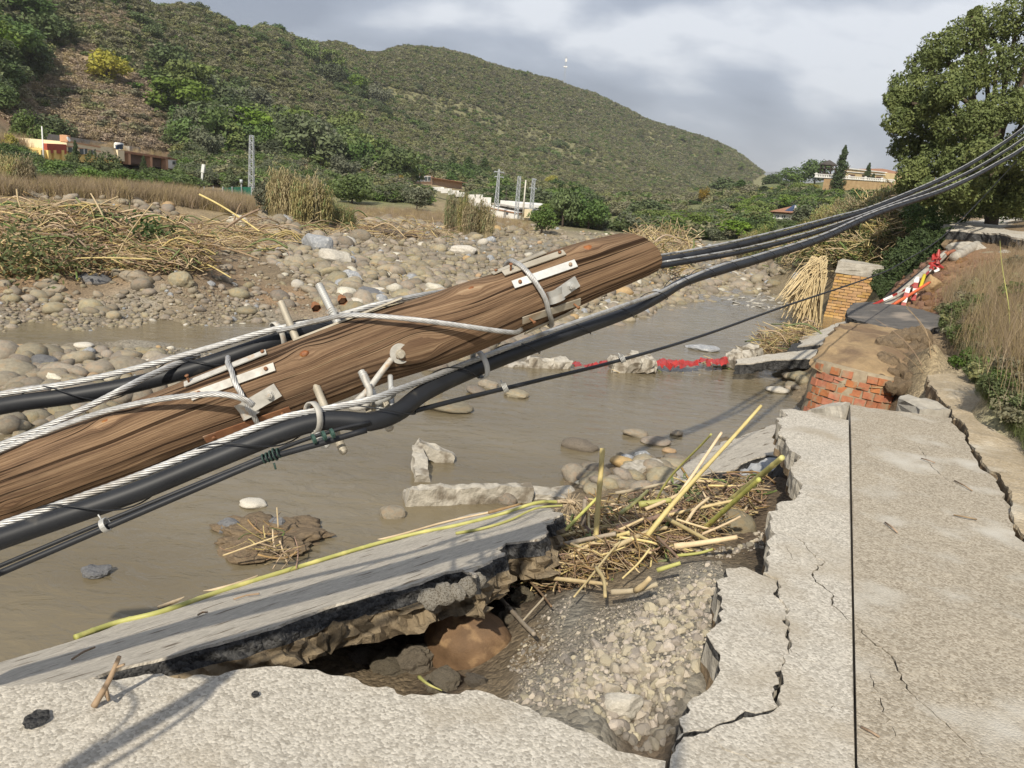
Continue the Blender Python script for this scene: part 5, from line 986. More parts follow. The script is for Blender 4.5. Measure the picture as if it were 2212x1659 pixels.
r_ = od[290:]; scatter('fine_gravel', ga[r_, :3], ga[r_, 3], RNG.uniform(0, 6.3, (len(r_), 3)), [GZL[i][4] for i in r_], GR, label='fine gravel between the crushed stones')
rock(1345, 1545, 92, 62, M['stone_pale'], 'largest pale angular block in the middle of the crushed stone', z=-.26, seed=90, facet=.9, sink=.25)

_fq = RNG.uniform([1555, 628], [1730, 668], (130, 2)); _fq = _fq[in_poly(_fq[:, 0], _fq[:, 1], [(1565, 646), (1640, 634), (1722, 640), (1730, 655), (1650, 668), (1590, 660)])]; _fp = np.array([PZ(a, b, -.985) for a, b in _fq]); FM = [stone_mesh('white_water', 300 + i, M['foam'], 2, .3, (2.4, .6, .12)) for i in range(3)]; scatter('white_water', _fp, RNG.uniform(.02, .085, len(_fp)), np.c_[RNG.normal(0, .1, (len(_fp), 2)), RNG.normal(.6, .5, len(_fp))], RNG.integers(0, 3, len(_fp)), FM, label='white water breaking over the riffle upstream')
# ------------------------------------------------------------------ concrete kerb pieces in the river
def beam(name, label, a, b, w, h, m, up=None, cat='concrete kerb', seg=14, amp=.012, profile=None, seed=0):
    a, b = np.array(a), np.array(b); t = b - a; L_ = np.linalg.norm(t); t /= L_; up = np.array([0, 0, 1.0]) if up is None else np.array(up, float); up -= t * (up @ t); up /= np.linalg.norm(up); c = np.cross(t, up)
    prof = profile or [(-.5, -.5), (.5, -.5), (.5, .5), (-.5, .5)]; pr = []
    for i in range(len(prof)):
        p, q = np.array(prof[i]), np.array(prof[(i + 1) % len(prof)])
        for u in (0, .33, .66): pr.append(p + (q - p) * u)
    pr = np.array(pr); k = len(pr); V = []
    for i in range(seg + 1):
        u = i / seg; s = 1 - (.06 if i in (0, seg) else 0)
        V.append(a + t * L_ * u + c * (pr[:, :1] * w * s) + up * (pr[:, 1:] * h * s))
    V = np.vstack(V); V += np.c_[fbm(V * 9 + seed, 3), fbm(V * 9 + 30 + seed, 3), fbm(V * 9 + 60 + seed, 3)] * amp
    F = [(i * k + j, i * k + (j + 1) % k, (i + 1) * k + (j + 1) % k, (i + 1) * k + j) for i in range(seg) for j in range(k)] + [tuple(range(k))[::-1], tuple(seg * k + j for j in range(k))]
    return tag(obj(name, V, F, m), label, cat)
Lp = [(-.5, -.5), (.5, -.5), (.5, .5), (.1, .5), (.02, 0.05), (-.5, -.02)]
beam('concrete_kerb', 'long white broken kerb lying level in the river near the tilted slab', PZ(876, 1066, -.93), PZ(1140, 1058, -.93), .24, .16, M['concrete_pale'], seed=1, seg=26, profile=Lp, amp=.02)
beam('concrete_kerb', 'submerged end of kerb running from the long white kerb to the reed pile', PZ(1142, 1068, -1.0), PZ(1240, 1078, -1.0), .22, .10, M['concrete_pale'], seed=2, seg=10, amp=.03)
beam('concrete_kerb', 'short kerb piece standing steeply behind the long white kerb', PZ(912, 1042, -1.0), PZ(902, 972, -.88), .11, .13, M['concrete_pale'], seed=3, amp=.02)
beam('concrete_kerb', 'kerb piece slanting away to the right from the steep short one', PZ(900, 962, -.86), PZ(978, 996, -1.0), .12, .13, M['concrete_pale'], seed=4, amp=.02)
beam('concrete_block', 'white concrete block among the stones at the waterline', PZ(1352, 1024, -.88), PZ(1426, 1006, -.86), .16, .12, M['concrete_pale'], cat='concrete block', seed=5, amp=.02)
beam('concrete_kerb', 'low broken kerb in midstream left of the red netting', PZ(1140, 787, -.98), PZ(1226, 786, -.95), .30, .15, M['concrete_pale'], seed=6, amp=.05)
beam('concrete_kerb', 'flat submerged kerb tip left of the broken midstream kerb', PZ(1085, 792, -1.02), PZ(1140, 790, -1.0), .25, .08, M['concrete_pale'], seed=7, amp=.03)
beam('concrete_kerb', 'rough concrete ridge with red netting caught on it', PZ(1320, 790, -.93), PZ(1412, 784, -.86), .35, .22, M['concrete_pale'], seed=8, amp=.07)
beam('concrete_kerb', 'ragged concrete lump at the left end of the flat thin slab', PZ(1575, 785, -.92), PZ(1640, 762, -.74), .35, .26, M['concrete_pale'], seed=9, amp=.08)
beam('concrete_block', 'grey concrete block resting behind the far end of the road', PZ(1960, 895, -.12), PZ(2030, 897, -.10), .5, .22, M['concrete'], cat='concrete block', seed=10, amp=.02)
beam('concrete_block', 'tan concrete slab end showing behind the joint at the end of the road', PZ(1760, 900, -.16), PZ(1830, 892, -.05), .25, .16, M['concrete'], cat='concrete block', seed=11, amp=.02)
beam('concrete_block', 'bluish wet block lying under the second fallen slab', PZ(1600, 1040, -.72), PZ(1680, 1010, -.66), .16, .14, M['stone_blue'], cat='concrete block', seed=12, amp=.03)
# ================================================================== canes, reed litter and drift
def cane_mb(p0, p1, r0, r1=None, bow=0.0, seed=0, node=.19, n=8, step=.02):
    rng = random.Random(seed); p0, p1 = np.array(p0), np.array(p1); L_ = np.linalg.norm(p1 - p0); k = max(4, int(L_ / step)); u = np.linspace(0, 1, k)
    t = (p1 - p0) / L_; s = np.cross(t, [0, 0, 1.0]); s = s / (np.linalg.norm(s) + 1e-9); up = np.cross(s, t)
    P = p0 + (p1 - p0) * u[:, None] + np.outer(np.sin(math.pi * u) * bow, up) + np.outer(np.sin(u * math.pi * 2 + seed) * bow * .3, s)
    r1 = r1 or r0 * .8; rr = r0 + (r1 - r0) * u; d = u * L_ + rng.uniform(0, node); ph = (d % node) / node
    rr = rr * (1 + .16 * np.exp(-((ph - .5) * node / .012) ** 2)); mb = MB(); mb.tube(P, rr, n); return mb
def cane(label, p0, p1, px_w=None, r=None, m='cane', bow=0.0, seed=0, cat='cane', group=None, taper=.75):
    r = r or px_w / 2 * ((np.array(p0) - EYE) @ _F) / FPX
    mb = cane_mb(p0, p1, r, r * taper, bow, seed); o = mb.build('cane', M[m], None, True); tag(o, label, cat, group)
    d = np.array(p1) - np.array(p0); L_ = np.linalg.norm(d); ax = d / L_; k = int(L_ / .19)
    return o
pl1 = (fr1[0] + fr1[3] * .012, fr1[3])
SP = lambda x, y, h=0.0: PP(x, y, pl1) + fr1[3] * h
def cane_path(label, pts, r, m, seed=0, taper=.7):
    P = smooth_path(pts, .015); d = arclen(P); ph = (d % .21) / .21; rr = np.linspace(r, r * taper, len(P)) * (1 + .14 * np.exp(-((ph - .5) * .21 / .011) ** 2)); mb = MB(); mb.tube(P, rr, 10); o = mb.build('cane', M[m], None, True); return tag(o, label, 'cane')
cane_path('long thick green cane lying along the top of the tilted slab', [SP(162, 1377), SP(250, 1346), SP(350, 1321), SP(480, 1276), SP(640, 1226), SP(800, 1178), SP(900, 1152), SP(985, 1135), SP(1080, 1111), SP(1165, 1094, .03), PZ(1225, 1086, -.50)], .0165, 'cane_green')
cane_path('thinner straw-coloured cane just above the long green cane on the slab', [SP(342, 1312), SP(420, 1285), SP(520, 1258), SP(640, 1214), SP(760, 1180), SP(860, 1156), SP(960, 1128), SP(1060, 1106)], .0105, 'cane')
cane_path('second green cane overlapping the right end of the long green cane', [SP(985, 1152), SP(1040, 1142), SP(1100, 1124), SP(1160, 1104, .02), PZ(1215, 1092, -.48)], .010, 'cane_green')
cane_path('dark brown split stick beside the root end of the canes on the slab', [SP(1056, 1110, .01), SP(1090, 1104, .02), SP(1130, 1096, .03)], .012, 'cane_brown')
for x, y, x2, y2, lb in [(156, 1426, 205, 1400, 'short dark twig lying on the lower left of the tilted slab'), (505, 1296, 560, 1284, 'thin orange straw lying on the middle of the tilted slab'), (428, 1330, 448, 1324, 'small curled leaf scrap on the tilted slab')]:
    mb = MB(); mb.tube([SP(x, y, .004), SP((x + x2) / 2, (y + y2) / 2 - 2, .006), SP(x2, y2, .004)], .005, 6); tag(mb.build('twig', M['branch'], None, True), lb, 'twig')
# forked dead stick leaning on the near road edge
mb = MB(); A = PZ(203, 1525, .008); B = PZ(258, 1418, .16); C_ = A + (B - A) * .45
_q = smooth_path([A, C_ + np.array([.01, 0, .01]), B], .01); mb.tube(_q, np.linspace(.010, .006, len(_q)), 8); mb.tube([C_, C_ + (B - A) * -.25 + np.array([.028, 0, -.01]), PZ(228, 1500, .006)], .005, 6); mb.tube([A + (B - A) * .75, A + (B - A) * .8 + np.array([.03, 0, .01])], .004, 6)
tag(mb.build('stick', M['branch'], None, True), 'forked dead stick standing on the near road edge at bottom left', 'stick')
# root ball at the end of the canes
mb = MB(); c = PZ(1232, 1086, -.48); rng = random.Random(3)
for j in range(90):
    d = np.array([rng.gauss(0, 1), rng.gauss(0, .8), rng.gauss(-.2, .8)]); d /= np.linalg.norm(d); l = rng.uniform(.04, .13); e = c + d * l; mb.tube([c + d * .015, c + d * l * .5 + np.array([rng.gauss(0, .01) for _ in range(3)]), e + np.array([0, 0, -.015])], rng.uniform(.0012, .003), 4, False)
for j in range(5): mb.tube([c + np.array([-.09 + j * .02, .0, .005 * j]), c + np.array([.03, .02 - j * .015, .01])], .014, 8)
tag(mb.build('root_ball', M['cane'], None, True), 'frayed yellow root ball of the canes at the top corner of the slab', 'roots')
def PZD(px, py, ref): return PD(px, py, (np.array(ref) - EYE) @ _F)
a = PZ(1283, 1218, -.55); cane('tall dry cane standing upright out of the reed pile', a, PZD(1301, 968, a), 12, m='cane', bow=.006, seed=2, taper=.9)
a = PZ(1343, 1230, -.48); cane('longest pale cane leaning up to the right over the reed pile', a, PD(1644, 876, ((a - EYE) @ _F) + .35), 13, m='cane', bow=.025, seed=3, taper=.55)
a = PZ(1372, 1212, -.46); cane('second pale cane close beside the longest leaning one', a, PD(1560, 935, ((a - EYE) @ _F) + .5), 9, m='cane', bow=.02, seed=4)
a = PZ(1259, 1152, -.62); cane('short grey cane stub standing left of the upright cane', a, PZD(1264, 1078, a), 12, m='cane_grey', seed=5)
a = PZ(1405, 1110, -.62); cane('pale thin cane rising from the middle of the pile to the right', a, PD(1535, 938, 4.9), 5, m='cane_green', bow=.05, seed=6)
a = PZ(1568, 1090, -.42); cane('green cane sloping up towards the jagged road edge', a, PD(1690, 988, 4.45), 13, m='cane_green', seed=7)
a = PZ(1512, 1150, -.44); cane('olive cane sloping up below the second fallen slab', a, PD(1640, 1035, 4.2), 11, m='cane_green', seed=8)
for (x, y, x2, y2, w, mm, lb) in [(1655, 1062, 1652, 1092, 5, 'cane_brown', 'short stub standing at the right below the road edge'), (1646, 1060, 1644, 1092, 4, 'cane_brown', 'thin stub next to the short stub below the road edge')]:
    a = PZ(x2, y2, -.42); cane(lb, a, PZD(x, y, a), w, m=mm)
LIST = [  # x0, y0, x1, y1, width, tone, lift0, lift1, label
    (1100, 1206, 1330, 1153, 11, 'cane_grey', .08, .12, 'olive-grey cane reaching left out of the pile over the hole'), (1120, 1208, 1360, 1150, 10, 'cane', .05, .13, 'light cane parallel below the olive-grey one'), (1208, 1158, 1590, 1080, 9, 'cane', .10, .10, 'long straight light cane across the upper part of the pile'), (1330, 1140, 1480, 1100, 13, 'cane_brown', .10, .10, 'brown cane across the middle of the pile'),
    (1456, 1180, 1592, 1160, 14, 'cane', .06, .10, 'thick yellow cane pointing at the rounded boulder'), (1420, 1232, 1470, 1216, 11, 'cane_green', .06, .08, 'short bright green cane piece in the pile'), (1462, 1200, 1540, 1186, 7, 'cane_green', .04, .06, 'thin bright green cane below the thick yellow cane'), (1320, 1280, 1420, 1262, 13, 'cane_grey', .05, .06, 'grey cane at the lower edge of the pile'),
    (1372, 1276, 1404, 1248, 14, 'cane', .05, .12, 'stubby yellow cane end at the lower edge of the pile'), (1094, 1232, 1180, 1248, 12, 'cane', .12, .05, 'pale cane running down from the slab corner into the hole'), (1180, 1248, 1312, 1262, 10, 'cane', .05, .05, 'pale cane continuing along the lower left of the pile'), (1080, 1290, 1155, 1370, 10, 'cane_grey', .02, .03, 'grey-white cane slanting down in front of the brown boulder'),
    (1095, 1210, 1190, 1310, 5, 'cane_brown', .06, .02, 'thin brown stick slanting down from the pile into the hole'), (1340, 1170, 1240, 1290, 5, 'cane', .12, .03, 'thin straw hanging over the lower edge of the pile'), (1340, 1110, 1400, 1060, 10, 'cane_green', .12, .15, 'yellow-green cane in the upper middle of the pile'), (1395, 1100, 1480, 1062, 9, 'cane', .10, .14, 'cream cane in the upper middle of the pile'),
    (1380, 1090, 1450, 1080, 14, 'cane_green', .12, .12, 'thick green cane piece lying flat in the upper pile'), (1440, 1120, 1530, 1168, 10, 'cane', .13, .06, 'tan cane pointing down to the right in the pile'), (1500, 1160, 1600, 1115, 6, 'cane', .05, .18, 'grey straw lying over the rounded boulder'), (1330, 1180, 1440, 1140, 12, 'cane', .11, .11, 'tan cane behind the leaning canes'),
    (1290, 1226, 1310, 1290, 9, 'cane', .12, .03, 'short split cane pointing at the crushed stone'), (1230, 1200, 1390, 1120, 8, 'cane', .08, .14, 'straw-coloured cane passing behind the upright cane'), (1190, 1180, 1290, 1075, 9, 'cane_green', .07, .18, 'olive cane rising behind the grey stub'), (1330, 1065, 1450, 1040, 8, 'cane_grey', .10, .14, 'dark grey stick near the waterline stones'),
    (1405, 1185, 1345, 1250, 5, 'cane', .14, .05, 'thin white straw lying across the pile'), (1420, 1160, 1465, 1205, 7, 'cane_brown', .12, .05, 'brown stick lying across the right of the pile'), (1180, 1285, 1130, 1340, 5, 'cane_grey', .04, .02, 'short stick at the edge of the crushed stone'), (1480, 1130, 1530, 1075, 8, 'cane', .08, .16, 'cane sloping up behind the rounded boulder')]
PILE_Z = lambda p: gz(p[0], p[1])[0]
def on_pile(x, y, lift):
    p = PZ(x, y, -.5)
    for _ in range(4): p = PZ(x, y, PILE_Z(p) + lift)
    return p
for i, (x, y, x2, y2, w, mm, l0, l1, lb) in enumerate(LIST): cane(lb, on_pile(x, y, l0 + .05), on_pile(x2, y2, l1 + .06), w, m=mm, bow=random.uniform(-.01, .02), seed=i)
# the tangle between them
def stick_mesh(name, m, L_=1.0, r=.02, bend=.05, n=5, flat=1.0):
    P = smooth_path(np.array([[-.5, 0, 0], [-.2, bend * .7, bend * .2], [.15, bend, 0], [.5, 0, -bend * .3]]) * [L_, 1, 1], L_ / 7); V, F = tube(P, r, n); V[:, 2] *= flat; return new_mesh(name, V, F, [m], True)
SM = [stick_mesh('straw_piece', M['straw'], 1, .012, .04, 4, .5), stick_mesh('straw_piece', M['straw'], 1, .02, .10, 4, .3), stick_mesh('litter_piece', M['litter'], 1, .018, .08, 4, .5), stick_mesh('litter_piece', M['litter'], 1, .03, .15, 4, .25), stick_mesh('cane_piece', M['cane'], 1, .03, .02, 6), stick_mesh('leaf_piece', LM['reed'], 1, .03, .2, 4, .15)]
def tangle(name, poly, n, zp, lmed, lift, label, w=(3, 3, 4, 3, 1.5, .7), tilt=.25, on=None, src=SM, dirn=None, rmin=1.5):
    P = np.array(poly, float); lo, hi = P.min(0), P.max(0); q = RNG.uniform(lo, hi, (n * 6, 2)); q = q[in_poly(q[:, 0], q[:, 1], poly)][:n]; pts = []; 
    for x, y in q:
        p = (on(x, y) if on else PZ(x, y, zp)); z = gz(p[0], p[1])[0] if not on else p[2]; pts.append((p[0], p[1], z + lift * RNG.random() ** 1.3 + .004))
    k = len(pts); sc = lmed * np.exp(np.clip(RNG.normal(0, .4, k), -1, .55)); w = np.array(w, float); w /= w.sum(); rz = RNG.uniform(0, 6.3, k) if dirn is None else RNG.normal(dirn, .5, k)
    return scatter(name, pts, sc, np.c_[RNG.uniform(0, 6.3, k), RNG.normal(0, tilt, k), rz], RNG.choice(len(src), k, p=w), src, label=label)
Z_PILE = [(1095, 1190), (1180, 1110), (1270, 1085), (1420, 1050), (1560, 1065), (1640, 1055), (1650, 1110), (1570, 1180), (1490, 1225), (1360, 1275), (1210, 1290), (1130, 1250)]
tangle('reed_litter', Z_PILE, 2600, -.52, .17, .14, 'brown and straw-coloured reed litter heaped between the canes')
tangle('reed_litter', [(1240, 1090), (1330, 1070), (1450, 1040), (1560, 1010), (1680, 1020), (1650, 1070), (1500, 1070), (1400, 1090), (1280, 1110)], 260, -.7, .2, .10, 'loose reed litter above the cane pile at the waterline')
# leafy sprigs in the pile
def leaf_tuft(name, c, r, n, m, label, cat='leaves', l=.05):
    V = []; F = []; rng = np.random.default_rng(int(abs(c[0]) * 1000))
    for i in range(n):
        p = c + rng.normal(0, r * .5, 3) * [1, 1, .6]; d = rng.normal(size=3); d /= np.linalg.norm(d); s = np.cross(d, rng.normal(size=3)); s /= np.linalg.norm(s); k = len(V); V += [p, p + d * l * .5 + s * l * .25, p + d * l, p + d * l * .5 - s * l * .25]; F.append((k, k + 1, k + 2, k + 3))
    return tag(obj(name, V, F, m), label, cat)
leaf_tuft('leafy_sprig', on_pile(1490, 1065, .12), .12, 60, LM['bush'], 'green leafy sprig lying in the pile under the second slab')['kind'] = 'stuff'
cane_path('green reed leaf lying in the bottom of the washout hole', [PZ(905, 1462, -.5), PZ(925, 1478, -.48), PZ(955, 1492, -.5)], .009, 'cane_green', 0, .3)
tangle('straw_on_mound', [(480, 1200), (540, 1150), (600, 1130), (640, 1200), (620, 1230)], 40, -.95, .16, .10, 'straw stuck on the mud mound in the river', on=lambda x, y: PZ(x, y, -.88))
for lb, a, b_, w in [('thin straw standing upright on the mud mound', (601, 1140), (598, 1096), 4), ('long straw drooping across the mud mound', (482, 1200), (600, 1158), 4), ('thin straw trailing from the mud mound into the water', (604, 1168), (622, 1222), 4)]:
    A = PZ(*a, -.84); cane(lb, A, PZD(*b_, A), w, m='cane', seed=9)

# ------------------------------------------------------------------ flood drift across the river
DR = [stick_mesh('drift_stick', M['straw'], 1, .006, .07, 4), stick_mesh('drift_stick', M['cane'], 1, .008, .04, 5), stick_mesh('drift_stick', M['litter'], 1, .008, .10, 4), stick_mesh('drift_leaf', LM['reed'], 1, .02, .2, 4, .2), stick_mesh('drift_stick', M['branch'], 1, .011, .14, 5), stick_mesh('drift_leaf', M['straw'], 1, .02, .25, 4, .2)]
onG = lambda x, y: G(x, y)
tangle('drift_heap', [(-60, 470), (80, 462), (250, 480), (380, 495), (450, 545), (430, 590), (330, 596), (180, 600), (0, 596), (-60, 590)], 8500, 0, .55, .30, 'flood drift of reeds, twigs and straw heaped at the left bank', (4, 2, 4, 2, 2, 3), .32, onG, DR, .15)
tangle('drift_heap', [(380, 480), (560, 480), (640, 520), (600, 560), (470, 540)], 420, 0, .8, .15, 'straw spread right of the drift heap', (4, 3, 2, 1, 1, 3), .15, onG, DR, 0)
tangle('drift_heap', [(640, 478), (870, 486), (1010, 500), (960, 522), (780, 520), (660, 505)], 620, 0, .8, .25, 'reed drift below the tall reeds', (4, 3, 4, 1, 2, 2), .25, onG, DR)
tangle('drift_heap', [(780, 560), (960, 555), (960, 600), (830, 605)], 120, 0, .5, .08, 'straw scattered on the gravel bar', (4, 3, 1, 1, 1, 1), .12, onG, DR)
tangle('drift_heap', [(1380, 470), (1470, 500), (1500, 560), (1470, 610), (1390, 600), (1360, 540)], 900, 0, 1.3, .8, 'straw-yellow reed heap stranded behind the tip of the wooden pole', (4, 5, 1, 1, 0, 3), .35, onG, DR, 1.2)
tangle('drift_heap', [(1290, 520), (1360, 510), (1370, 545), (1300, 545)], 160, 0, .7, .3, 'small reed heap left of the pole tip on the bar', (4, 4, 2, 1, 0, 2), .3, onG, DR)
tangle('drift_heap', [(1400, 775), (1500, 772), (1590, 778), (1600, 792), (1420, 806), (1340, 798)], 420, -.95, .5, .22, 'drift straw caught on the red netting', (4, 4, 2, 1, 1, 1), .25, None, DR)
tangle('drift_heap', [(1650, 722), (1720, 715), (1750, 730), (1740, 752), (1660, 752), (1640, 740)], 420, -.85, .5, .30, 'heap of straw on the slabs beyond the flat thin slab', (4, 3, 4, 1, 1, 2), .3, None, DR)
# branches that stick out of the heap
BR = [(190, 470, 255, 425, 6, 'pale bare cane pointing up left of centre in the drift heap'), (240, 520, 195, 418, 6, 'pale stalk leaning left above the drift heap'), (280, 520, 210, 590, 5, 'long thin cane slanting down the front of the drift heap'), (236, 588, 330, 440, 5, 'long thin cane leaning right across the drift heap'), (430, 420, 560, 500, 7, 'long pale cane falling to the right from the cut bank'), (470, 508, 560, 452, 9, 'crooked light branch at the right end of the drift heap'), (505, 500, 520, 440, 7, 'short upright stalk beside the crooked light branch'),
      (330, 545, 440, 540, 14, 'dark thick log lying in the drift heap'), (40, 570, 330, 560, 6, 'long straw-coloured cane lying level along the front of the heap'), (400, 560, 500, 600, 6, 'green-yellow cane fanning down at the right foot of the heap'), (440, 530, 560, 560, 8, 'brown stick pointing right from the heap towards the white boulder')]
for i, (x, y, x2, y2, w, lb) in enumerate(BR):
    A = G(x, max(y, 492)) + np.array([0, -.1, .25]); d = (A - EYE) @ _F; A = PD(x, y, d); B = PD(x2, y2, d - .2)
    mb = cane_mb(A, B, w * .32 * d / FPX, None, .06, i, 5); tag(mb.build('branch', M['bark'] if 'dark' in lb else M['branch'] if 'branch' in lb or 'stick' in lb else M['cane'], None, True), lb, 'branch')
for x, y, x2, y2, w, m, lb in [(790, 504, 900, 512, 14, 'bark', 'dark log lying in the reed drift below the tall reeds'), (905, 495, 908, 512, 16, 'cane', 'freshly broken orange stump in the reed drift'), (985, 588, 1052, 640, 5, 'branch', 'thin reddish root hanging above the upper metal strips'), (868, 590, 905, 640, 5, 'cane_grey', 'grey stick lying on the gravel bar left of the upper strips')]:
    A = G(x, y) + np.array([0, 0, .1]); d = (A - EYE) @ _F; mb = cane_mb(A, PD(x2, y2, d - .1), w / 2 * d / FPX, None, .03, x, 5); tag(mb.build('driftwood', M[m], None, True), lb, 'driftwood')
c = PD(275, 540, 16.2); leaf_tuft('leafy_sprig', G(75, 588) + np.array([0, 0, .25]), .9, 900, LM['greengrass'], 'bright green creeper at the left foot of the drift heap', l=.11)['kind'] = 'stuff'; leaf_tuft('leafy_sprig', G(335, 545) + np.array([0, 0, .4]), .4, 160, LM['ivy'], 'small dark green plant stuck in the drift heap', l=.12)['kind'] = 'stuff'
# ================================================================== plants
def quads_mesh(name, C, N_, S, m, rng, asp=.6, bend=0.0):
    """leaf-sized diamonds at C facing roughly N_, size S"""
    k = len(C); N_ = N_ / (np.linalg.norm(N_, axis=1)[:, None] + 1e-9); a = np.cross(N_, rng.normal(size=(k, 3))); a /= np.linalg.norm(a, axis=1)[:, None] + 1e-9; b = np.cross(N_, a); S = np.broadcast_to(S, (k,))[:, None]
    V = np.stack([C - a * S, C + b * S * asp, C + a * S, C - b * S * asp], 1).reshape(-1, 3); F = np.arange(4 * k).reshape(k, 4)
    return V, F
def lobes_cloud(lobes, per, leaf, rng, jit=.75, up=.25):
    """lobes: (centre, radii); leaves crowd the skin of each lobe and thin out inside"""
    Cs = []; Ns = []
    for c, r in lobes:
        n = per if np.isscalar(per) else per; d = rng.normal(size=(n, 3)); d /= np.linalg.norm(d, axis=1)[:, None]; rad = 1 - np.abs(rng.normal(0, .20, n)); rad *= 1 + .34 * fbm(d * 2.3 + rng.uniform(0, 50), 3)
        Cs.append(np.asarray(c) + d * rad[:, None] * np.asarray(r)); Ns.append(d + rng.normal(0, jit, (n, 3)) + np.array([0, 0, up]))
    return np.vstack(Cs), np.vstack(Ns)
def crown_mesh(kind, m, seed, nl=16, per=110, leaf=.055, shape='round'):
    rng = np.random.default_rng(seed); lobes = []
    for i in range(nl):
        if shape == 'cypress':
            z = (i + .5) / nl; w = .16 * (1 - z) ** .65 * min(1, .45 + z * 4) + .015; lobes.append(((rng.normal(0, w * .25), rng.normal(0, w * .25), z), (w, w, .9 / nl + .03)))
        elif shape == 'pine':
            z = rng.uniform(.35, .95); rr = .42 * math.sqrt(max(.05, 1 - ((z - .5) / .52) ** 2)); a = rng.uniform(0, 6.3); lobes.append(((math.cos(a) * rr * .8, math.sin(a) * rr * .8, z), (.20, .20, .09)))
        elif shape == 'spike':
            z = (i + .3) / nl; w = .30 * (1 - z) ** .8 + .03; a = rng.uniform(0, 6.3); lobes.append(((math.cos(a) * w * .45, math.sin(a) * w * .45, z), (w * .8, w * .8, .11)))
        else:
            d = rng.normal(size=3); d /= np.linalg.norm(d); q = rng.uniform(.25, .38) if i else .1; lobes.append(((d[0] * q, d[1] * q, .52 + d[2] * q * .85), (rng.uniform(.16, .26), rng.uniform(.16, .26), rng.uniform(.14, .21))))
    C, N_ = lobes_cloud(lobes, per, leaf, rng); V, F = quads_mesh('crown', C, N_, leaf * rng.uniform(.6, 1.3, len(C)), m, rng); return new_mesh('crown', V, F, [m])
def trunk_mesh(m):
    mb = MB(); mb.tube([[0, 0, -.08], [.01, 0, .2], [0, .015, .55]], [.045, .035, .02], 6)
    for a in (0, 2.1, 4.2): mb.tube([[0, 0, .3], [math.cos(a) * .15, math.sin(a) * .15, .5], [math.cos(a) * .25, math.sin(a) * .25, .62]], [.02, .014, .007], 5)
    return new_mesh('trunk', np.vstack(mb.V), mb.F, [m], True)
TRUNK = trunk_mesh(M['bark'])
CROWN = {'oak': [crown_mesh('oak', LM['oak'], s, 17, 120, .045) for s in range(4)], 'bush': [crown_mesh('bush', LM['bush'], 10 + s, 15, 120, .042) for s in range(4)], 'pine': [crown_mesh('pine', LM['pine'], 20 + s, 20, 90, .045, 'pine') for s in range(3)], 'olive': [crown_mesh('olive', LM['olive'], 30 + s, 14, 120, .042) for s in range(3)],
         'scrub': [crown_mesh('scrub', LM['scrub'], 40 + s, 8, 45, .075) for s in range(5)], 'yellow': [crown_mesh('yellow', LM['yellow'], 50 + s, 15, 110, .045) for s in range(2)], 'rust': [crown_mesh('rust', LM['rust'], 60 + s, 14, 110, .045) for s in range(2)], 'cypress': [crown_mesh('cypress', LM['cypress'], 70 + s, 26, 150, .020, 'cypress') for s in range(2)], 'spike': [crown_mesh('spike', LM['oak'], 80 + s, 16, 120, .035, 'spike') for s in range(2)],
         'scrubby': [crown_mesh('scrubby', LM['bush'], 90 + s, 7, 45, .08) for s in range(3)]}
TN = {'oak': 'evergreen_tree', 'bush': 'leafy_bush', 'pine': 'pine_tree', 'olive': 'olive_tree', 'scrub': 'shrub', 'yellow': 'yellow_tree', 'rust': 'rusty_tree', 'cypress': 'cypress_tree', 'spike': 'conifer_tree', 'scrubby': 'shrub'}
TC = {'bush': 'bush', 'scrub': 'shrub', 'scrubby': 'shrub'}
def tree(kind, base, h, w, label, group=None, sink=.0, variant=None):
    base = np.array(base, float); base = base - np.array([0, 0, sink * h]); e = empty(TN[kind], base, label, TC.get(kind, 'tree'), group); k = CROWN[kind]; me = k[RNG.integers(len(k)) if variant is None else variant]
    wf = {'cypress': 3.1, 'spike': 1.6}.get(kind, 1.12); zf = .92 if kind in ('cypress', 'spike') else 1.08
    inst('crown', me, base + [0, 0, -.06 * h if kind in ('bush', 'scrub', 'scrubby') else 0], (0, 0, RNG.uniform(0, 6.3)), (w * wf, w * wf, h * zf), e); inst('trunk', TRUNK, base, (0, 0, RNG.uniform(0, 6.3)), (h * .8, h * .8, h * .9), e); return e
def tree_px(kind, px, yb, hpx, wpx, label, r=None, group=None, sink=0.0):
    b = G(px, yb) if r is None else GA(px, r); d = (b - EYE) @ _F
    if r is not None:                      # stands where the ground at that range meets the column; grow it to the wanted top
        top = PR(px, yb - hpx, r); h = max(.6, top[2] - b[2])
    else: h = hpx * d / FPX
    return tree(kind, b, h, wpx * d / FPX, label, group, sink)
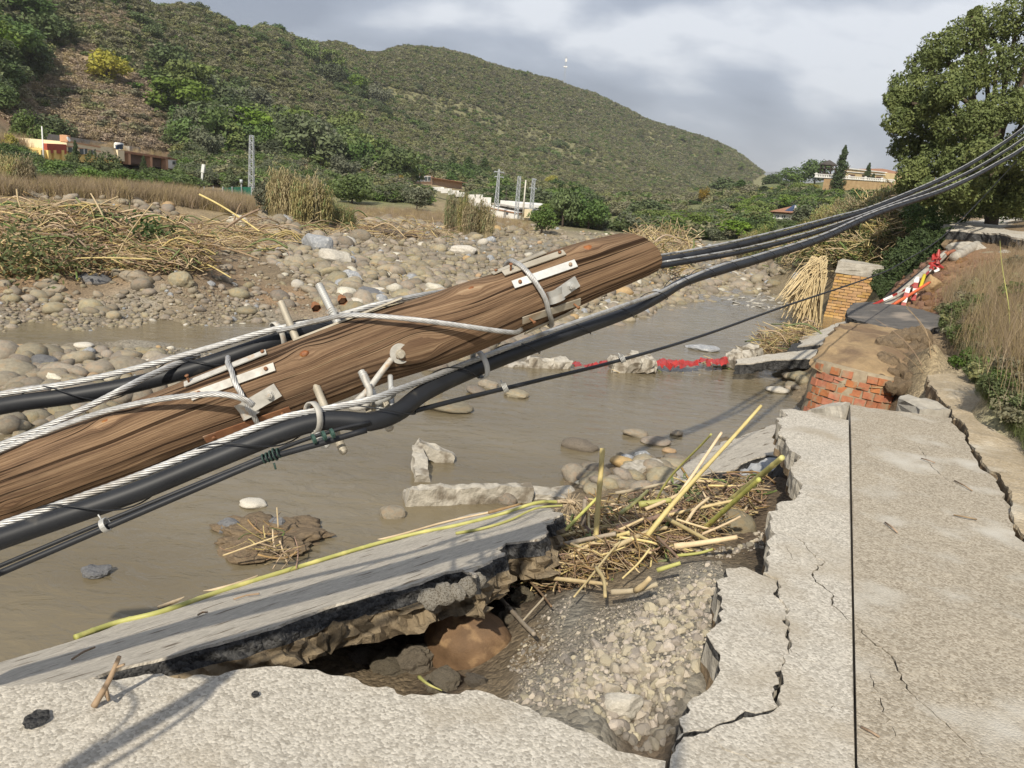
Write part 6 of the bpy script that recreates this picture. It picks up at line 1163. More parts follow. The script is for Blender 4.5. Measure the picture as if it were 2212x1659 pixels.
# ---- single trees that can be named
TREES = [('yellow', 232, 183, 72, 90, 'yellow-green tree standing alone on the brown slope'), ('pine', 392, 240, 96, 96, 'bright green pine above the house at the left'), ('oak', 365, 170, 70, 100, 'dark evergreen oaks just above the bright pine'), ('oak', 470, 275, 60, 110, 'dark evergreen oak right of the bright pine'), ('oak', 420, 290, 60, 90, 'dark evergreen oak below the bright pine'), ('oak', 510, 292, 80, 100, 'broad grey-green oak at the foot of the slope left of the lattice pylon'),
         ('oak', 30, 120, 70, 110, 'dark oak at the upper left edge'), ('oak', 90, 100, 70, 90, 'dark oak in the clump on the upper left slope'), ('oak', 15, 190, 60, 90, 'dark oak at the left edge beside the brown slope'), ('oak', 60, 145, 60, 60, 'small dark oak at the edge of the brown slope'), ('bush', 115, 92, 60, 90, 'olive green tree at the top of the brown slope'), ('oak', 45, 50, 60, 120, 'dark tree high at the upper left'), ('oak', 300, 60, 30, 60, 'dark tree high on the ridge above the brown slope'), ('oak', 330, 90, 36, 50, 'dark tree on the brow above the yellow-green tree'),
         ('bush', 66, 318, 84, 70, 'bushy green tree at the left end of the yellow house'), ('yellow', 20, 322, 30, 34, 'small yellow-green tree at the far left of the house'), ('yellow', 397, 294, 24, 20, 'small lemon-yellow shrub above the garage of the yellow house'), ('yellow', 486, 311, 24, 17, 'left of two small lemon-yellow shrubs near the lattice pylon'), ('yellow', 521, 313, 24, 17, 'right of two small lemon-yellow shrubs near the lattice pylon'), ('olive', 447, 350, 72, 66, 'grey-green bare-looking tree right of the house'), ('yellow', 440, 320, 40, 34, 'yellowish tree top behind the grey-green tree'),
         ('spike', 498, 410, 50, 38, 'bright green conical tree by the green netting'), ('bush', 160, 372, 46, 30, 'dark pointed bush in front of the house windows'), ('cypress', 165, 372, 70, 20, 'thin dark conifer before the arched windows of the house'), ('bush', 225, 395, 72, 64, 'banana-like bushy tree before the middle of the house'), ('cypress', 311, 392, 56, 20, 'dark column-shaped cypress before the garage doors'), ('bush', 120, 385, 40, 60, 'green bush below the house terrace'), ('bush', 195, 400, 44, 56, 'leafy bush along the fence left of centre'), ('bush', 275, 405, 46, 60, 'leafy bush along the fence below the garage'), ('bush', 350, 398, 40, 66, 'leafy bush along the fence right of the cypress'), ('bush', 395, 400, 36, 50, 'leafy bush at the right end of the house fence'), ('scrubby', 60, 385, 36, 60, 'tall grey-green bush at the far left of the fence'),
         ('olive', 583, 470, 78, 62, 'dark rounded bush at the water side of the tall yellow reeds'), ('bush', 760, 440, 70, 90, 'big rounded green bush right of the tall yellow reeds'), ('olive', 745, 395, 56, 60, 'grey-green tree behind the big rounded bush'), ('rust', 775, 392, 30, 22, 'small rust-yellow tree on the terrace edge'), ('rust', 862, 405, 26, 24, 'small golden tree left of the house with the white windows'), ('olive', 640, 345, 30, 70, 'grey olive row above the tall yellow reeds'), ('olive', 700, 350, 34, 60, 'grey olive in the fenced row on the slope'), ('olive', 760, 365, 34, 60, 'grey olive at the right end of the fenced row'), ('olive', 740, 345, 30, 60, 'grey olive in the middle of the fenced row'),
         ('bush', 905, 430, 34, 60, 'green bush in front of the white-windowed house'), ('olive', 900, 455, 50, 60, 'dark tree behind the second reed clump'), ('bush', 1170, 505, 62, 58, 'yellow-green rounded bush right of the white building'), ('oak', 1215, 490, 80, 60, 'dark tree right of the rounded yellow-green bush'), ('oak', 1270, 495, 70, 70, 'broad green tree on the far bank beyond the bar'), ('bush', 1080, 418, 40, 50, 'light green garden tree behind the white wall'), ('spike', 1010, 385, 46, 46, 'dark fir behind the white-windowed house'), ('spike', 1045, 380, 40, 36, 'dark fir right of the white-windowed house'), ('spike', 975, 372, 40, 40, 'dark tree behind the roof of the white-windowed house'), ('yellow', 1190, 405, 26, 30, 'yellow-green tree high behind the three poles'),
         ('pine', 1130, 165, 10, 16, 'small tree on the ridge left of the mast'), ('oak', 832, 103, 12, 22, 'small tree on the ridge above the middle of the slope'), ('oak', 1278, 193, 12, 24, 'small tree on the ridge right of the mast'), ('pine', 1473, 308, 16, 18, 'small tree low on the ridge to the right'), ('pine', 1552, 338, 16, 16, 'umbrella-shaped tree on the lower ridge'), ('pine', 1600, 372, 20, 14, 'lone umbrella-shaped tree at the right end of the ridge'),
         ('rust', 1518, 443, 36, 26, 'orange autumn tree in the gap of the valley')]
for t in TREES: tree_px(*t[:5], t[5])
# valley floor and right-hand hillside trees, at their own ranges
VR = [('oak', 1560, 455, 70, 70, 'dark evergreen tree filling the valley gap', 150), ('spike', 1590, 470, 84, 56, 'tall dark conifer in the valley gap', 120), ('spike', 1640, 470, 70, 56, 'second dark conifer left of the white cottage', 110), ('oak', 1480, 480, 40, 70, 'low dark tree at the far end of the bar', 110), ('bush', 1420, 500, 44, 80, 'light green bushes at the far end of the bar', 90), ('bush', 1350, 495, 44, 70, 'green thicket right of the broad green tree', 85), ('oak', 1660, 410, 36, 50, 'rounded green tree on the skyline of the gap', 170), ('bush', 1700, 400, 44, 60, 'bright green rounded tree on the skyline left of the villa', 150), ('oak', 1745, 385, 46, 56, 'spreading dark tree left of the thatched gazebo', 135), ('bush', 1710, 430, 40, 70, 'yellow-green orchard on the slope below the skyline tree', 120), ('yellow', 1660, 440, 30, 60, 'yellowish orchard trees on the slope', 118), ('yellow', 1740, 440, 30, 60, 'yellowish orchard trees above the white cottage', 112),
      ('cypress', 1797, 425, 118, 32, 'tall dark cypress in front of the villa', 95), ('cypress', 1855, 425, 78, 20, 'shorter slim cypress right of the tall one', 96), ('cypress', 1868, 430, 58, 18, 'third slim cypress before the balustrade', 94), ('cypress', 1885, 425, 40, 16, 'small cypress at the right end of the row', 94), ('oak', 1765, 500, 76, 66, 'dark bushy tree right of the white cottage', 62), ('oak', 1800, 480, 60, 56, 'dark bush on the slope below the tall cypress', 60), ('oak', 1860, 470, 66, 66, 'dark bushes below the slim cypresses', 58), ('bush', 1660, 530, 34, 70, 'green shrubs below the white cottage', 62), ('bush', 1600, 520, 48, 70, 'green shrubs at the valley mouth', 66), ('bush', 1540, 512, 44, 70, 'green shrubs left of the valley mouth', 74), ('oak', 1640, 500, 40, 70, 'dark trees left below the white cottage', 75), ('bush', 1720, 535, 40, 60, 'pale shrubs below the dark bushy tree', 48), ('oak', 1700, 512, 30, 50, 'low dark bush below the white cottage', 58)]
for k in VR: tree_px(k[0], k[1], k[2], k[3], k[4], k[5], r=k[6])
# ---- slope trees: the next most visible ones, the rest of the scrub is ground cover
EXCL = [([(880, 358), (1020, 372), (1020, 430), (880, 425)], 104), ([(920, 398), (1135, 420), (1135, 510), (1020, 500), (920, 440)], 76), ([(1650, 440), (1735, 440), (1745, 575), (1640, 570)], 80), ([(1752, 340), (1940, 350), (1940, 425), (1752, 420)], 112), ([(1292, 466), (1400, 466), (1400, 500), (1292, 500)], 105), ([(76, 312), (392, 340), (395, 372), (76, 362)], 76), ([(1470, 435), (1530, 435), (1530, 475), (1470, 475)], 118)]
def blocked(qx, qy, r): return any(r < rm and in_poly(np.array([qx]), np.array([qy]), p)[0] for p, rm in EXCL)
def slope_pts(n, poly, rlo, rhi):
    out = []
    while len(out) < n:
        a = RNG.uniform(-.72, .36, 4000); lr = RNG.uniform(math.log(rlo), math.log(rhi), 4000); x = np.sin(a) * np.exp(lr); y = np.cos(a) * np.exp(lr); z = gz(x, y); q = proj(np.stack([x, y, z], -1)); ok = in_poly(q[:, 0], q[:, 1], poly); out += list(zip(x[ok], y[ok], z[ok], q[ok, 0], q[ok, 1]))
    return out[:n]
HILL = [(-60, -400), (400, -80), (830, 50), (1110, 120), (1270, 130), (1420, 220), (1540, 300), (1640, 375), (1600, 470), (1400, 480), (1150, 455), (900, 400), (640, 350), (430, 335), (300, 300), (0, 300), (-60, 300)]
BROWN = [(110, 110), (190, 95), (330, 190), (400, 300), (360, 335), (240, 305), (0, 290), (0, 200), (60, 160)]
TOPB = [(150, 0), (290, 40), (300, 80), (180, 60)]
def green_amount(px, py, x, y):
    g = .5 + .5 * fbm2(np.array([x]), np.array([y]), .02, 3)[0]
    low = np.clip((py - (60 + px * .26)) / 160, 0, 1)          # greener low on the slope and to the left
    return g * .55 + low * .75 - (.9 if in_poly(np.array([px]), np.array([py]), BROWN)[0] else 0) - (.5 if px > 1350 and py < 380 else 0)
HMARKS = [('the yellow-green tree', 232, 150), ('the bright pine', 392, 200), ('the ridge mast', 1218, 190), ('the tan house', 950, 360), ('the white building', 1070, 410), ('the lattice pylon', 545, 300), ('the olive row', 710, 335), ('the three pylons', 1150, 390), ('the garage', 320, 310), ('the yellow shed', 1365, 460), ('the mid ridge', 830, 140), ('the left ridge', 480, 70), ('the ridge end', 1560, 380), ('the mid slope', 900, 250), ('the reeds', 640, 380), ('the right flank', 1400, 360), ('the valley gap', 1530, 430)]
n_t = 0; GRP = 'trees scattered over the far hillside'; KL = {'oak': 'dark evergreen oak among the scrub of the hillside', 'bush': 'mid-green tree among the scrub of the hillside', 'pine': 'light green rounded pine among the scrub of the hillside', 'olive': 'grey-green tree among the scrub of the hillside'}
for x, y, z, qx, qy in slope_pts(5000, HILL, 80, 520):
    ga_ = green_amount(qx, qy, x, y)
    if ga_ < .58 or RNG.random() > (ga_ - .5) * 1.1: continue
    r = math.hypot(x, y)
    if blocked(qx, qy, r): continue
    k = RNG.choice(['oak', 'bush', 'pine', 'olive'], p=[.42, .26, .18, .14]); h = RNG.uniform(3.2, 6.5) * (1 if r > 140 else .8); tree(k, (x, y, z), h, h * RNG.uniform(.9, 1.35), ('tall ' if h > 5.2 else 'low ') + KL[k].split(' among')[0] + ' on the hillside ' + beside(qx, qy, HMARKS), GRP, .08); n_t += 1
    if n_t >= 235: break
# ---- scrub cover
def scrub(name, n, poly, rlo, rhi, kinds, smin, smax, label, cond=None):
    P = []; S = []; I = []; src = sum([CROWN[k] for k in kinds], [])
    for x, y, z, qx, qy in slope_pts(n, poly, rlo, rhi):
        if cond and not cond(qx, qy, x, y): continue
        if blocked(qx, qy, math.hypot(x, y)): continue
        s = RNG.uniform(smin, smax); P.append((x, y, z - .15 * s)); S.append((s * 1.25, s * 1.25, s * RNG.uniform(.7, 1.0))); I.append(RNG.integers(len(src)))
    return scatter(name, P, np.array(S), np.c_[np.zeros(len(P)), np.zeros(len(P)), RNG.uniform(0, 6.3, len(P))], I, src, label=label)
notb = lambda qx, qy, x, y: not (in_poly(np.array([qx]), np.array([qy]), BROWN)[0] or in_poly(np.array([qx]), np.array([qy]), TOPB)[0]) or RNG.random() < .07
scrub('hillside_scrub', 30000, HILL, 75, 560, ['scrub', 'scrub', 'scrubby'], .8, 1.9, 'dense olive-brown scrub covering the far hillside', notb)
UPR = [(380, -90), (830, 20), (1110, 100), (1270, 120), (1420, 200), (1540, 270), (1660, 370), (1560, 420), (1300, 330), (1000, 220), (600, 140)]
scrub('ridge_scrub', 24000, UPR, 190, 620, ['scrub', 'scrub', 'scrubby'], 1.0, 2.1, 'olive-brown scrub along the ridge of the far hillside', notb)
scrub('hillside_bushes', 9000, HILL, 75, 520, ['scrubby', 'oak'], 1.4, 3.4, 'darker green bushes among the hillside scrub', lambda qx, qy, x, y: green_amount(qx, qy, x, y) > .62 + RNG.normal(0, .12))
LM['heath'] = leafmat('dry_heath_leaves', (.46, .37, .245), (.33, .26, .165), .25); HEATH = [crown_mesh('heath', LM['heath'], 130 + s, 7, 40, .08) for s in range(3)]; CROWN['heath'] = HEATH
scrub('dry_heath', 2300, BROWN, 74, 150, ['heath'], .4, 1.1, 'dry brown heath on the bare slope')
scrub('dry_heath', 900, TOPB, 100, 220, ['heath', 'scrub'], .6, 1.4, 'dry brown heath on the upper slope')
scrub('slope_foot_bushes', 900, [(385, 325), (560, 325), (650, 350), (640, 400), (560, 412), (400, 398)], 46, 110, ['scrub', 'bush', 'scrubby', 'olive'], .7, 1.8, 'bushes at the foot of the slope between the garage and the lattice pylon')
FLOORV = [(1150, 470), (1290, 485), (1400, 486), (1600, 440), (1720, 415), (1760, 430), (1960, 430), (1940, 470), (1720, 500), (1700, 478), (1650, 478), (1640, 510), (1560, 520), (1200, 490)]
scrub('valley_bushes', 3000, FLOORV, 52, 200, ['bush', 'oak', 'scrubby', 'olive', 'pine', 'scrub'], .7, 1.9, 'mixed green bushes on the valley floor and the right-hand slope', lambda qx, qy, x, y: not (1655 < qx < 1730 and 455 < qy < 520 and math.hypot(x, y) < 84))
scrub('terrace_bushes', 700, [(0, 330), (250, 372), (420, 368), (560, 400), (560, 415), (330, 405), (0, 385)], 36, 55, ['bush', 'scrubby', 'oak'], .5, 1.0, 'green bushes along the terrace below the house')
scrub('terrace_bushes', 900, [(640, 370), (900, 400), (1100, 440), (1150, 460), (900, 440), (760, 430), (680, 420)], 40, 110, ['scrubby', 'olive', 'scrub', 'bush'], .6, 1.6, 'low green growth on the terrace behind the reeds')
# ---- grasses and reeds
def tuft_mesh(name, m, n, h, w, spread, seed, lean=.35, seg=3):
    rng = np.random.default_rng(seed); V = []; F = []
    for i in range(n):
        a = rng.uniform(0, 6.3); b = np.array([rng.normal(0, spread), rng.normal(0, spread), 0]); d = np.array([math.cos(a), math.sin(a), 0]) * abs(rng.normal(0, lean)); hh = h * rng.uniform(.5, 1.1); s = np.array([-math.sin(a + 1), math.cos(a + 1), 0]) * w; k = len(V)
        for j in range(seg + 1):
            u = j / seg; c = b + np.array([0, 0, hh * u * (1 - .25 * u * np.linalg.norm(d))]) + d * hh * u * u; ww = (1 - u * .9); V += [c - s * ww, c + s * ww]
        for j in range(seg): F.append((k + 2 * j, k + 2 * j + 1, k + 2 * j + 3, k + 2 * j + 2))
    return new_mesh(name, V, F, [m])
DG = [tuft_mesh('dry_grass_tuft', LM['drygrass'], 46, 1, .012, .22, s, .35) for s in range(4)]; GG = [tuft_mesh('green_grass_tuft', LM['greengrass'], 40, 1, .02, .25, 20 + s, .5) for s in range(3)]
def grass(name, n, poly, smin, smax, src, label, rmin=2.0, on=None):
    P = np.array(poly, float); lo, hi = P.min(0), P.max(0); q = RNG.uniform(lo, hi, (n * 6, 2)); q = q[in_poly(q[:, 0], q[:, 1], poly)][:n]; pts = [(on or G)(x, y) for x, y in q]; pts = [p for p in pts if math.hypot(p[0], p[1]) < 130]; k = len(pts)
    return scatter(name, np.array(pts) - [0, 0, .02], RNG.uniform(smin, smax, k), np.c_[RNG.normal(0, .12, k), RNG.normal(0, .12, k), RNG.uniform(0, 6.3, k)], RNG.integers(0, len(src), k), src, label=label)
grass('dry_grass', 1900, [(-60, 402), (200, 408), (420, 422), (560, 438), (600, 462), (480, 458), (380, 444), (250, 430), (0, 421), (-60, 420)], .28, .58, DG, 'tall dry grass along the top of the cut bank')
grass('dry_grass', 900, [(690, 455), (860, 455), (1140, 478), (1150, 500), (1000, 492), (850, 482), (700, 478)], .2, .42, DG, 'dry grass on the bank between the reed clumps')
grass('dry_grass', 260, [(0, 300), (250, 320), (400, 345), (420, 366), (200, 340), (0, 330)], .4, .9, DG, 'dry grass round the house')
def reed_mesh(name, seed, n=120, mg='reed', md='reed_dry', green=.5, spread=.28, lean=.16):
    rng = np.random.default_rng(seed); V = []; F = []; MI = []
    for i in range(n):
        a = rng.uniform(0, 6.3); q = spread * math.sqrt(rng.random()); b = np.array([math.cos(a) * q, math.sin(a) * q, 0]); h = rng.uniform(.62, 1.05) * (1 - .35 * (q / spread) ** 2); d = b / (spread + 1e-6) * lean + rng.normal(0, .05, 3) * [1, 1, 0]; g = rng.random() < green
        P = np.array([b, b + d * .35 * h + [0, 0, h * .5], b + d * 1.1 * h + [0, 0, h * .97]]); tv, tf = tube(P, [.006, .005, .002], 3, False); k = len(V); V += list(tv); F += [tuple(x + k for x in f) for f in tf]; MI += [1] * len(tf)
        for j in range(9):
            u = rng.uniform(.3, 1); c = b + d * u * h + np.array([0, 0, h * u * .97]); az = rng.uniform(0, 6.3); o = np.array([math.cos(az), math.sin(az), 0]); L_ = rng.uniform(.12, .24); s = np.array([-o[1], o[0], 0]) * .011; k = len(V)
            for t, dr in ((0, 0), (.5, .06), (1, -.02 - .06 * rng.random())): cc = c + o * L_ * t * .8 + np.array([0, 0, L_ * (dr * 4 if t < 1 else dr * 3)]); w = 1 if t < 1 else .1; V += [cc - s * w, cc + s * w]
            F += [(k, k + 1, k + 3, k + 2), (k + 2, k + 3, k + 5, k + 4)]; MI += [0 if (g and rng.random() < .8) else 1] * 2
    return new_mesh(name, V, F, [LM[mg], LM[md]], False, MI)
RG = [reed_mesh('reed_clump', s, green=.75) for s in range(2)]; RD = [reed_mesh('reed_clump', 5 + s, green=.22, n=150) for s in range(2)]
def reeds(px, yb, hpx, wpx, src, label, n=5):
    b = G(px, yb); d = (b - EYE) @ _F; h = hpx * d / FPX; w = wpx * d / FPX; e = empty('giant_reed', b, label, 'reeds')
    for i in range(n):
        u = (i + .5) / n - .5; p = b + np.array([u * w * .8, RNG.uniform(-.2, .2) * w, 0]); p[2] = gz(p[0], p[1])[0] - .03; inst('reed_stems', src[i % len(src)], p, (RNG.normal(0, .05), RNG.normal(0, .05), RNG.uniform(0, 6.3)), (w * .55, w * .55, h * RNG.uniform(.85, 1.08)), e)
    return e
reeds(645, 478, 118, 130, RD, 'tall straw-yellow giant reeds standing on the far bank', 7); reeds(730, 490, 62, 80, RG, 'low green reeds at the right foot of the tall straw-yellow reeds', 4); reeds(985, 505, 100, 60, RG, 'green half of the reed clump before the white building', 4); reeds(1025, 512, 92, 80, RD, 'bent yellow half of the reed clump before the white building', 5); reeds(30, 410, 80, 110, RD, 'pale dry reeds at the left edge below the house', 5)
# ================================================================== buildings, pylons, fences beyond the river
class Wall:
    """a vertical wall whose front face runs between two base points; panels are set on it"""
    def __init__(s, a, b):
        s.a, s.b = np.array(a), np.array(b); t = s.b - s.a; t[2] = 0; s.t = t / np.linalg.norm(t); n = np.array([s.t[1], -s.t[0], 0]); s.n = n if n @ (EYE - s.a) > 0 else -n; s.pl = (s.a, s.n)
    def hit(s, px, py): return PP(px, py, s.pl)
    def panel(s, name, x0, x1, yt0, yb0, m, parent, depth=.1, push=0.0, yt1=None, yb1=None):
        """box whose front face spans picture columns x0..x1 and rows yt..yb (rows may differ at x1)"""
        yt1 = yt0 if yt1 is None else yt1; yb1 = yb0 if yb1 is None else yb1; B0, B1 = s.hit(x0, yb0), s.hit(x1, yb1); T0, T1 = s.hit(x0, yt0), s.hit(x1, yt1); P = []
        for B, T in ((B0, T0), (B1, T1)):
            for off in (push, push - depth):
                P += [B + s.n * off, np.array([B[0], B[1], T[2]]) + s.n * off]
        P8 = [P[0], P[1], P[2], P[3], P[4], P[5], P[6], P[7]]
        return obj(name, P8, BOXF, m, parent)
def house(name, label, cat, at): return empty(name, at, label, cat)
def far_wall(x0, y0, r0, x1, y1, r1): return Wall(PR(x0, y0, r0), PR(x1, y1, r1))
# ---- yellow house at the left
W = far_wall(82, 347, 58, 383, 362, 76); H = house('yellow_house', 'long low yellow and orange house with arched windows below the brown slope', 'house', PR(200, 360, 65))
W.panel('wall', 84, 262, 324, 348, M['paint_yellow'], H, 5, 0, 326, 352); W.panel('wall', 143, 250, 306, 326, M['paint_cream'], H, 5, .05, 320, 336)
for x0, x1, y0, y1 in ((141, 215, 303.5, 316), (141, 215, 313.5, 326)): W.panel('orange_band', x0, x1, y0, y0 + 2.6, M['paint_orange'], H, .3, .09, y1, y1 + 2.6)
W.panel('chimney', 141, 147.5, 292, 306, M['paint_orange'], H, .5, .15)
W.panel('red_wall', 99, 141, 310, 330, M['paint_red'], H, .3, .10, 312, 332)
for x0, x1, yt, yb in ((146, 161, 318, 329.5), (171, 186, 321, 333), (191, 204, 324, 334)):
    f = W.panel('window', x0, x1, yt, yb, M['glass'], H, .08, .10); W.panel('window_frame', x0 + 6.5, x0 + 8, yt, yb, M['frame_white'], f, .05, .13)
W.panel('side_wall', 206, 250, 322, 340, M['paint_cream'], H, .2, .08, 326, 344); W.panel('pillar', 248, 262, 323, 346, M['paint_cream'], H, .6, .25, 325, 348)
for x in (84, 100, 113, 130): W.panel('terrace_pillar', x, x + 5, 324, 348, M['paint_yellow'], H, .5, .15)
W.panel('garage_wall', 262, 362, 329, 355, M['door_brown'], H, 4, -.9, 344, 364)
for x, yt in ((275, 331), (322, 338), (356, 343)): W.panel('garage_pillar', x, x + 5, yt, yt + 24, M['paint_orange'], H, .4, .1)
for x0, x1, y0, y1 in ((281, 321, 332, 338), (328, 355, 339, 343)): W.panel('garage_door', x0, x1, y0, y0 + 20, M['door_brown'], H, .1, -.3, y1, y1 + 19)
W.panel('roof', 258, 364, 324, 329, M['tile'], H, 4.5, .14, 340, 344.5)
a = W.panel('annex_wall', 361, 383, 343, 363, M['whitewash'], H, 3, .1, 346, 366); W.panel('annex_roof', 359, 386, 340, 343, M['tile'], H, 3.4, .14, 345, 347.5); W.panel('window', 370, 376, 348, 355, M['glass'], H, .06, .14)
mb = MB(); c = W.hit(138, 300) + W.n * .3; disc(mb, c, W.n + np.array([0, 0, .4]), .17, .15, .03, 16); mb.build('satellite_dish', M['frame_white'], H)
sp = W.hit(252, 322) + W.n * .2; e = empty('solar_heater', sp, 'solar water heater with blue panel and white tank on the yellow house roof', 'solar panel')
W.panel('panel', 243, 257, 313, 322, M['solar'], e, .08, .3, 311, 321); mb = MB(); mb.tube([W.hit(247, 311) + W.n * .1, W.hit(261, 312.5) + W.n * .1], .13, 12); mb.build('tank', M['whitewash'], e, True); W.panel('stand', 258, 261, 312, 323, M['frame_white'], e, .5, .1)
WB = far_wall(101, 312, 72, 262, 330, 84); e = house('retaining_wall', 'bare grey retaining wall behind the yellow house', 'wall', WB.a); WB.panel('wall_face', 101, 262, 288, 330, M['wall_grey'], e, .4, 0, 313, 335)
e = house('block_hut', 'small pale block hut on the slope above the garage roof', 'hut', PR(285, 330, 82)); w2 = far_wall(268, 330, 80, 304, 336, 82); w2.panel('wall', 280, 304, 316, 330, M['wall_grey'], e, 1.5, 0, 318, 334)
# ---- house with white windows
M['tan'] = mat('tan_render', (.62, .42, .28), (.54, .36, .24), 3, .9, .05)
W = far_wall(896, 396, 92, 1006, 402, 100); H = house('stone_house', 'tan house with white windows, hipped tile roof and chimney on the far slope', 'house', W.a)
W.panel('wall', 896, 933, 377, 402, M['tan'], H, 7, 0, 380, 404); W.panel('wall', 933, 1006, 383, 404, M['tan'], H, 7, -.6, 393, 408)
for x in (898.5, 906.5, 914.5, 922): f = W.panel('window', x, x + 6.5, 380, 392, M['frame_white'], H, .1, .10); [W.panel('pane', x + u, x + u + 2, 382, 390, M['glass'], f, .04, .13) for u in (.9, 3.7)]
W.panel('window', 935, 943, 383, 394, M['glass'], H, .08, -.5)
A, B = W.hit(893, 377) + W.n * .08, W.hit(1010, 395) + W.n * .08; R1 = W.hit(930, 370) - W.n * 4; R2 = W.hit(958, 374) - W.n * 4; Cb, Db = B - W.n * 9, A - W.n * 9; R1[2] = W.hit(940, 369)[2]; R2[2] = R1[2] - .6
obj('roof', [A, B, Cb, Db, R1, R2, A - [0, 0, .07], B - [0, 0, .07]], [(0, 1, 5, 4), (1, 2, 5), (2, 3, 4, 5), (3, 0, 4), (6, 7, 1, 0)], M['tile'], H)
ch = W.panel('chimney', 907.5, 912.5, 367, 378, M['paint_orange'], H, .8, -1.5); W.panel('chimney_cap', 906.3, 913.8, 365.5, 367.5, M['tile'], ch, 1.1, -1.3)
# ---- white terraces and building
W = far_wall(930, 415, 70, 1116, 468, 58); H = house('white_building', 'long white stepped building and garden walls below the tan house', 'building', W.a)
for x0, x1, yt, yb in ((932, 952, 404, 413), (952, 968, 407, 417), (968, 984, 411, 421), (984, 996, 415, 425), (1010, 1034, 420, 446), (1034, 1052, 426, 452)): W.panel('garden_wall', x0, x1, yt, yb, M['whitewash'], H, .3, 0)
W.panel('wall', 1050, 1092, 430, 462, M['whitewash'], H, 4, -1.2, 437, 464); W.panel('wall', 1036, 1117, 441, 466, M['whitewash'], H, 4, 0, 459, 474); W.panel('flat_roof', 1048, 1120, 437, 439.5, M['wall_grey'], H, 5, -.4, 450, 452.5)
W.panel('roof', 1052, 1120, 447, 449, M['tile'], H, 1.5, .06, 460, 462); W.panel('window', 1094, 1098, 456, 463, M['glass'], H, .06, .04); W.panel('side_wall', 1117, 1128, 450, 470, M['paint_cream'], H, .3, -.5)
# ---- villa on the hill
M['ochre'] = mat('ochre_render', (.60, .46, .27), (.52, .39, .22), 2, .9, .05)
W = far_wall(1822, 384, 104, 1912, 392, 100); H = house('villa', 'ochre villa with arches and tiled roof on the hilltop behind the cypresses', 'house', W.a)
W.panel('wall', 1822, 1911, 363, 386, M['ochre'], H, 8, 0, 373, 394); W.panel('cornice', 1820, 1913, 361.5, 363.5, M['whitewash'], H, .4, .15, 371.5, 373.5); W.panel('cornice', 1820, 1913, 369, 370.5, M['whitewash'], H, .3, .1, 377, 378.5)
for x, y in ((1832, 376), (1862, 378), (1892, 381)): W.panel('arch', x, x + 14, y, y + 8, M['door_brown'], H, .1, .05, y + 1, y + 9)
A, B = W.hit(1845, 365) + W.n * .08, W.hit(1911, 373) + W.n * .08; Rg = W.hit(1866, 359) - W.n * 3; obj('roof', [A, B, B - W.n * 7, A - W.n * 7, Rg], [(0, 1, 4), (1, 2, 4), (2, 3, 4), (3, 0, 4)], M['tile'], H)
W = far_wall(1760, 384, 97, 1932, 396, 92); H = house('balustrade', 'white balustrade on an ochre masonry wall in front of the hilltop villa', 'balustrade', W.a)
W.panel('masonry_wall', 1776, 1932, 384, 410, M['masonry'], H, .5, 0, 391, 412); W.panel('handrail', 1760, 1932, 374.5, 376, M['whitewash'], H, .25, .1, 388, 389.5); W.panel('base_rail', 1760, 1932, 381.5, 383, M['whitewash'], H, .25, .1, 391.5, 393)
for i in range(44):
    x = 1761 + i * 3.93; y = 376 + (x - 1760) * .0755; W.panel('baluster' if i % 9 else 'post', x, x + (1.5 if i % 9 else 3.2), y - (0 if i % 9 else 3), y + 6, M['whitewash'], H, .12, .08)
g = PR(1788, 380, 100); e = house('gazebo', 'dark thatched gazebo on posts at the left of the hilltop villa', 'gazebo', g); base = PR(1787, 374, 100); top = PR(1789, 345, 100); eav = PR(1787, 355, 100)[2]; k = 8; R0 = 1.02; ring = [base * [1, 1, 0] + [R0 * math.cos(2 * math.pi * i / k), R0 * math.sin(2 * math.pi * i / k), eav] for i in range(k)]
low = [p - np.array([0, 0, .12]) for p in ring]; obj('thatched_roof', ring + low + [base * [1, 1, 0] + [0, 0, top[2]]], [(i, (i + 1) % k, 2 * k) for i in range(k)] + [(k + i, k + (i + 1) % k, (i + 1) % k, i) for i in range(k)] + [tuple(range(2 * k - 1, k - 1, -1))], M['thatch'], e)
for i in range(k): q = base + [R0 * .85 * math.cos(2 * math.pi * i / k), R0 * .85 * math.sin(2 * math.pi * i / k), 0]; mb = MB(); mb.tube([q - [0, 0, .8], [q[0], q[1], eav]], .06, 6); mb.build('post', M['dark_wood'], e)
mb = MB(); mb.box(base + [0, 0, -.15], (2.1, 2.1, .15)); mb.box(base + [0, 0, .45], (1.8, 1.8, .06)); mb.build('platform', M['dark_wood'], e)
# ---- white cottage
W = far_wall(1669, 471, 66, 1716, 474, 65); H = house('white_cottage', 'small white cottage with red tiled roof and solar panels on the right-hand slope', 'house', W.a)
W.panel('wall', 1669, 1716, 459, 473, M['whitewash'], H, 5, 0, 462, 476); W.panel('roof', 1666, 1716, 456.5, 460, M['tile'], H, 5.5, .08, 459, 463)
A, B = W.hit(1667, 457) + W.n * .4, W.hit(1716, 460) + W.n * .4; obj('roof_slope', [A, B, B - W.n * 5 + [0, 0, .9], A - W.n * 5 + [0, 0, .9]], [(0, 1, 2, 3)], M['tile'], H); W.panel('chimney', 1708, 1717, 443, 461, M['whitewash'], H, 1, -.4)
A, B = W.hit(1690, 456) - W.n * .2, W.hit(1707, 457) - W.n * .2; pn_ = obj('solar_panel', [A, B, B - W.n * .9 + [0, 0, .55], A - W.n * .9 + [.2, 0, .55], A - [0, 0, .05], B - [0, 0, .05]], [(0, 1, 2, 3), (4, 5, 1, 0)], M['solar'], H)
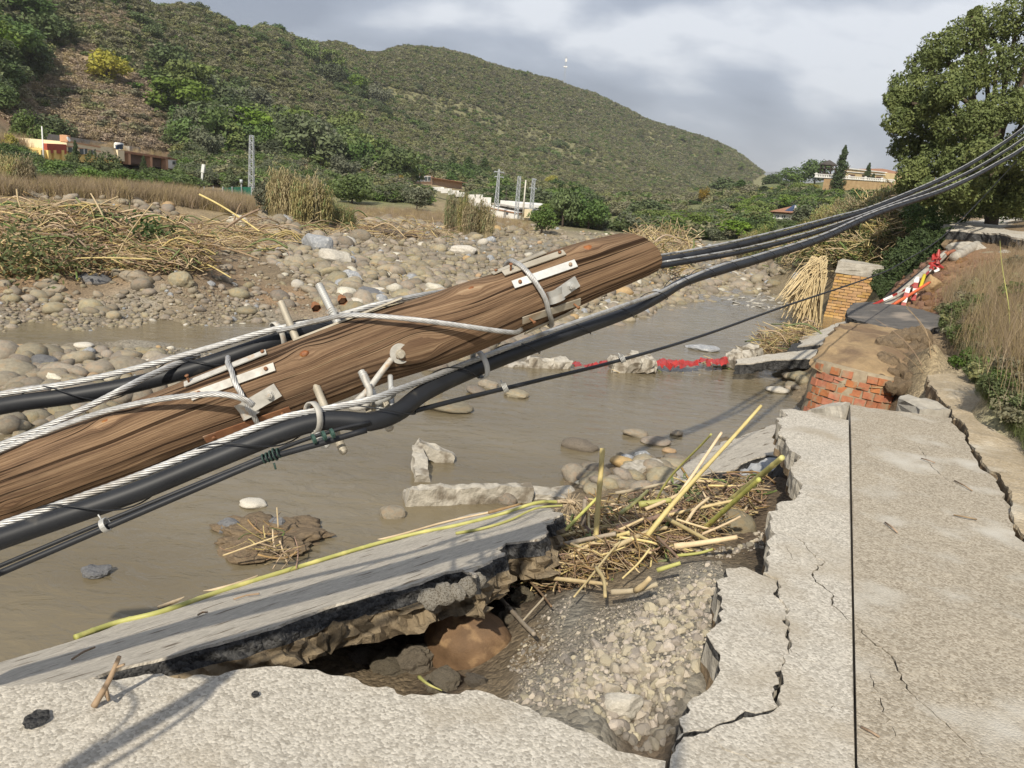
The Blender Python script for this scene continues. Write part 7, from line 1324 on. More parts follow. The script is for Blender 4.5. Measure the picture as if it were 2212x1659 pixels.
for x in (1675, 1689): f = W.panel('window', x, x + 7, 465, 470.5, M['glass'], H, .05, .03); W.panel('window_frame', x + 3.1, x + 3.9, 465, 470.5, M['frame_white'], f, .03, .05)
# ---- low yellow buildings beyond the bar and sheds
W = far_wall(1300, 486, 98, 1395, 486, 100); H = house('yellow_shed', 'low pale yellow building among bushes beyond the gravel bar', 'building', W.a); W.panel('wall', 1338, 1393, 473, 484, M['paint_cream'], H, 4, 0, 474, 485); W.panel('wall', 1300, 1342, 480, 487, M['paint_cream'], H, 3, .2, 483, 489); W.panel('flat_roof', 1336, 1395, 472, 473.4, M['paint_yellow'], H, 4.4, .2, 473, 474.4)
for x in (1358, 1374): W.panel('window', x, x + 4, 477, 480, M['glass'], H, .05, .03)
W = far_wall(1444, 506, 78, 1476, 502, 76); H = house('white_shed', 'small white awning roof among the bushes left of the cable crossing', 'shed', W.a); A, B = W.hit(1444, 502), W.hit(1474, 494); obj('awning', [A, B, B - W.n * 2 + [0, 0, .2], A - W.n * 2 + [0, 0, .2], A - [0, 0, .1], B - [0, 0, .1]], [(0, 1, 2, 3), (4, 5, 1, 0)], M['whitewash'], H); W.panel('post', 1446, 1447.2, 502, 512, M['dark_wood'], H, .1, -.1); W.panel('post', 1470, 1471.2, 497, 508, M['dark_wood'], H, .1, -.1)
W = far_wall(1478, 458, 118, 1522, 460, 116); H = house('net_house', 'pale netted greenhouse in the valley gap', 'greenhouse', W.a); W.panel('net_cover', 1480, 1520, 441, 458, M['net_pale'], H, 6, 0, 444, 460)
for x in (1480, 1490, 1500, 1510, 1519): W.panel('post', x, x + .8, 440.5, 459, M['pylon'], H, .05, .06)
# ---- netting and fences on the terrace
W = far_wall(420, 428, 42, 545, 433, 44); H = house('net_fence', 'grey and green netting fence left of the lattice pylon', 'fence', W.a); W.panel('grey_net', 420, 480, 408, 428, M['net_grey'], H, .03, 0, 411, 431); W.panel('green_net', 480, 520, 406, 430, M['net_green'], H, .03, 0.02, 404, 432); W.panel('green_net', 522, 542, 404, 431, M['net_green'], H, .03, 0)
for x in (420, 440, 460, 480, 500, 520, 542): W.panel('post', x, x + 1.2, 403, 432, M['pylon'], H, .05, .05)
def wire_fence(label, pts, r, hpx, n):
    e = None; tops = []
    for i in range(n):
        u = i / (n - 1); x = np.interp(u, np.linspace(0, 1, len(pts)), [p[0] for p in pts]); y = np.interp(u, np.linspace(0, 1, len(pts)), [p[1] for p in pts]); rr = r[0] + (r[1] - r[0]) * u; B = PR(x, y, rr); T = np.array([B[0], B[1], PR(x, y - hpx, rr)[2]])
        if e is None: e = empty('wire_fence', B, label, 'fence')
        mb = MB(); mb.tube([B - [0, 0, .4], T], .035, 5); mb.build('post', M['pylon'], e); tops.append((B, T))
    mb = MB()
    for k in (.25, .6, .97): mb.tube([b + (t - b) * k for b, t in tops], .008, 4, False)
    mb.build('wire', M['pylon'], e); return e
wire_fence('wire fence with thin posts below the yellow house', [(20, 392), (120, 394), (260, 402), (400, 408)], (38, 46), 26, 9); wire_fence('wire fence along the olive row on the slope', [(635, 340), (700, 342), (760, 352), (790, 355)], (96, 104), 16, 9); wire_fence('low post fence on the green terrace left of the tan house', [(800, 392), (850, 396), (890, 402)], (88, 92), 8, 6)
# ---- lattice pylons, posts, mast
def lattice(label, xb, yb, xt, yt, r, w0, w1, nb=12, arms=()):
    B = PR(xb, yb, r); T = PR(xt, yt, r); T = np.array([B[0], B[1], T[2]]) ; e = empty('lattice_pylon', B - [0, 0, .5], label, 'pylon'); d = (B - EYE) @ _F; a0, a1 = w0 * d / FPX / 2, w1 * d / FPX / 2; Hh = T[2] - B[2]; ax = np.array([_R0, [0, 1, 0]])
    cn = lambda u, i: B + [0, 0, Hh * u] + (a0 + (a1 - a0) * u) * (np.array([1, 0, 0]) * (1 if i in (0, 3) else -1) + np.array([0, 1, 0]) * (1 if i < 2 else -1)); bw = max(.03, .55 * d / FPX)
    for i in range(4): mb = MB(); mb.tube([cn(-.12, i), cn(1, i)], bw, 4); mb.build('leg', M['pylon'], e)
    mb = MB()
    for k in range(nb):
        u0, u1 = k / nb, (k + 1) / nb
        for i in range(4): j = (i + 1) % 4; mb.tube([cn(u0, i), cn(u1, j)] if k % 2 else [cn(u0, j), cn(u1, i)], bw * .65, 3, False); mb.tube([cn(u1, i), cn(u1, j)], bw * .6, 3, False)
    br = mb.build('bracing', M['pylon'], e); br['kind'] = 'stuff'
    for u, L_, s in arms: mb = MB(); c = B + [0, 0, Hh * u]; l = L_ * d / FPX; mb.tube([c - [l, 0, 0], c + [l * s, 0, 0]], bw, 4); mb.tube([c + [l * s, 0, 0], c + [l * s, 0, -l * .25]], bw * .8, 4); mb.tube([c - [l, 0, 0], c - [l, 0, l * .2]], bw * .8, 4); mb.build('crossarm', M['pylon'], e)
    return e
lattice('tall lattice pylon standing by the bushes left of the yellow reeds', 543, 436, 549, 293, 60, 10.5, 7, 16); lattice('lattice pylon with crossarms in front of the white building', 1072, 446, 1079, 366, 57, 8.5, 2.6, 12, ((.93, 10, 1.1), (.80, 8, 1.3))); lattice('plain lattice pylon at the right end of the white building', 1115, 466, 1122, 381, 57, 7.5, 6, 13); lattice('lattice pylon with brackets right of the pale concrete post', 1147, 458, 1154, 386, 58, 7.5, 6, 12, ((.72, 8, .9), (.98, 3, 2), (.45, 2, 2.4)))
def pole_thing(name, label, cat, xb, yb, xt, yt, r, w, m, extra=None):
    B = PR(xb, yb, r); T = PR(xt, yt, r); d = (B - EYE) @ _F; T = np.array([B[0], B[1], T[2]]); mb = MB(); mb.tube([B - [0, 0, .6], T], [w * d / FPX / 2, w * d / FPX * .36], 8)
    if extra: extra(mb, T, d)
    return tag(mb.build(name, m, None, True), label, cat)
pole_thing('concrete_post', 'pale concrete post between the two right-hand lattice pylons', 'post', 1131, 446, 1135, 389, 58, 4, M['post']); pole_thing('wooden_post', 'thin dark post left of the plain lattice pylon', 'post', 1092, 440, 1094, 408, 62, 2, M['dark_wood']); pole_thing('white_post', 'white post at the left end of the yellow house', 'post', 94.5, 348, 95, 273, 57, 3.4, M['frame_white'])
pole_thing('street_lamp', 'thin street lamp on the slope above the lemon-yellow shrub', 'street lamp', 379, 298, 382, 260, 88, 1.2, M['pylon'], lambda mb, T, d: mb.box(T + [.3, 0, 0], (.8, .2, .08))); pole_thing('signal_post', 'short post with a white box beside the green netting', 'post', 521, 430, 521, 392, 44, 2.2, M['pylon'], lambda mb, T, d: mb.box(T, (.12, .12, .2)))
mb = MB(); c = PR(439, 364, 50); d = (c - EYE) @ _F; mb.box(c, (.16, .16, .46), Euler((0, R_(8), 0)).to_matrix()); mb.tube([c - [.05, 0, .25], c - [.12, 0, 1.0]], .06, 6); tag(mb.build('white_marker', M['frame_white'], None), 'leaning white marker board on the bank right of the house', 'marker')
B = PR(1218, 180, 400); T = PR(1221, 122, 400); e = empty('radio_mast', B, 'thin red and white radio mast on the ridge', 'mast'); T = np.array([B[0], B[1], T[2]]); mb = MB()
for i in range(3): a = 2.1 * i; mb.tube([B + [.5 * math.cos(a), .5 * math.sin(a), -4], T + [.3 * math.cos(a), .3 * math.sin(a), 0]], .07, 4)
for k in range(9): z = T[2] - k * 1.6; mb.tube([[B[0] - .45, B[1], z], [B[0] + .45, B[1], z - .8]], .06, 3)
mb.build('mast_frame', M['pylon'], e); mb = MB(); mb.box(B + [0, 0, (T[2] - B[2]) * .62], (1.8, .6, .5)); mb.box(T - [0, 0, 1.6], (.9, .3, 1.4)); mb.build('antenna', M['whitewash'], e)
# far blue mountain closing the valley, real hill of its own distance
a_ = np.linspace(.10, .62, 60); rr = 2600; V = []; 
for i, a in enumerate(a_):
    hgt = 75 + 60 * math.sin((a - .10) / .52 * math.pi) + 14 * fbm(np.array([a * 14, 0, 0]), 3)
    for k, (q, z) in enumerate(((1.0, -60), (1.08, hgt * .7), (1.16, hgt), (1.5, -60))): V.append((math.sin(a) * rr * q, math.cos(a) * rr * q, z))
F = [(i * 4 + k, (i + 1) * 4 + k, (i + 1) * 4 + k + 1, i * 4 + k + 1) for i in range(59) for k in range(3)]
o = obj('distant_mountain', V, F, mat('distant_mountain_scrub', (.11, .12, .10), (.08, .09, .08), .01, .95, 0), None, True); o['kind'] = 'structure'
# ================================================================== right bank: brick pier, fallen drum, pipes, tape, ivy, big tree, verge
# ---- standing brick pier
pb = PZ(1830, 692, -1.0); tov = EYE - pb; tov[2] = 0; tov /= np.linalg.norm(tov); rg = np.array([-tov[1], tov[0], 0]) * -1; rg = rg if rg[0] > 0 else -rg
rot = R_(10); fn = tov * math.cos(rot) - rg * math.sin(rot); fx = np.cross([0, 0, 1.0], fn); fx = fx if fx[0] > 0 else -fx
d = (pb - EYE) @ _F; U_ = d / FPX; w0, w1, Hp = 98 * U_, 84 * U_, 96 * U_
pier = empty('brick_pier', pb, 'tapered yellow-brown brick pier with grey cap standing at the water on the right bank', 'bridge pier')
PO = lambda u, v, off: pb + fx * ((u - .5) * (w0 + (w1 - w0) * v)) + np.array([0, 0, v * Hp]) + fn * off - fn * (.10 * v)
core = [PO(0, -.15, -.02), PO(0, 1, -.02), PO(0, -.15, -1.1), PO(0, 1, -.9), PO(1, -.15, -.02), PO(1, 1, -.02), PO(1, -.15, -1.1), PO(1, 1, -.9)]; obj('pier_core', core, BOXF, M['mortar'], pier)
nrow = 15; bh = 1.0 / nrow; rng = random.Random(5); bmesh_cache = {}
def brick_box(P4, n, dep, m, parent, jit=.004):
    n = np.asarray(n); j = np.array([[rng.gauss(0, jit) for _ in range(3)] for _ in range(8)]); V = []
    for i, p in enumerate((P4[0], P4[3], P4[1], P4[2])): V += [p - n * dep, p]
    V = [V[0], V[2], V[1], V[3], V[4], V[6], V[5], V[7]]; V = np.array(V) + j
    return obj('brick', V, [(0, 1, 3, 2), (4, 6, 7, 5), (0, 4, 5, 1), (2, 3, 7, 6), (0, 2, 6, 4), (1, 5, 7, 3)], m, parent)
for rI in range(nrow):
    nb = 5; off = .5 if rI % 2 else 0
    for c in range(-1, nb + 1):
        u0, u1 = (c + off) / nb + .008, (c + 1 + off) / nb - .008; u0, u1 = max(0, u0), min(1, u1)
        if u1 - u0 < .05: continue
        v0, v1 = rI * bh + .006, (rI + 1) * bh - .008; h = .012 + rng.uniform(-.006, .008)
        brick_box([PO(u0, v0, h), PO(u1, v0, h), PO(u1, v1, h), PO(u0, v1, h)], fn, .05, M['brick_old'], pier)
    for c in range(3):                      # right-hand side face
        q = lambda t, v, o: PO(1, v, 0) - fn * (.05 + t * .28) + fx * o; t0 = c + (.5 if rI % 2 else 0) - .3; brick_box([q(t0 + .04, rI * bh + .006, .012), q(t0 + .96, rI * bh + .006, .012), q(t0 + .96, (rI + 1) * bh - .008, .012), q(t0 + .04, (rI + 1) * bh - .008, .012)], fx, .05, M['brick_old'], pier)
capv = []; 
for u, v, o in ((-.02, 1.0, .03), (-.02, 1.30, .03), (-.02, 1.0, -1.0), (-.02, 1.30, -1.0), (1.35, 1.0, .0), (1.35, 1.22, .0), (1.35, 1.0, -1.0), (1.35, 1.22, -1.0)): capv.append(PO(u, v, o))
bm = bmesh.new(); vs = [bm.verts.new(v) for v in capv]; [bm.faces.new([vs[i] for i in f]) for f in BOXF]; bmesh.ops.subdivide_edges(bm, edges=bm.edges[:], cuts=5, use_grid_fill=True); co = np.array([v.co[:] for v in bm.verts]); co += np.c_[fbm(co * 6, 3), fbm(co * 6 + 9, 3), fbm(co * 6 + 20, 3)] * .03; fs = [[v.index for v in f.verts] for f in (bm.verts.index_update() or bm.faces)]; bm.free()
obj('concrete_cap', co, fs, M['concrete'], pier)
# ---- fallen brick drum with clay mound on it
dc = PR(1826, 850, 9.75); dc[2] = -1.1; dr = 90 * ((dc - EYE) @ _F) / FPX; TL = Matrix.Rotation(R_(7), 3, 'Y'); TL = np.array(TL) @ np.array(Matrix.Rotation(R_(-4), 3, 'X'))
drum = empty('brick_drum', dc, 'toppled round drum of orange-red bricks under the brown clay mound', 'bridge pier')
DP = lambda a, z, r: dc + TL @ np.array([math.cos(a) * r, math.sin(a) * r, z])
DH = .99; V = [DP(2 * math.pi * i / 48, z, dr - .015 + .012 * rng.gauss(0, 1)) for z in np.linspace(-.1, DH + .02, 14) for i in range(48)]; F = [(k * 48 + i, k * 48 + (i + 1) % 48, (k + 1) * 48 + (i + 1) % 48, (k + 1) * 48 + i) for k in range(13) for i in range(48)] + [tuple(13 * 48 + i for i in range(48))]
obj('mortar_core', V, F, M['mortar'], drum, True)
nrow = 11; na = 23; rh = DH / nrow
for rI in range(nrow):
    for c in range(na):
        a = 2 * math.pi * (c + (.5 if rI % 2 else 0)) / na + rng.gauss(0, .005); am = (a + math.pi) % (2 * math.pi) - math.pi
        if not -3.05 < am < .25 or (rI == nrow - 1 and rng.random() < .3) or (am > -.6 and rng.random() < .12): continue
        wa = 2 * math.pi / na * rng.uniform(.80, .90); z0, z1 = rI * rh + .007, (rI + 1) * rh - rng.uniform(.005, .011); h = rng.uniform(-.006, .012); n = TL @ np.array([math.cos(a), math.sin(a), 0])
        brick_box([DP(a - wa / 2, z0, dr + h), DP(a + wa / 2, z0, dr + h), DP(a + wa / 2, z1, dr + h), DP(a - wa / 2, z1, dr + h)], n, .06, M['brick'], drum, .003)
# mound: lofted from the drum top back and up to the asphalt sheet
tp = PR(1912, 712, 11.6); c0 = DP(0, DH, 0); k = 64; V = []; nr = 26
for j in range(nr):
    u = j / (nr - 1); c = c0 * (1 - u) + tp * u + np.array([0, 0, .08 * math.sin(math.pi * u)]); rr = (dr + .03) * (1 - u) ** .8 + .34 * u
    for i in range(k):
        a = 2 * math.pi * i / k; P = c + np.array([math.cos(a) * rr * (1 + .15 * u), math.sin(a) * rr * (1 + .5 * u), .10 * math.sin(a) * (1 - u)]); V.append(P)
V = np.array(V); V += np.c_[fbm(V * 3, 4), fbm(V * 3 + 11, 4), fbm(V * 3 + 27, 4)] * .045 + np.c_[fbm(V * 11, 3), fbm(V * 11 + 11, 3), fbm(V * 11 + 27, 3)] * .014
F = [(j * k + i, j * k + (i + 1) % k, (j + 1) * k + (i + 1) % k, (j + 1) * k + i) for j in range(nr - 1) for i in range(k)]
tag(obj('clay_mound', V, F, M['sandy_concrete'], None, True), 'smooth sandy clay mound sloping up from the brick drum to the asphalt sheet', 'clay mound')
E_ = np.array([.10, -.05, 0]); P = []
for j in range(420):
    u = RNG.random(); a = RNG.uniform(-1.5, .25); rr = ((dr + .05) * (1 - u) ** .8 + .36 * u) * RNG.uniform(.86, 1.12); P.append(c0 * (1 - u) + tp * u + np.array([math.cos(a) * rr + .05, math.sin(a) * rr * (1 + .4 * u), .10 * math.sin(a) * (1 - u) + .03]))
SCR = [stone_mesh('soil_crumb', 260 + i, M['soil'], 2, .4, (1, .9, .8), .5, False) for i in range(3)]; scatter('soil_crumbs', P, np.clip(RNG.lognormal(-3.1, .5, len(P)), .015, .11), RNG.uniform(0, 6.3, (len(P), 3)), RNG.integers(0, 3, len(P)), SCR, label='crumbling dark soil on the right side of the clay mound')
for i, (x, y, w, h, r, lb) in enumerate([(1912, 800, 70, 110, 10.0, 'tall dark crumbling soil block beside the clay mound'), (1925, 750, 80, 70, 10.6, 'dark soil lump under the asphalt sheet'), (1890, 830, 50, 44, 9.6, 'brown stone stuck in the dark soil at the drum'), (1880, 865, 70, 40, 9.5, 'dark soil heap at the right foot of the drum'), (1950, 735, 60, 50, 11, 'soil lump at the right end below the asphalt sheet')]):
    p = PR(x, y + h / 2, r); dd = (p - EYE) @ _F; me = stone_mesh('soil_block', 200 + i, M['soil'], 4, .35, (1, 1, 1), .4, False); o = inst('soil_block', me, p + [0, .1, h * dd / FPX / 2 * .9], (0, 0, i), (w * dd / FPX / 2, w * dd / FPX / 2 * .8, h * dd / FPX / 2)); tag(o, lb, 'soil block')
# ---- red bank under the far road: lumps, pipes, tape
for i, (x, y, w, h, r, m, lb) in enumerate([(2010, 612, 40, 44, 16.2, 'masonry', 'flat tan boulder behind the barrier tape'), (2130, 562, 70, 40, 19.5, 'stone', 'grey block sticking out below the far road'), (2085, 545, 110, 50, 20.2, 'concrete', 'long grey concrete footing under the far road'), (2165, 560, 60, 44, 19.4, 'concrete', 'second grey block under the far road')]):
    p = PR(x, y + h / 2, r); dd = (p - EYE) @ _F; o = inst('rubble_block', stone_mesh('rubble_block', 220 + i, M[m], 3, .2, (1, 1, 1), .8, False), p + [0, 0, h * dd / FPX / 2 * .9], (0, 0, i * 1.3), (w * dd / FPX / 2, w * dd / FPX / 2 * .7, h * dd / FPX / 2)); tag(o, lb, 'rock')
RL = [stone_mesh('red_clod', 240 + i, mat('red_clay_clod_%s' % 'abc'[i], (.29, .165, .09), (.19, .105, .06), 8, .95, .9, 30, rand=.2), 2, .4, (1, .9, .7), .5, False) for i in range(3)]
q = RNG.uniform([1930, 560], [2180, 700], (420, 2)); P = [G(x, y) for x, y in q]; P = [p for p in P if 13.2 < math.hypot(p[0], p[1]) < 21]; scatter('red_clods', P, RNG.uniform(.03, .11, len(P)), RNG.uniform(0, 6.3, (len(P), 3)), RNG.integers(0, 3, len(P)), RL, label='crumbled red clay on the slope below the far road')
def pipe(label, pts, rpx, m, cat='pipe', n=14):
    P = smooth_path([PR(x, y, r) for x, y, r in pts], .08); dd = (P[0] - EYE) @ _F; mb = MB(); mb.tube(P, rpx * dd / FPX, n, True); return tag(mb.build('pipe', m, None, True), label, cat)
pipe('thick tan conduit pipe slanting down the red bank', [(1905, 668, 14.6), (1960, 622, 16), (2010, 578, 17.6), (2042, 548, 18.8)], 8.5, M['concrete']); pipe('black cable beside the tan conduit', [(1890, 660, 14.8), (1950, 618, 16.4), (2000, 578, 17.8), (2036, 550, 19)], 2.6, M['black_pe'], 'cable'); pipe('short red pipe end sticking out of the bank', [(2028, 548, 18.6), (2044, 545, 19.6)], 5, M['pvc_red']); pipe('second red pipe end next to the first', [(2044, 548, 18.6), (2060, 543, 19.6)], 5, M['pvc_red']); pipe('grey drain pipe running back under the far road', [(2062, 556, 18.6), (2110, 530, 20.5)], 11, M['concrete'])
def tape(label, pts, wpx, seg=14, cat='barrier tape'):
    P = smooth_path([PR(x, y, r) for x, y, r in pts], .06); s = arclen(P); mb = MB(); d0 = (P[0] - EYE) @ _F; w = wpx * d0 / FPX / 2
    for i in range(len(P) - 1):
        tw = .5 * math.sin(i * .35); t = P[i + 1] - P[i]; t /= np.linalg.norm(t); u = np.cross(t, np.array([.3, -1, .2 + tw])); u /= np.linalg.norm(u); v = np.cross(u, t) * .004; a, b = P[i], P[i + 1]; m = int(s[i] / .22) % 2
        mb.hexa([a - u * w - v, a - u * w + v, a + u * w - v, a + u * w + v, b - u * w - v, b - u * w + v, b + u * w - v, b + u * w + v], m)
    return tag(mb.build('barrier_tape', [M['red_plastic'], M['white_plastic']], None), label, cat)
tape('red and white barrier tape stretched along the tan conduit', [(1886, 658, 14.4), (1930, 638, 14.8), (1958, 624, 15.4), (1985, 606, 16.0), (2005, 588, 16.6), (2016, 576, 17)], 5); tape('end of red and white tape knotted at the top of the conduit', [(2008, 580, 16.6), (2016, 572, 16.7), (2028, 582, 16.6), (2018, 586, 16.5)], 5)
def board(label, a, b, wpx, r):
    A, B = PR(*a, r), PR(*b, r - .1); t = B - A; L_ = np.linalg.norm(t); t /= L_; u = np.cross(t, EYE - A); u /= np.linalg.norm(u); n = np.cross(u, t); w = wpx * ((A - EYE) @ _F) / FPX / 2; e = empty('barrier_board', B, label, 'barrier board'); k = 4
    for i in range(k):
        p, q_ = A + t * L_ * i / k, A + t * L_ * (i + 1) / k; mb = MB(); mb.hexa([p - u * w - n * .02, p - u * w + n * .02, p + u * w - n * .02, p + u * w + n * .02, q_ - u * w - n * .02, q_ - u * w + n * .02, q_ + u * w - n * .02, q_ + u * w + n * .02]); mb.build('red_band' if i % 2 else 'white_band', M['red_plastic'] if i % 2 else M['white_plastic'], e)
board('longer red and white barrier board hanging below the tape', (1981, 598), (1973, 649), 9, 15.4); board('shorter red and white barrier board at the end of the orange bar', (1962, 622), (1950, 664), 9, 15.0)
pipe('orange bar lying below the barrier tape', [(1918, 664, 14.6), (1960, 640, 15), (2008, 610, 15.8)], 3.2, M['orange_plastic'], 'bar'); pipe('short yellow strip behind the barrier tape', [(1997, 594, 16), (1988, 622, 15.7)], 3.6, M['yellow_plastic'], 'strip')
mb = MB()
for j in range(7): p = PR(2030 + RNG.uniform(-10, 14), 565 + RNG.uniform(-12, 12), 17.6); V, F = tube([p, p + RNG.normal(0, .06, 3), p + RNG.normal(0, .1, 3)], [.02, .05, .02], 6); mb.add(V, F)
tag(mb.build('crumpled_plastic', M['red_plastic'], None), 'crumpled red plastic sheet below the pipe ends', 'plastic sheet')
# red netting in midstream
def netting(label, pts, wpx):
    P = smooth_path([PZ(x, y, z) for x, y, z in pts], .05); d0 = (P[0] - EYE) @ _F; w = wpx * d0 / FPX; V = []; k = 5
    for i, p in enumerate(P):
        for j in range(k): V.append(p + np.array([0, .10 * j, w * math.sin(j / (k - 1) * math.pi) * (.5 + .5 * abs(fbm(np.array([i * .22, j * .5, 2.0]), 2)))]) + RNG.normal(0, .02, 3))
    F = [(i * k + j, i * k + j + 1, (i + 1) * k + j + 1, (i + 1) * k + j) for i in range(len(P) - 1) for j in range(k - 1) if vnoise(np.array([i * .31 + wpx, j * .4, .5])) < .28]
    return tag(obj('red_netting', V, F, M['red_plastic']), label, 'netting')
netting('red plastic netting trailing in the water left of the drift straw', [(1240, 794, -1.0), (1290, 794, -1.0), (1330, 791, -1.0)], 4); netting('red plastic netting tangled under the drift straw in midstream', [(1330, 794, -.98), (1400, 795, -.94), (1460, 792, -.9), (1540, 788, -.88), (1590, 784, -.88), (1650, 790, -.97)], 8); netting('scrap of red netting over the rough concrete ridge', [(1384, 778, -.80), (1388, 800, -.98)], 6)
# ---- reed bundle leaning against the pier, reed slope, climbers
BD = []; IX = []; RT = []; SC = []
mb = MB()
for j in range(230):
    x0 = RNG.uniform(1752, 1788); y0 = RNG.uniform(552, 600); u = RNG.random(); x1 = 1688 + 84 * u + RNG.normal(0, 6); y1 = 650 + 40 * u + RNG.normal(0, 22); r0 = 20.0 + RNG.uniform(-.4, .6); A = PR(x0, y0, r0 + .3); B = PR(x1, y1, r0 - .5); Cc = (A + B) / 2 + [0, 0, RNG.uniform(.05, .3)]; mb.tube([A, Cc, B], RNG.uniform(.006, .013), 4, False)
o = mb.build('leaning_reeds', M['cane'], None); o['kind'] = 'stuff'; o['label'] = 'sheaf of dead reeds leaning down beside the brick pier'
LEAN = [stick_mesh('reed_stalk', M['cane'], 1, .006, .10, 4), stick_mesh('reed_stalk', M['straw'], 1, .006, .16, 4), stick_mesh('reed_blade', LM['reed'], 1, .012, .2, 4, .2), stick_mesh('reed_blade', LM['reed_dry'], 1, .012, .2, 4, .2)]
tangle('fallen_reeds', [(1690, 540), (1760, 500), (1860, 470), (1950, 450), (1965, 500), (1900, 560), (1790, 570), (1690, 575)], 4200, 0, 1.1, .35, 'flattened dry reeds covering the right bank behind the pier', (3, 4, 4, 3), .3, onG, LEAN, .8)
tangle('fallen_reeds', [(1850, 470), (1930, 445), (1975, 450), (1960, 520), (1900, 540)], 1500, 0, 1.1, .6, 'brown broken reeds on the slope below the big tree', (4, 4, 1, 2), .4, onG, LEAN, .8)
P = []; 
for x, y in RNG.uniform([1560, 440], [1960, 575], (420, 2)):
    if in_poly(np.array([x]), np.array([y]), [(1600, 530), (1740, 505), (1850, 480), (1940, 470), (1950, 490), (1880, 530), (1790, 560), (1680, 575), (1600, 560)])[0]: P.append(G(x, y))
P = [p for p in P if 18 < math.hypot(p[0], p[1]) < 80 and not blocked(*proj(p), math.hypot(p[0], p[1]))]; scatter('reed_growth', P, np.array([(s, s, s * 1.1) for s in RNG.uniform(.6, 1.15, len(P))]), np.c_[RNG.normal(0, .35, len(P)), RNG.normal(.2, .35, len(P)), RNG.uniform(0, 6.3, len(P))], RNG.integers(0, 4, len(P)), RG + RD, label='grey-green giant reeds growing over the right bank')
def leaf_mass(name, label, lobes, per, leaf, m, cat, seed, stems=None):
    rng = np.random.default_rng(seed); L_ = []
    for x, y, rp, r in lobes:
        c = PR(x, y, r + (rng.uniform(-1.2, 1.2) if name == 'evergreen_oak' else 0)); dd = (c - EYE) @ _F; q = rp * dd / FPX * (.93 if name == 'evergreen_oak' else 1); L_.append((c, (q, q * .9, q * .92)))
    C, N_ = lobes_cloud(L_, per, leaf, rng, .9, .35); e = empty(name, L_[0][0], label, cat); V, F = quads_mesh('leaves', C, N_, leaf * rng.uniform(.6, 1.35, len(C)), m, rng, .55); o = obj('foliage', V, F, m, e); return e, L_
IV = [(1925, 620, 22, 19.4), (1950, 590, 28, 19.6), (1975, 560, 28, 19.8), (2000, 540, 26, 20.4), (1960, 540, 28, 20.6), (1990, 515, 26, 21), (2025, 520, 22, 21.2), (1935, 560, 26, 20.2), (1910, 600, 22, 19.8), (2010, 500, 20, 21.8), (1915, 635, 18, 19), (1900, 620, 16, 19.3), (2048, 505, 14, 21.2)]
e, L_ = leaf_mass('climbing_bush', 'dark green climbing bush hanging down the bank between pier and far road', IV, 1700, .030, LM['ivy'], 'bush', 1)
BT = [(1962, 190, 44, 23.5), (1940, 215, 30, 23), (2000, 140, 40, 24), (2035, 105, 44, 24), (2085, 80, 46, 24), (2140, 60, 50, 24.5), (2200, 40, 56, 25), (2260, 20, 60, 25), (1945, 265, 36, 22.8), (1958, 320, 34, 22.6), (1980, 245, 36, 23.4), (2050, 190, 46, 22.4), (2020, 225, 40, 22.2), (2090, 165, 48, 23), (2150, 140, 56, 24), (2215, 130, 60, 24.5), (2010, 290, 44, 21.8), (2060, 275, 50, 21.4), (2115, 260, 50, 21.6), (2170, 230, 50, 22.5), (2225, 230, 50, 23), (1975, 372, 36, 21.8), (2025, 345, 46, 21.2), (2080, 345, 50, 20.9), (2135, 335, 46, 21.2), (2190, 330, 54, 22), (2240, 330, 54, 22), (1965, 405, 26, 22.2), (2005, 415, 34, 22), (2055, 405, 40, 21.6), (2110, 400, 40, 22.2), (2165, 395, 46, 22.8), (2225, 400, 46, 23), (2110, 432, 36, 23), (2160, 438, 38, 23.4), (2205, 440, 40, 23.6), (2060, 436, 30, 22.6), (2105, 45, 16, 24.5), (2112, 22, 9, 24.5), (2098, 30, 8, 24.5)]
e, L_ = leaf_mass('evergreen_oak', 'big evergreen oak rising at the upper right behind the far road', BT, 2300, .040, LM['bigtree'], 'tree', 2)
b0 = PR(2150, 470, 25); mb = MB(); hub = PR(2140, 330, 24); mb.tube(smooth_path([b0 - [0, 0, 1], PR(2148, 420, 24.8), hub], .2), .17, 10); mb.build('trunk', M['bark'], e, True); mb = MB()
for c, r in L_[::1]: mb.tube(smooth_path([hub - [0, 0, .4], (hub * .5 + np.array(c) * .5) + RNG.normal(0, .15, 3), np.array(c)], .3), np.linspace(.05, .012, len(smooth_path([hub - [0, 0, .4], (hub * .5 + np.array(c) * .5), np.array(c)], .3)))[0], 5)
br = mb.build('limbs', M['bark'], e, True)
UN = [(1990, 470, 34, 24), (2035, 455, 36, 24), (2080, 450, 34, 25), (2130, 445, 34, 26), (2180, 440, 36, 26), (2230, 440, 40, 26), (2010, 490, 20, 22.6), (1985, 440, 28, 25), (1960, 470, 22, 25.5)]
leaf_mass('shady_undergrowth', 'dark undergrowth along the back of the far road below the big oak', UN, 1500, .036, LM['oak'], 'bush', 3)
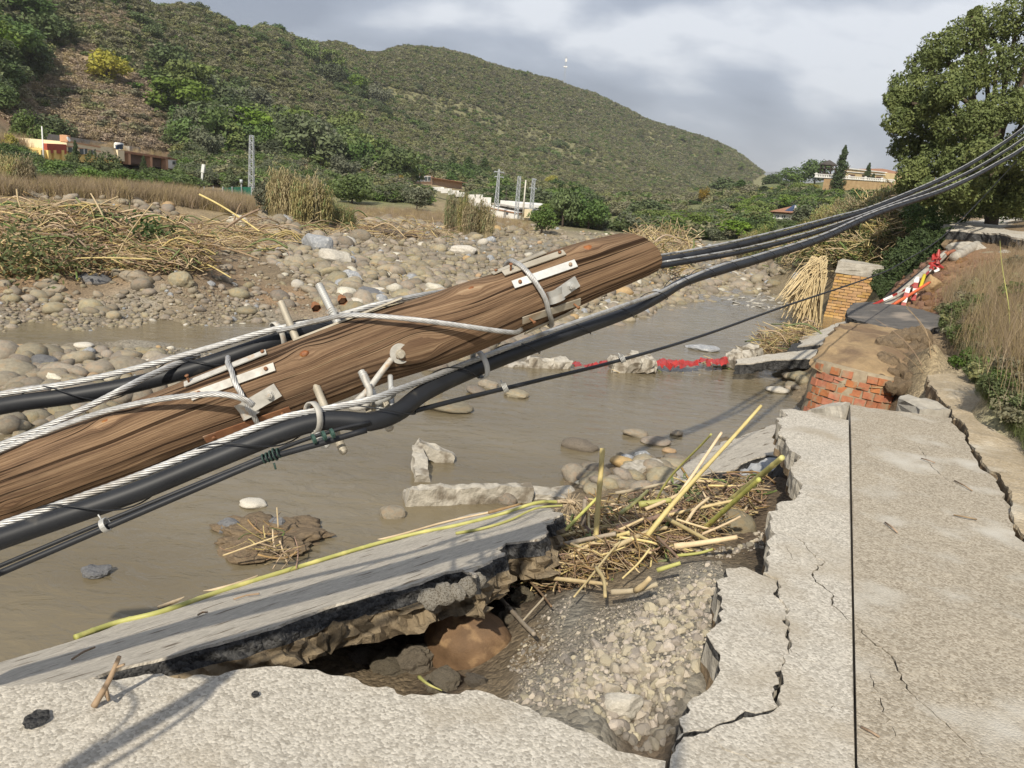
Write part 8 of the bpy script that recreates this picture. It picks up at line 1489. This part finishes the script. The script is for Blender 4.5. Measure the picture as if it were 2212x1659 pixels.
# ---- grassy verge beside the path
TALL = [tuft_mesh('tall_dry_grass', LM['drygrass'], 15, 1, .0035, .14, 60 + s, .50, 5) for s in range(6)]; LOW = [tuft_mesh('verge_grass', LM['greengrass'], 46, 1, .016, .22, 70 + s, .6, 3) for s in range(3)]
grass('verge_dry_grass', 330, [(2085, 720), (2150, 640), (2230, 590), (2270, 900), (2215, 890), (2150, 800), (2100, 750)], .3, .8, TALL, 'tall dry grass on the verge right of the dusty path', on=lambda x, y: G(x, y, 4))
grass('verge_dry_grass', 150, [(2040, 700), (2100, 700), (2160, 820), (2110, 800), (2060, 750)], .2, .42, TALL, 'short dry grass at the edge of the dusty path', on=lambda x, y: G(x, y, 4))
grass('verge_green_grass', 520, [(2070, 735), (2120, 740), (2220, 880), (2260, 1010), (2230, 975), (2160, 893), (2105, 825)], .07, .16, LOW, 'green grass and weeds along the dusty path', on=lambda x, y: G(x, y, 4))
grass('slope_dry_grass', 420, [(2040, 640), (2080, 610), (2212, 560), (2240, 640), (2100, 660), (2050, 690)], .3, .7, TALL, 'dry grass on the red slope', on=lambda x, y: G(x, y, 9))
for i, (x, y, x2, y2, r, w, m, lb) in enumerate([(2176, 760, 2160, 520, 7.4, 3.4, 'cane_green', 'tall yellow cane standing in the dry grass at the right edge'), (2000, 790, 1890, 690, 8.9, 2.6, 'branch', 'long bare stem arching left over the asphalt sheet'), (2040, 790, 1935, 640, 8.6, 2.4, 'branch', 'bare stem leaning left over the dusty path'), (2010, 800, 1880, 740, 8.7, 2.2, 'branch', 'low bare stem reaching towards the clay mound'), (2020, 780, 1960, 665, 8.8, 2.0, 'branch', 'thin bare stem curving up over the asphalt sheet')]):
    A = G(x, y, 4); dd = (A - EYE) @ _F; B = PD(x2, y2, dd + .3); mb = cane_mb(A - [0, 0, .1], B, w / 2 * dd / FPX, .002, .08, i, 5, 6, .05); tag(mb.build('stem', M[m], None, True), lb, 'stem')
for i, (x, y, x2, y2) in enumerate([(2062, 1038, 2100, 1060), (2020, 1000, 1990, 990), (2060, 1112, 2110, 1122), (1912, 1128, 1938, 1150), (1860, 1570, 1900, 1592)]):
    mb = MB(); mb.tube([PZ(x, y, .022), PZ((x + x2) / 2 + 3, (y + y2) / 2, .028), PZ(x2, y2, .022)], .0045, 5); tag(mb.build('twig', M['branch'], None, True), 'thin dead twig lying on the dusty road plate ' + ('near its right crack', 'near its far end', 'in the middle', 'left of the middle', 'at the bottom beside the joint')[i], 'twig')
for x, y, w, lb in [(78, 1552, 50, 'dark tar patch at the lower left of the road'), (551, 1501, 18, 'small dark tar spot in the middle of the near road')]:
    c = PZ(x, y, .010); a = np.linspace(0, 2 * math.pi, 26, endpoint=False); rr = w * 2.2 / FPX / 2 * (1 + .18 * fbm(np.c_[np.cos(a) * 2, np.sin(a) * 2, a * 0], 3)); V = np.vstack([np.c_[c[0] + np.cos(a) * rr, c[1] + np.sin(a) * rr * 1.25, np.full(26, .012)], np.c_[c[0] + np.cos(a) * rr * .8, c[1] + np.sin(a) * rr, np.full(26, .017)]]); F = [(i, (i + 1) % 26, 26 + (i + 1) % 26, 26 + i) for i in range(26)] + [tuple(range(26, 52))]
    tag(obj('tar_patch', V, F, M['asphalt']), lb, 'tar patch')
WEED = CROWN['bush'] + CROWN['scrubby'] + CROWN['scrub']
def weeds(name, n, poly, s0, s1, label):
    P = np.array(poly, float); lo, hi = P.min(0), P.max(0); q = RNG.uniform(lo, hi, (n * 6, 2)); q = q[in_poly(q[:, 0], q[:, 1], poly)][:n]; pts = np.array([G(x, y, 4) for x, y in q]); k = len(pts); s = RNG.uniform(s0, s1, k)
    return scatter(name, pts - np.c_[s * 0, s * 0, s * .12], np.c_[s * 1.2, s * 1.2, s], np.c_[RNG.normal(0, .2, (k, 2)), RNG.uniform(0, 6.3, k)], RNG.integers(0, len(WEED), k), WEED, label=label)
weeds('verge_weeds', 70, [(2050, 720), (2120, 720), (2215, 850), (2250, 990), (2225, 965), (2160, 880), (2100, 815)], .10, .26, 'low green and brown weeds along the dusty path')
weeds('verge_weeds', 14, [(2080, 640), (2220, 590), (2250, 850), (2150, 760)], .2, .5, 'brownish-green weeds among the tall dry grass')
weeds('bank_weeds', 40, [(2030, 690), (2090, 640), (2120, 690), (2060, 720)], .15, .35, 'weeds at the foot of the red slope')
# ================================================================== thin haze in the air of the valley
def haze(density):
    lo = min(GZ.min(), -60) - 2; hi = max(GZ.max(), 160) + 12; s = 4300; me = new_mesh('haze', [[x, y, z] for x in (-s, s) for y in (-s, s) for z in (lo, hi)], BOXF)
    o = bpy.data.objects.new('haze', me); COL.objects.link(o); o['kind'] = 'stuff'; m = bpy.data.materials.new('haze'); m.use_nodes = True; nt = m.node_tree; nt.nodes.clear()
    out = nt.nodes.new('ShaderNodeOutputMaterial'); v = nt.nodes.new('ShaderNodeVolumePrincipled'); v.inputs['Color'].default_value = (.92, .93, .93, 1); v.inputs['Density'].default_value = density; v.inputs['Anisotropy'].default_value = .2
    nt.links.new(v.outputs[0], out.inputs['Volume']); me.materials.append(m)
haze(.00042)
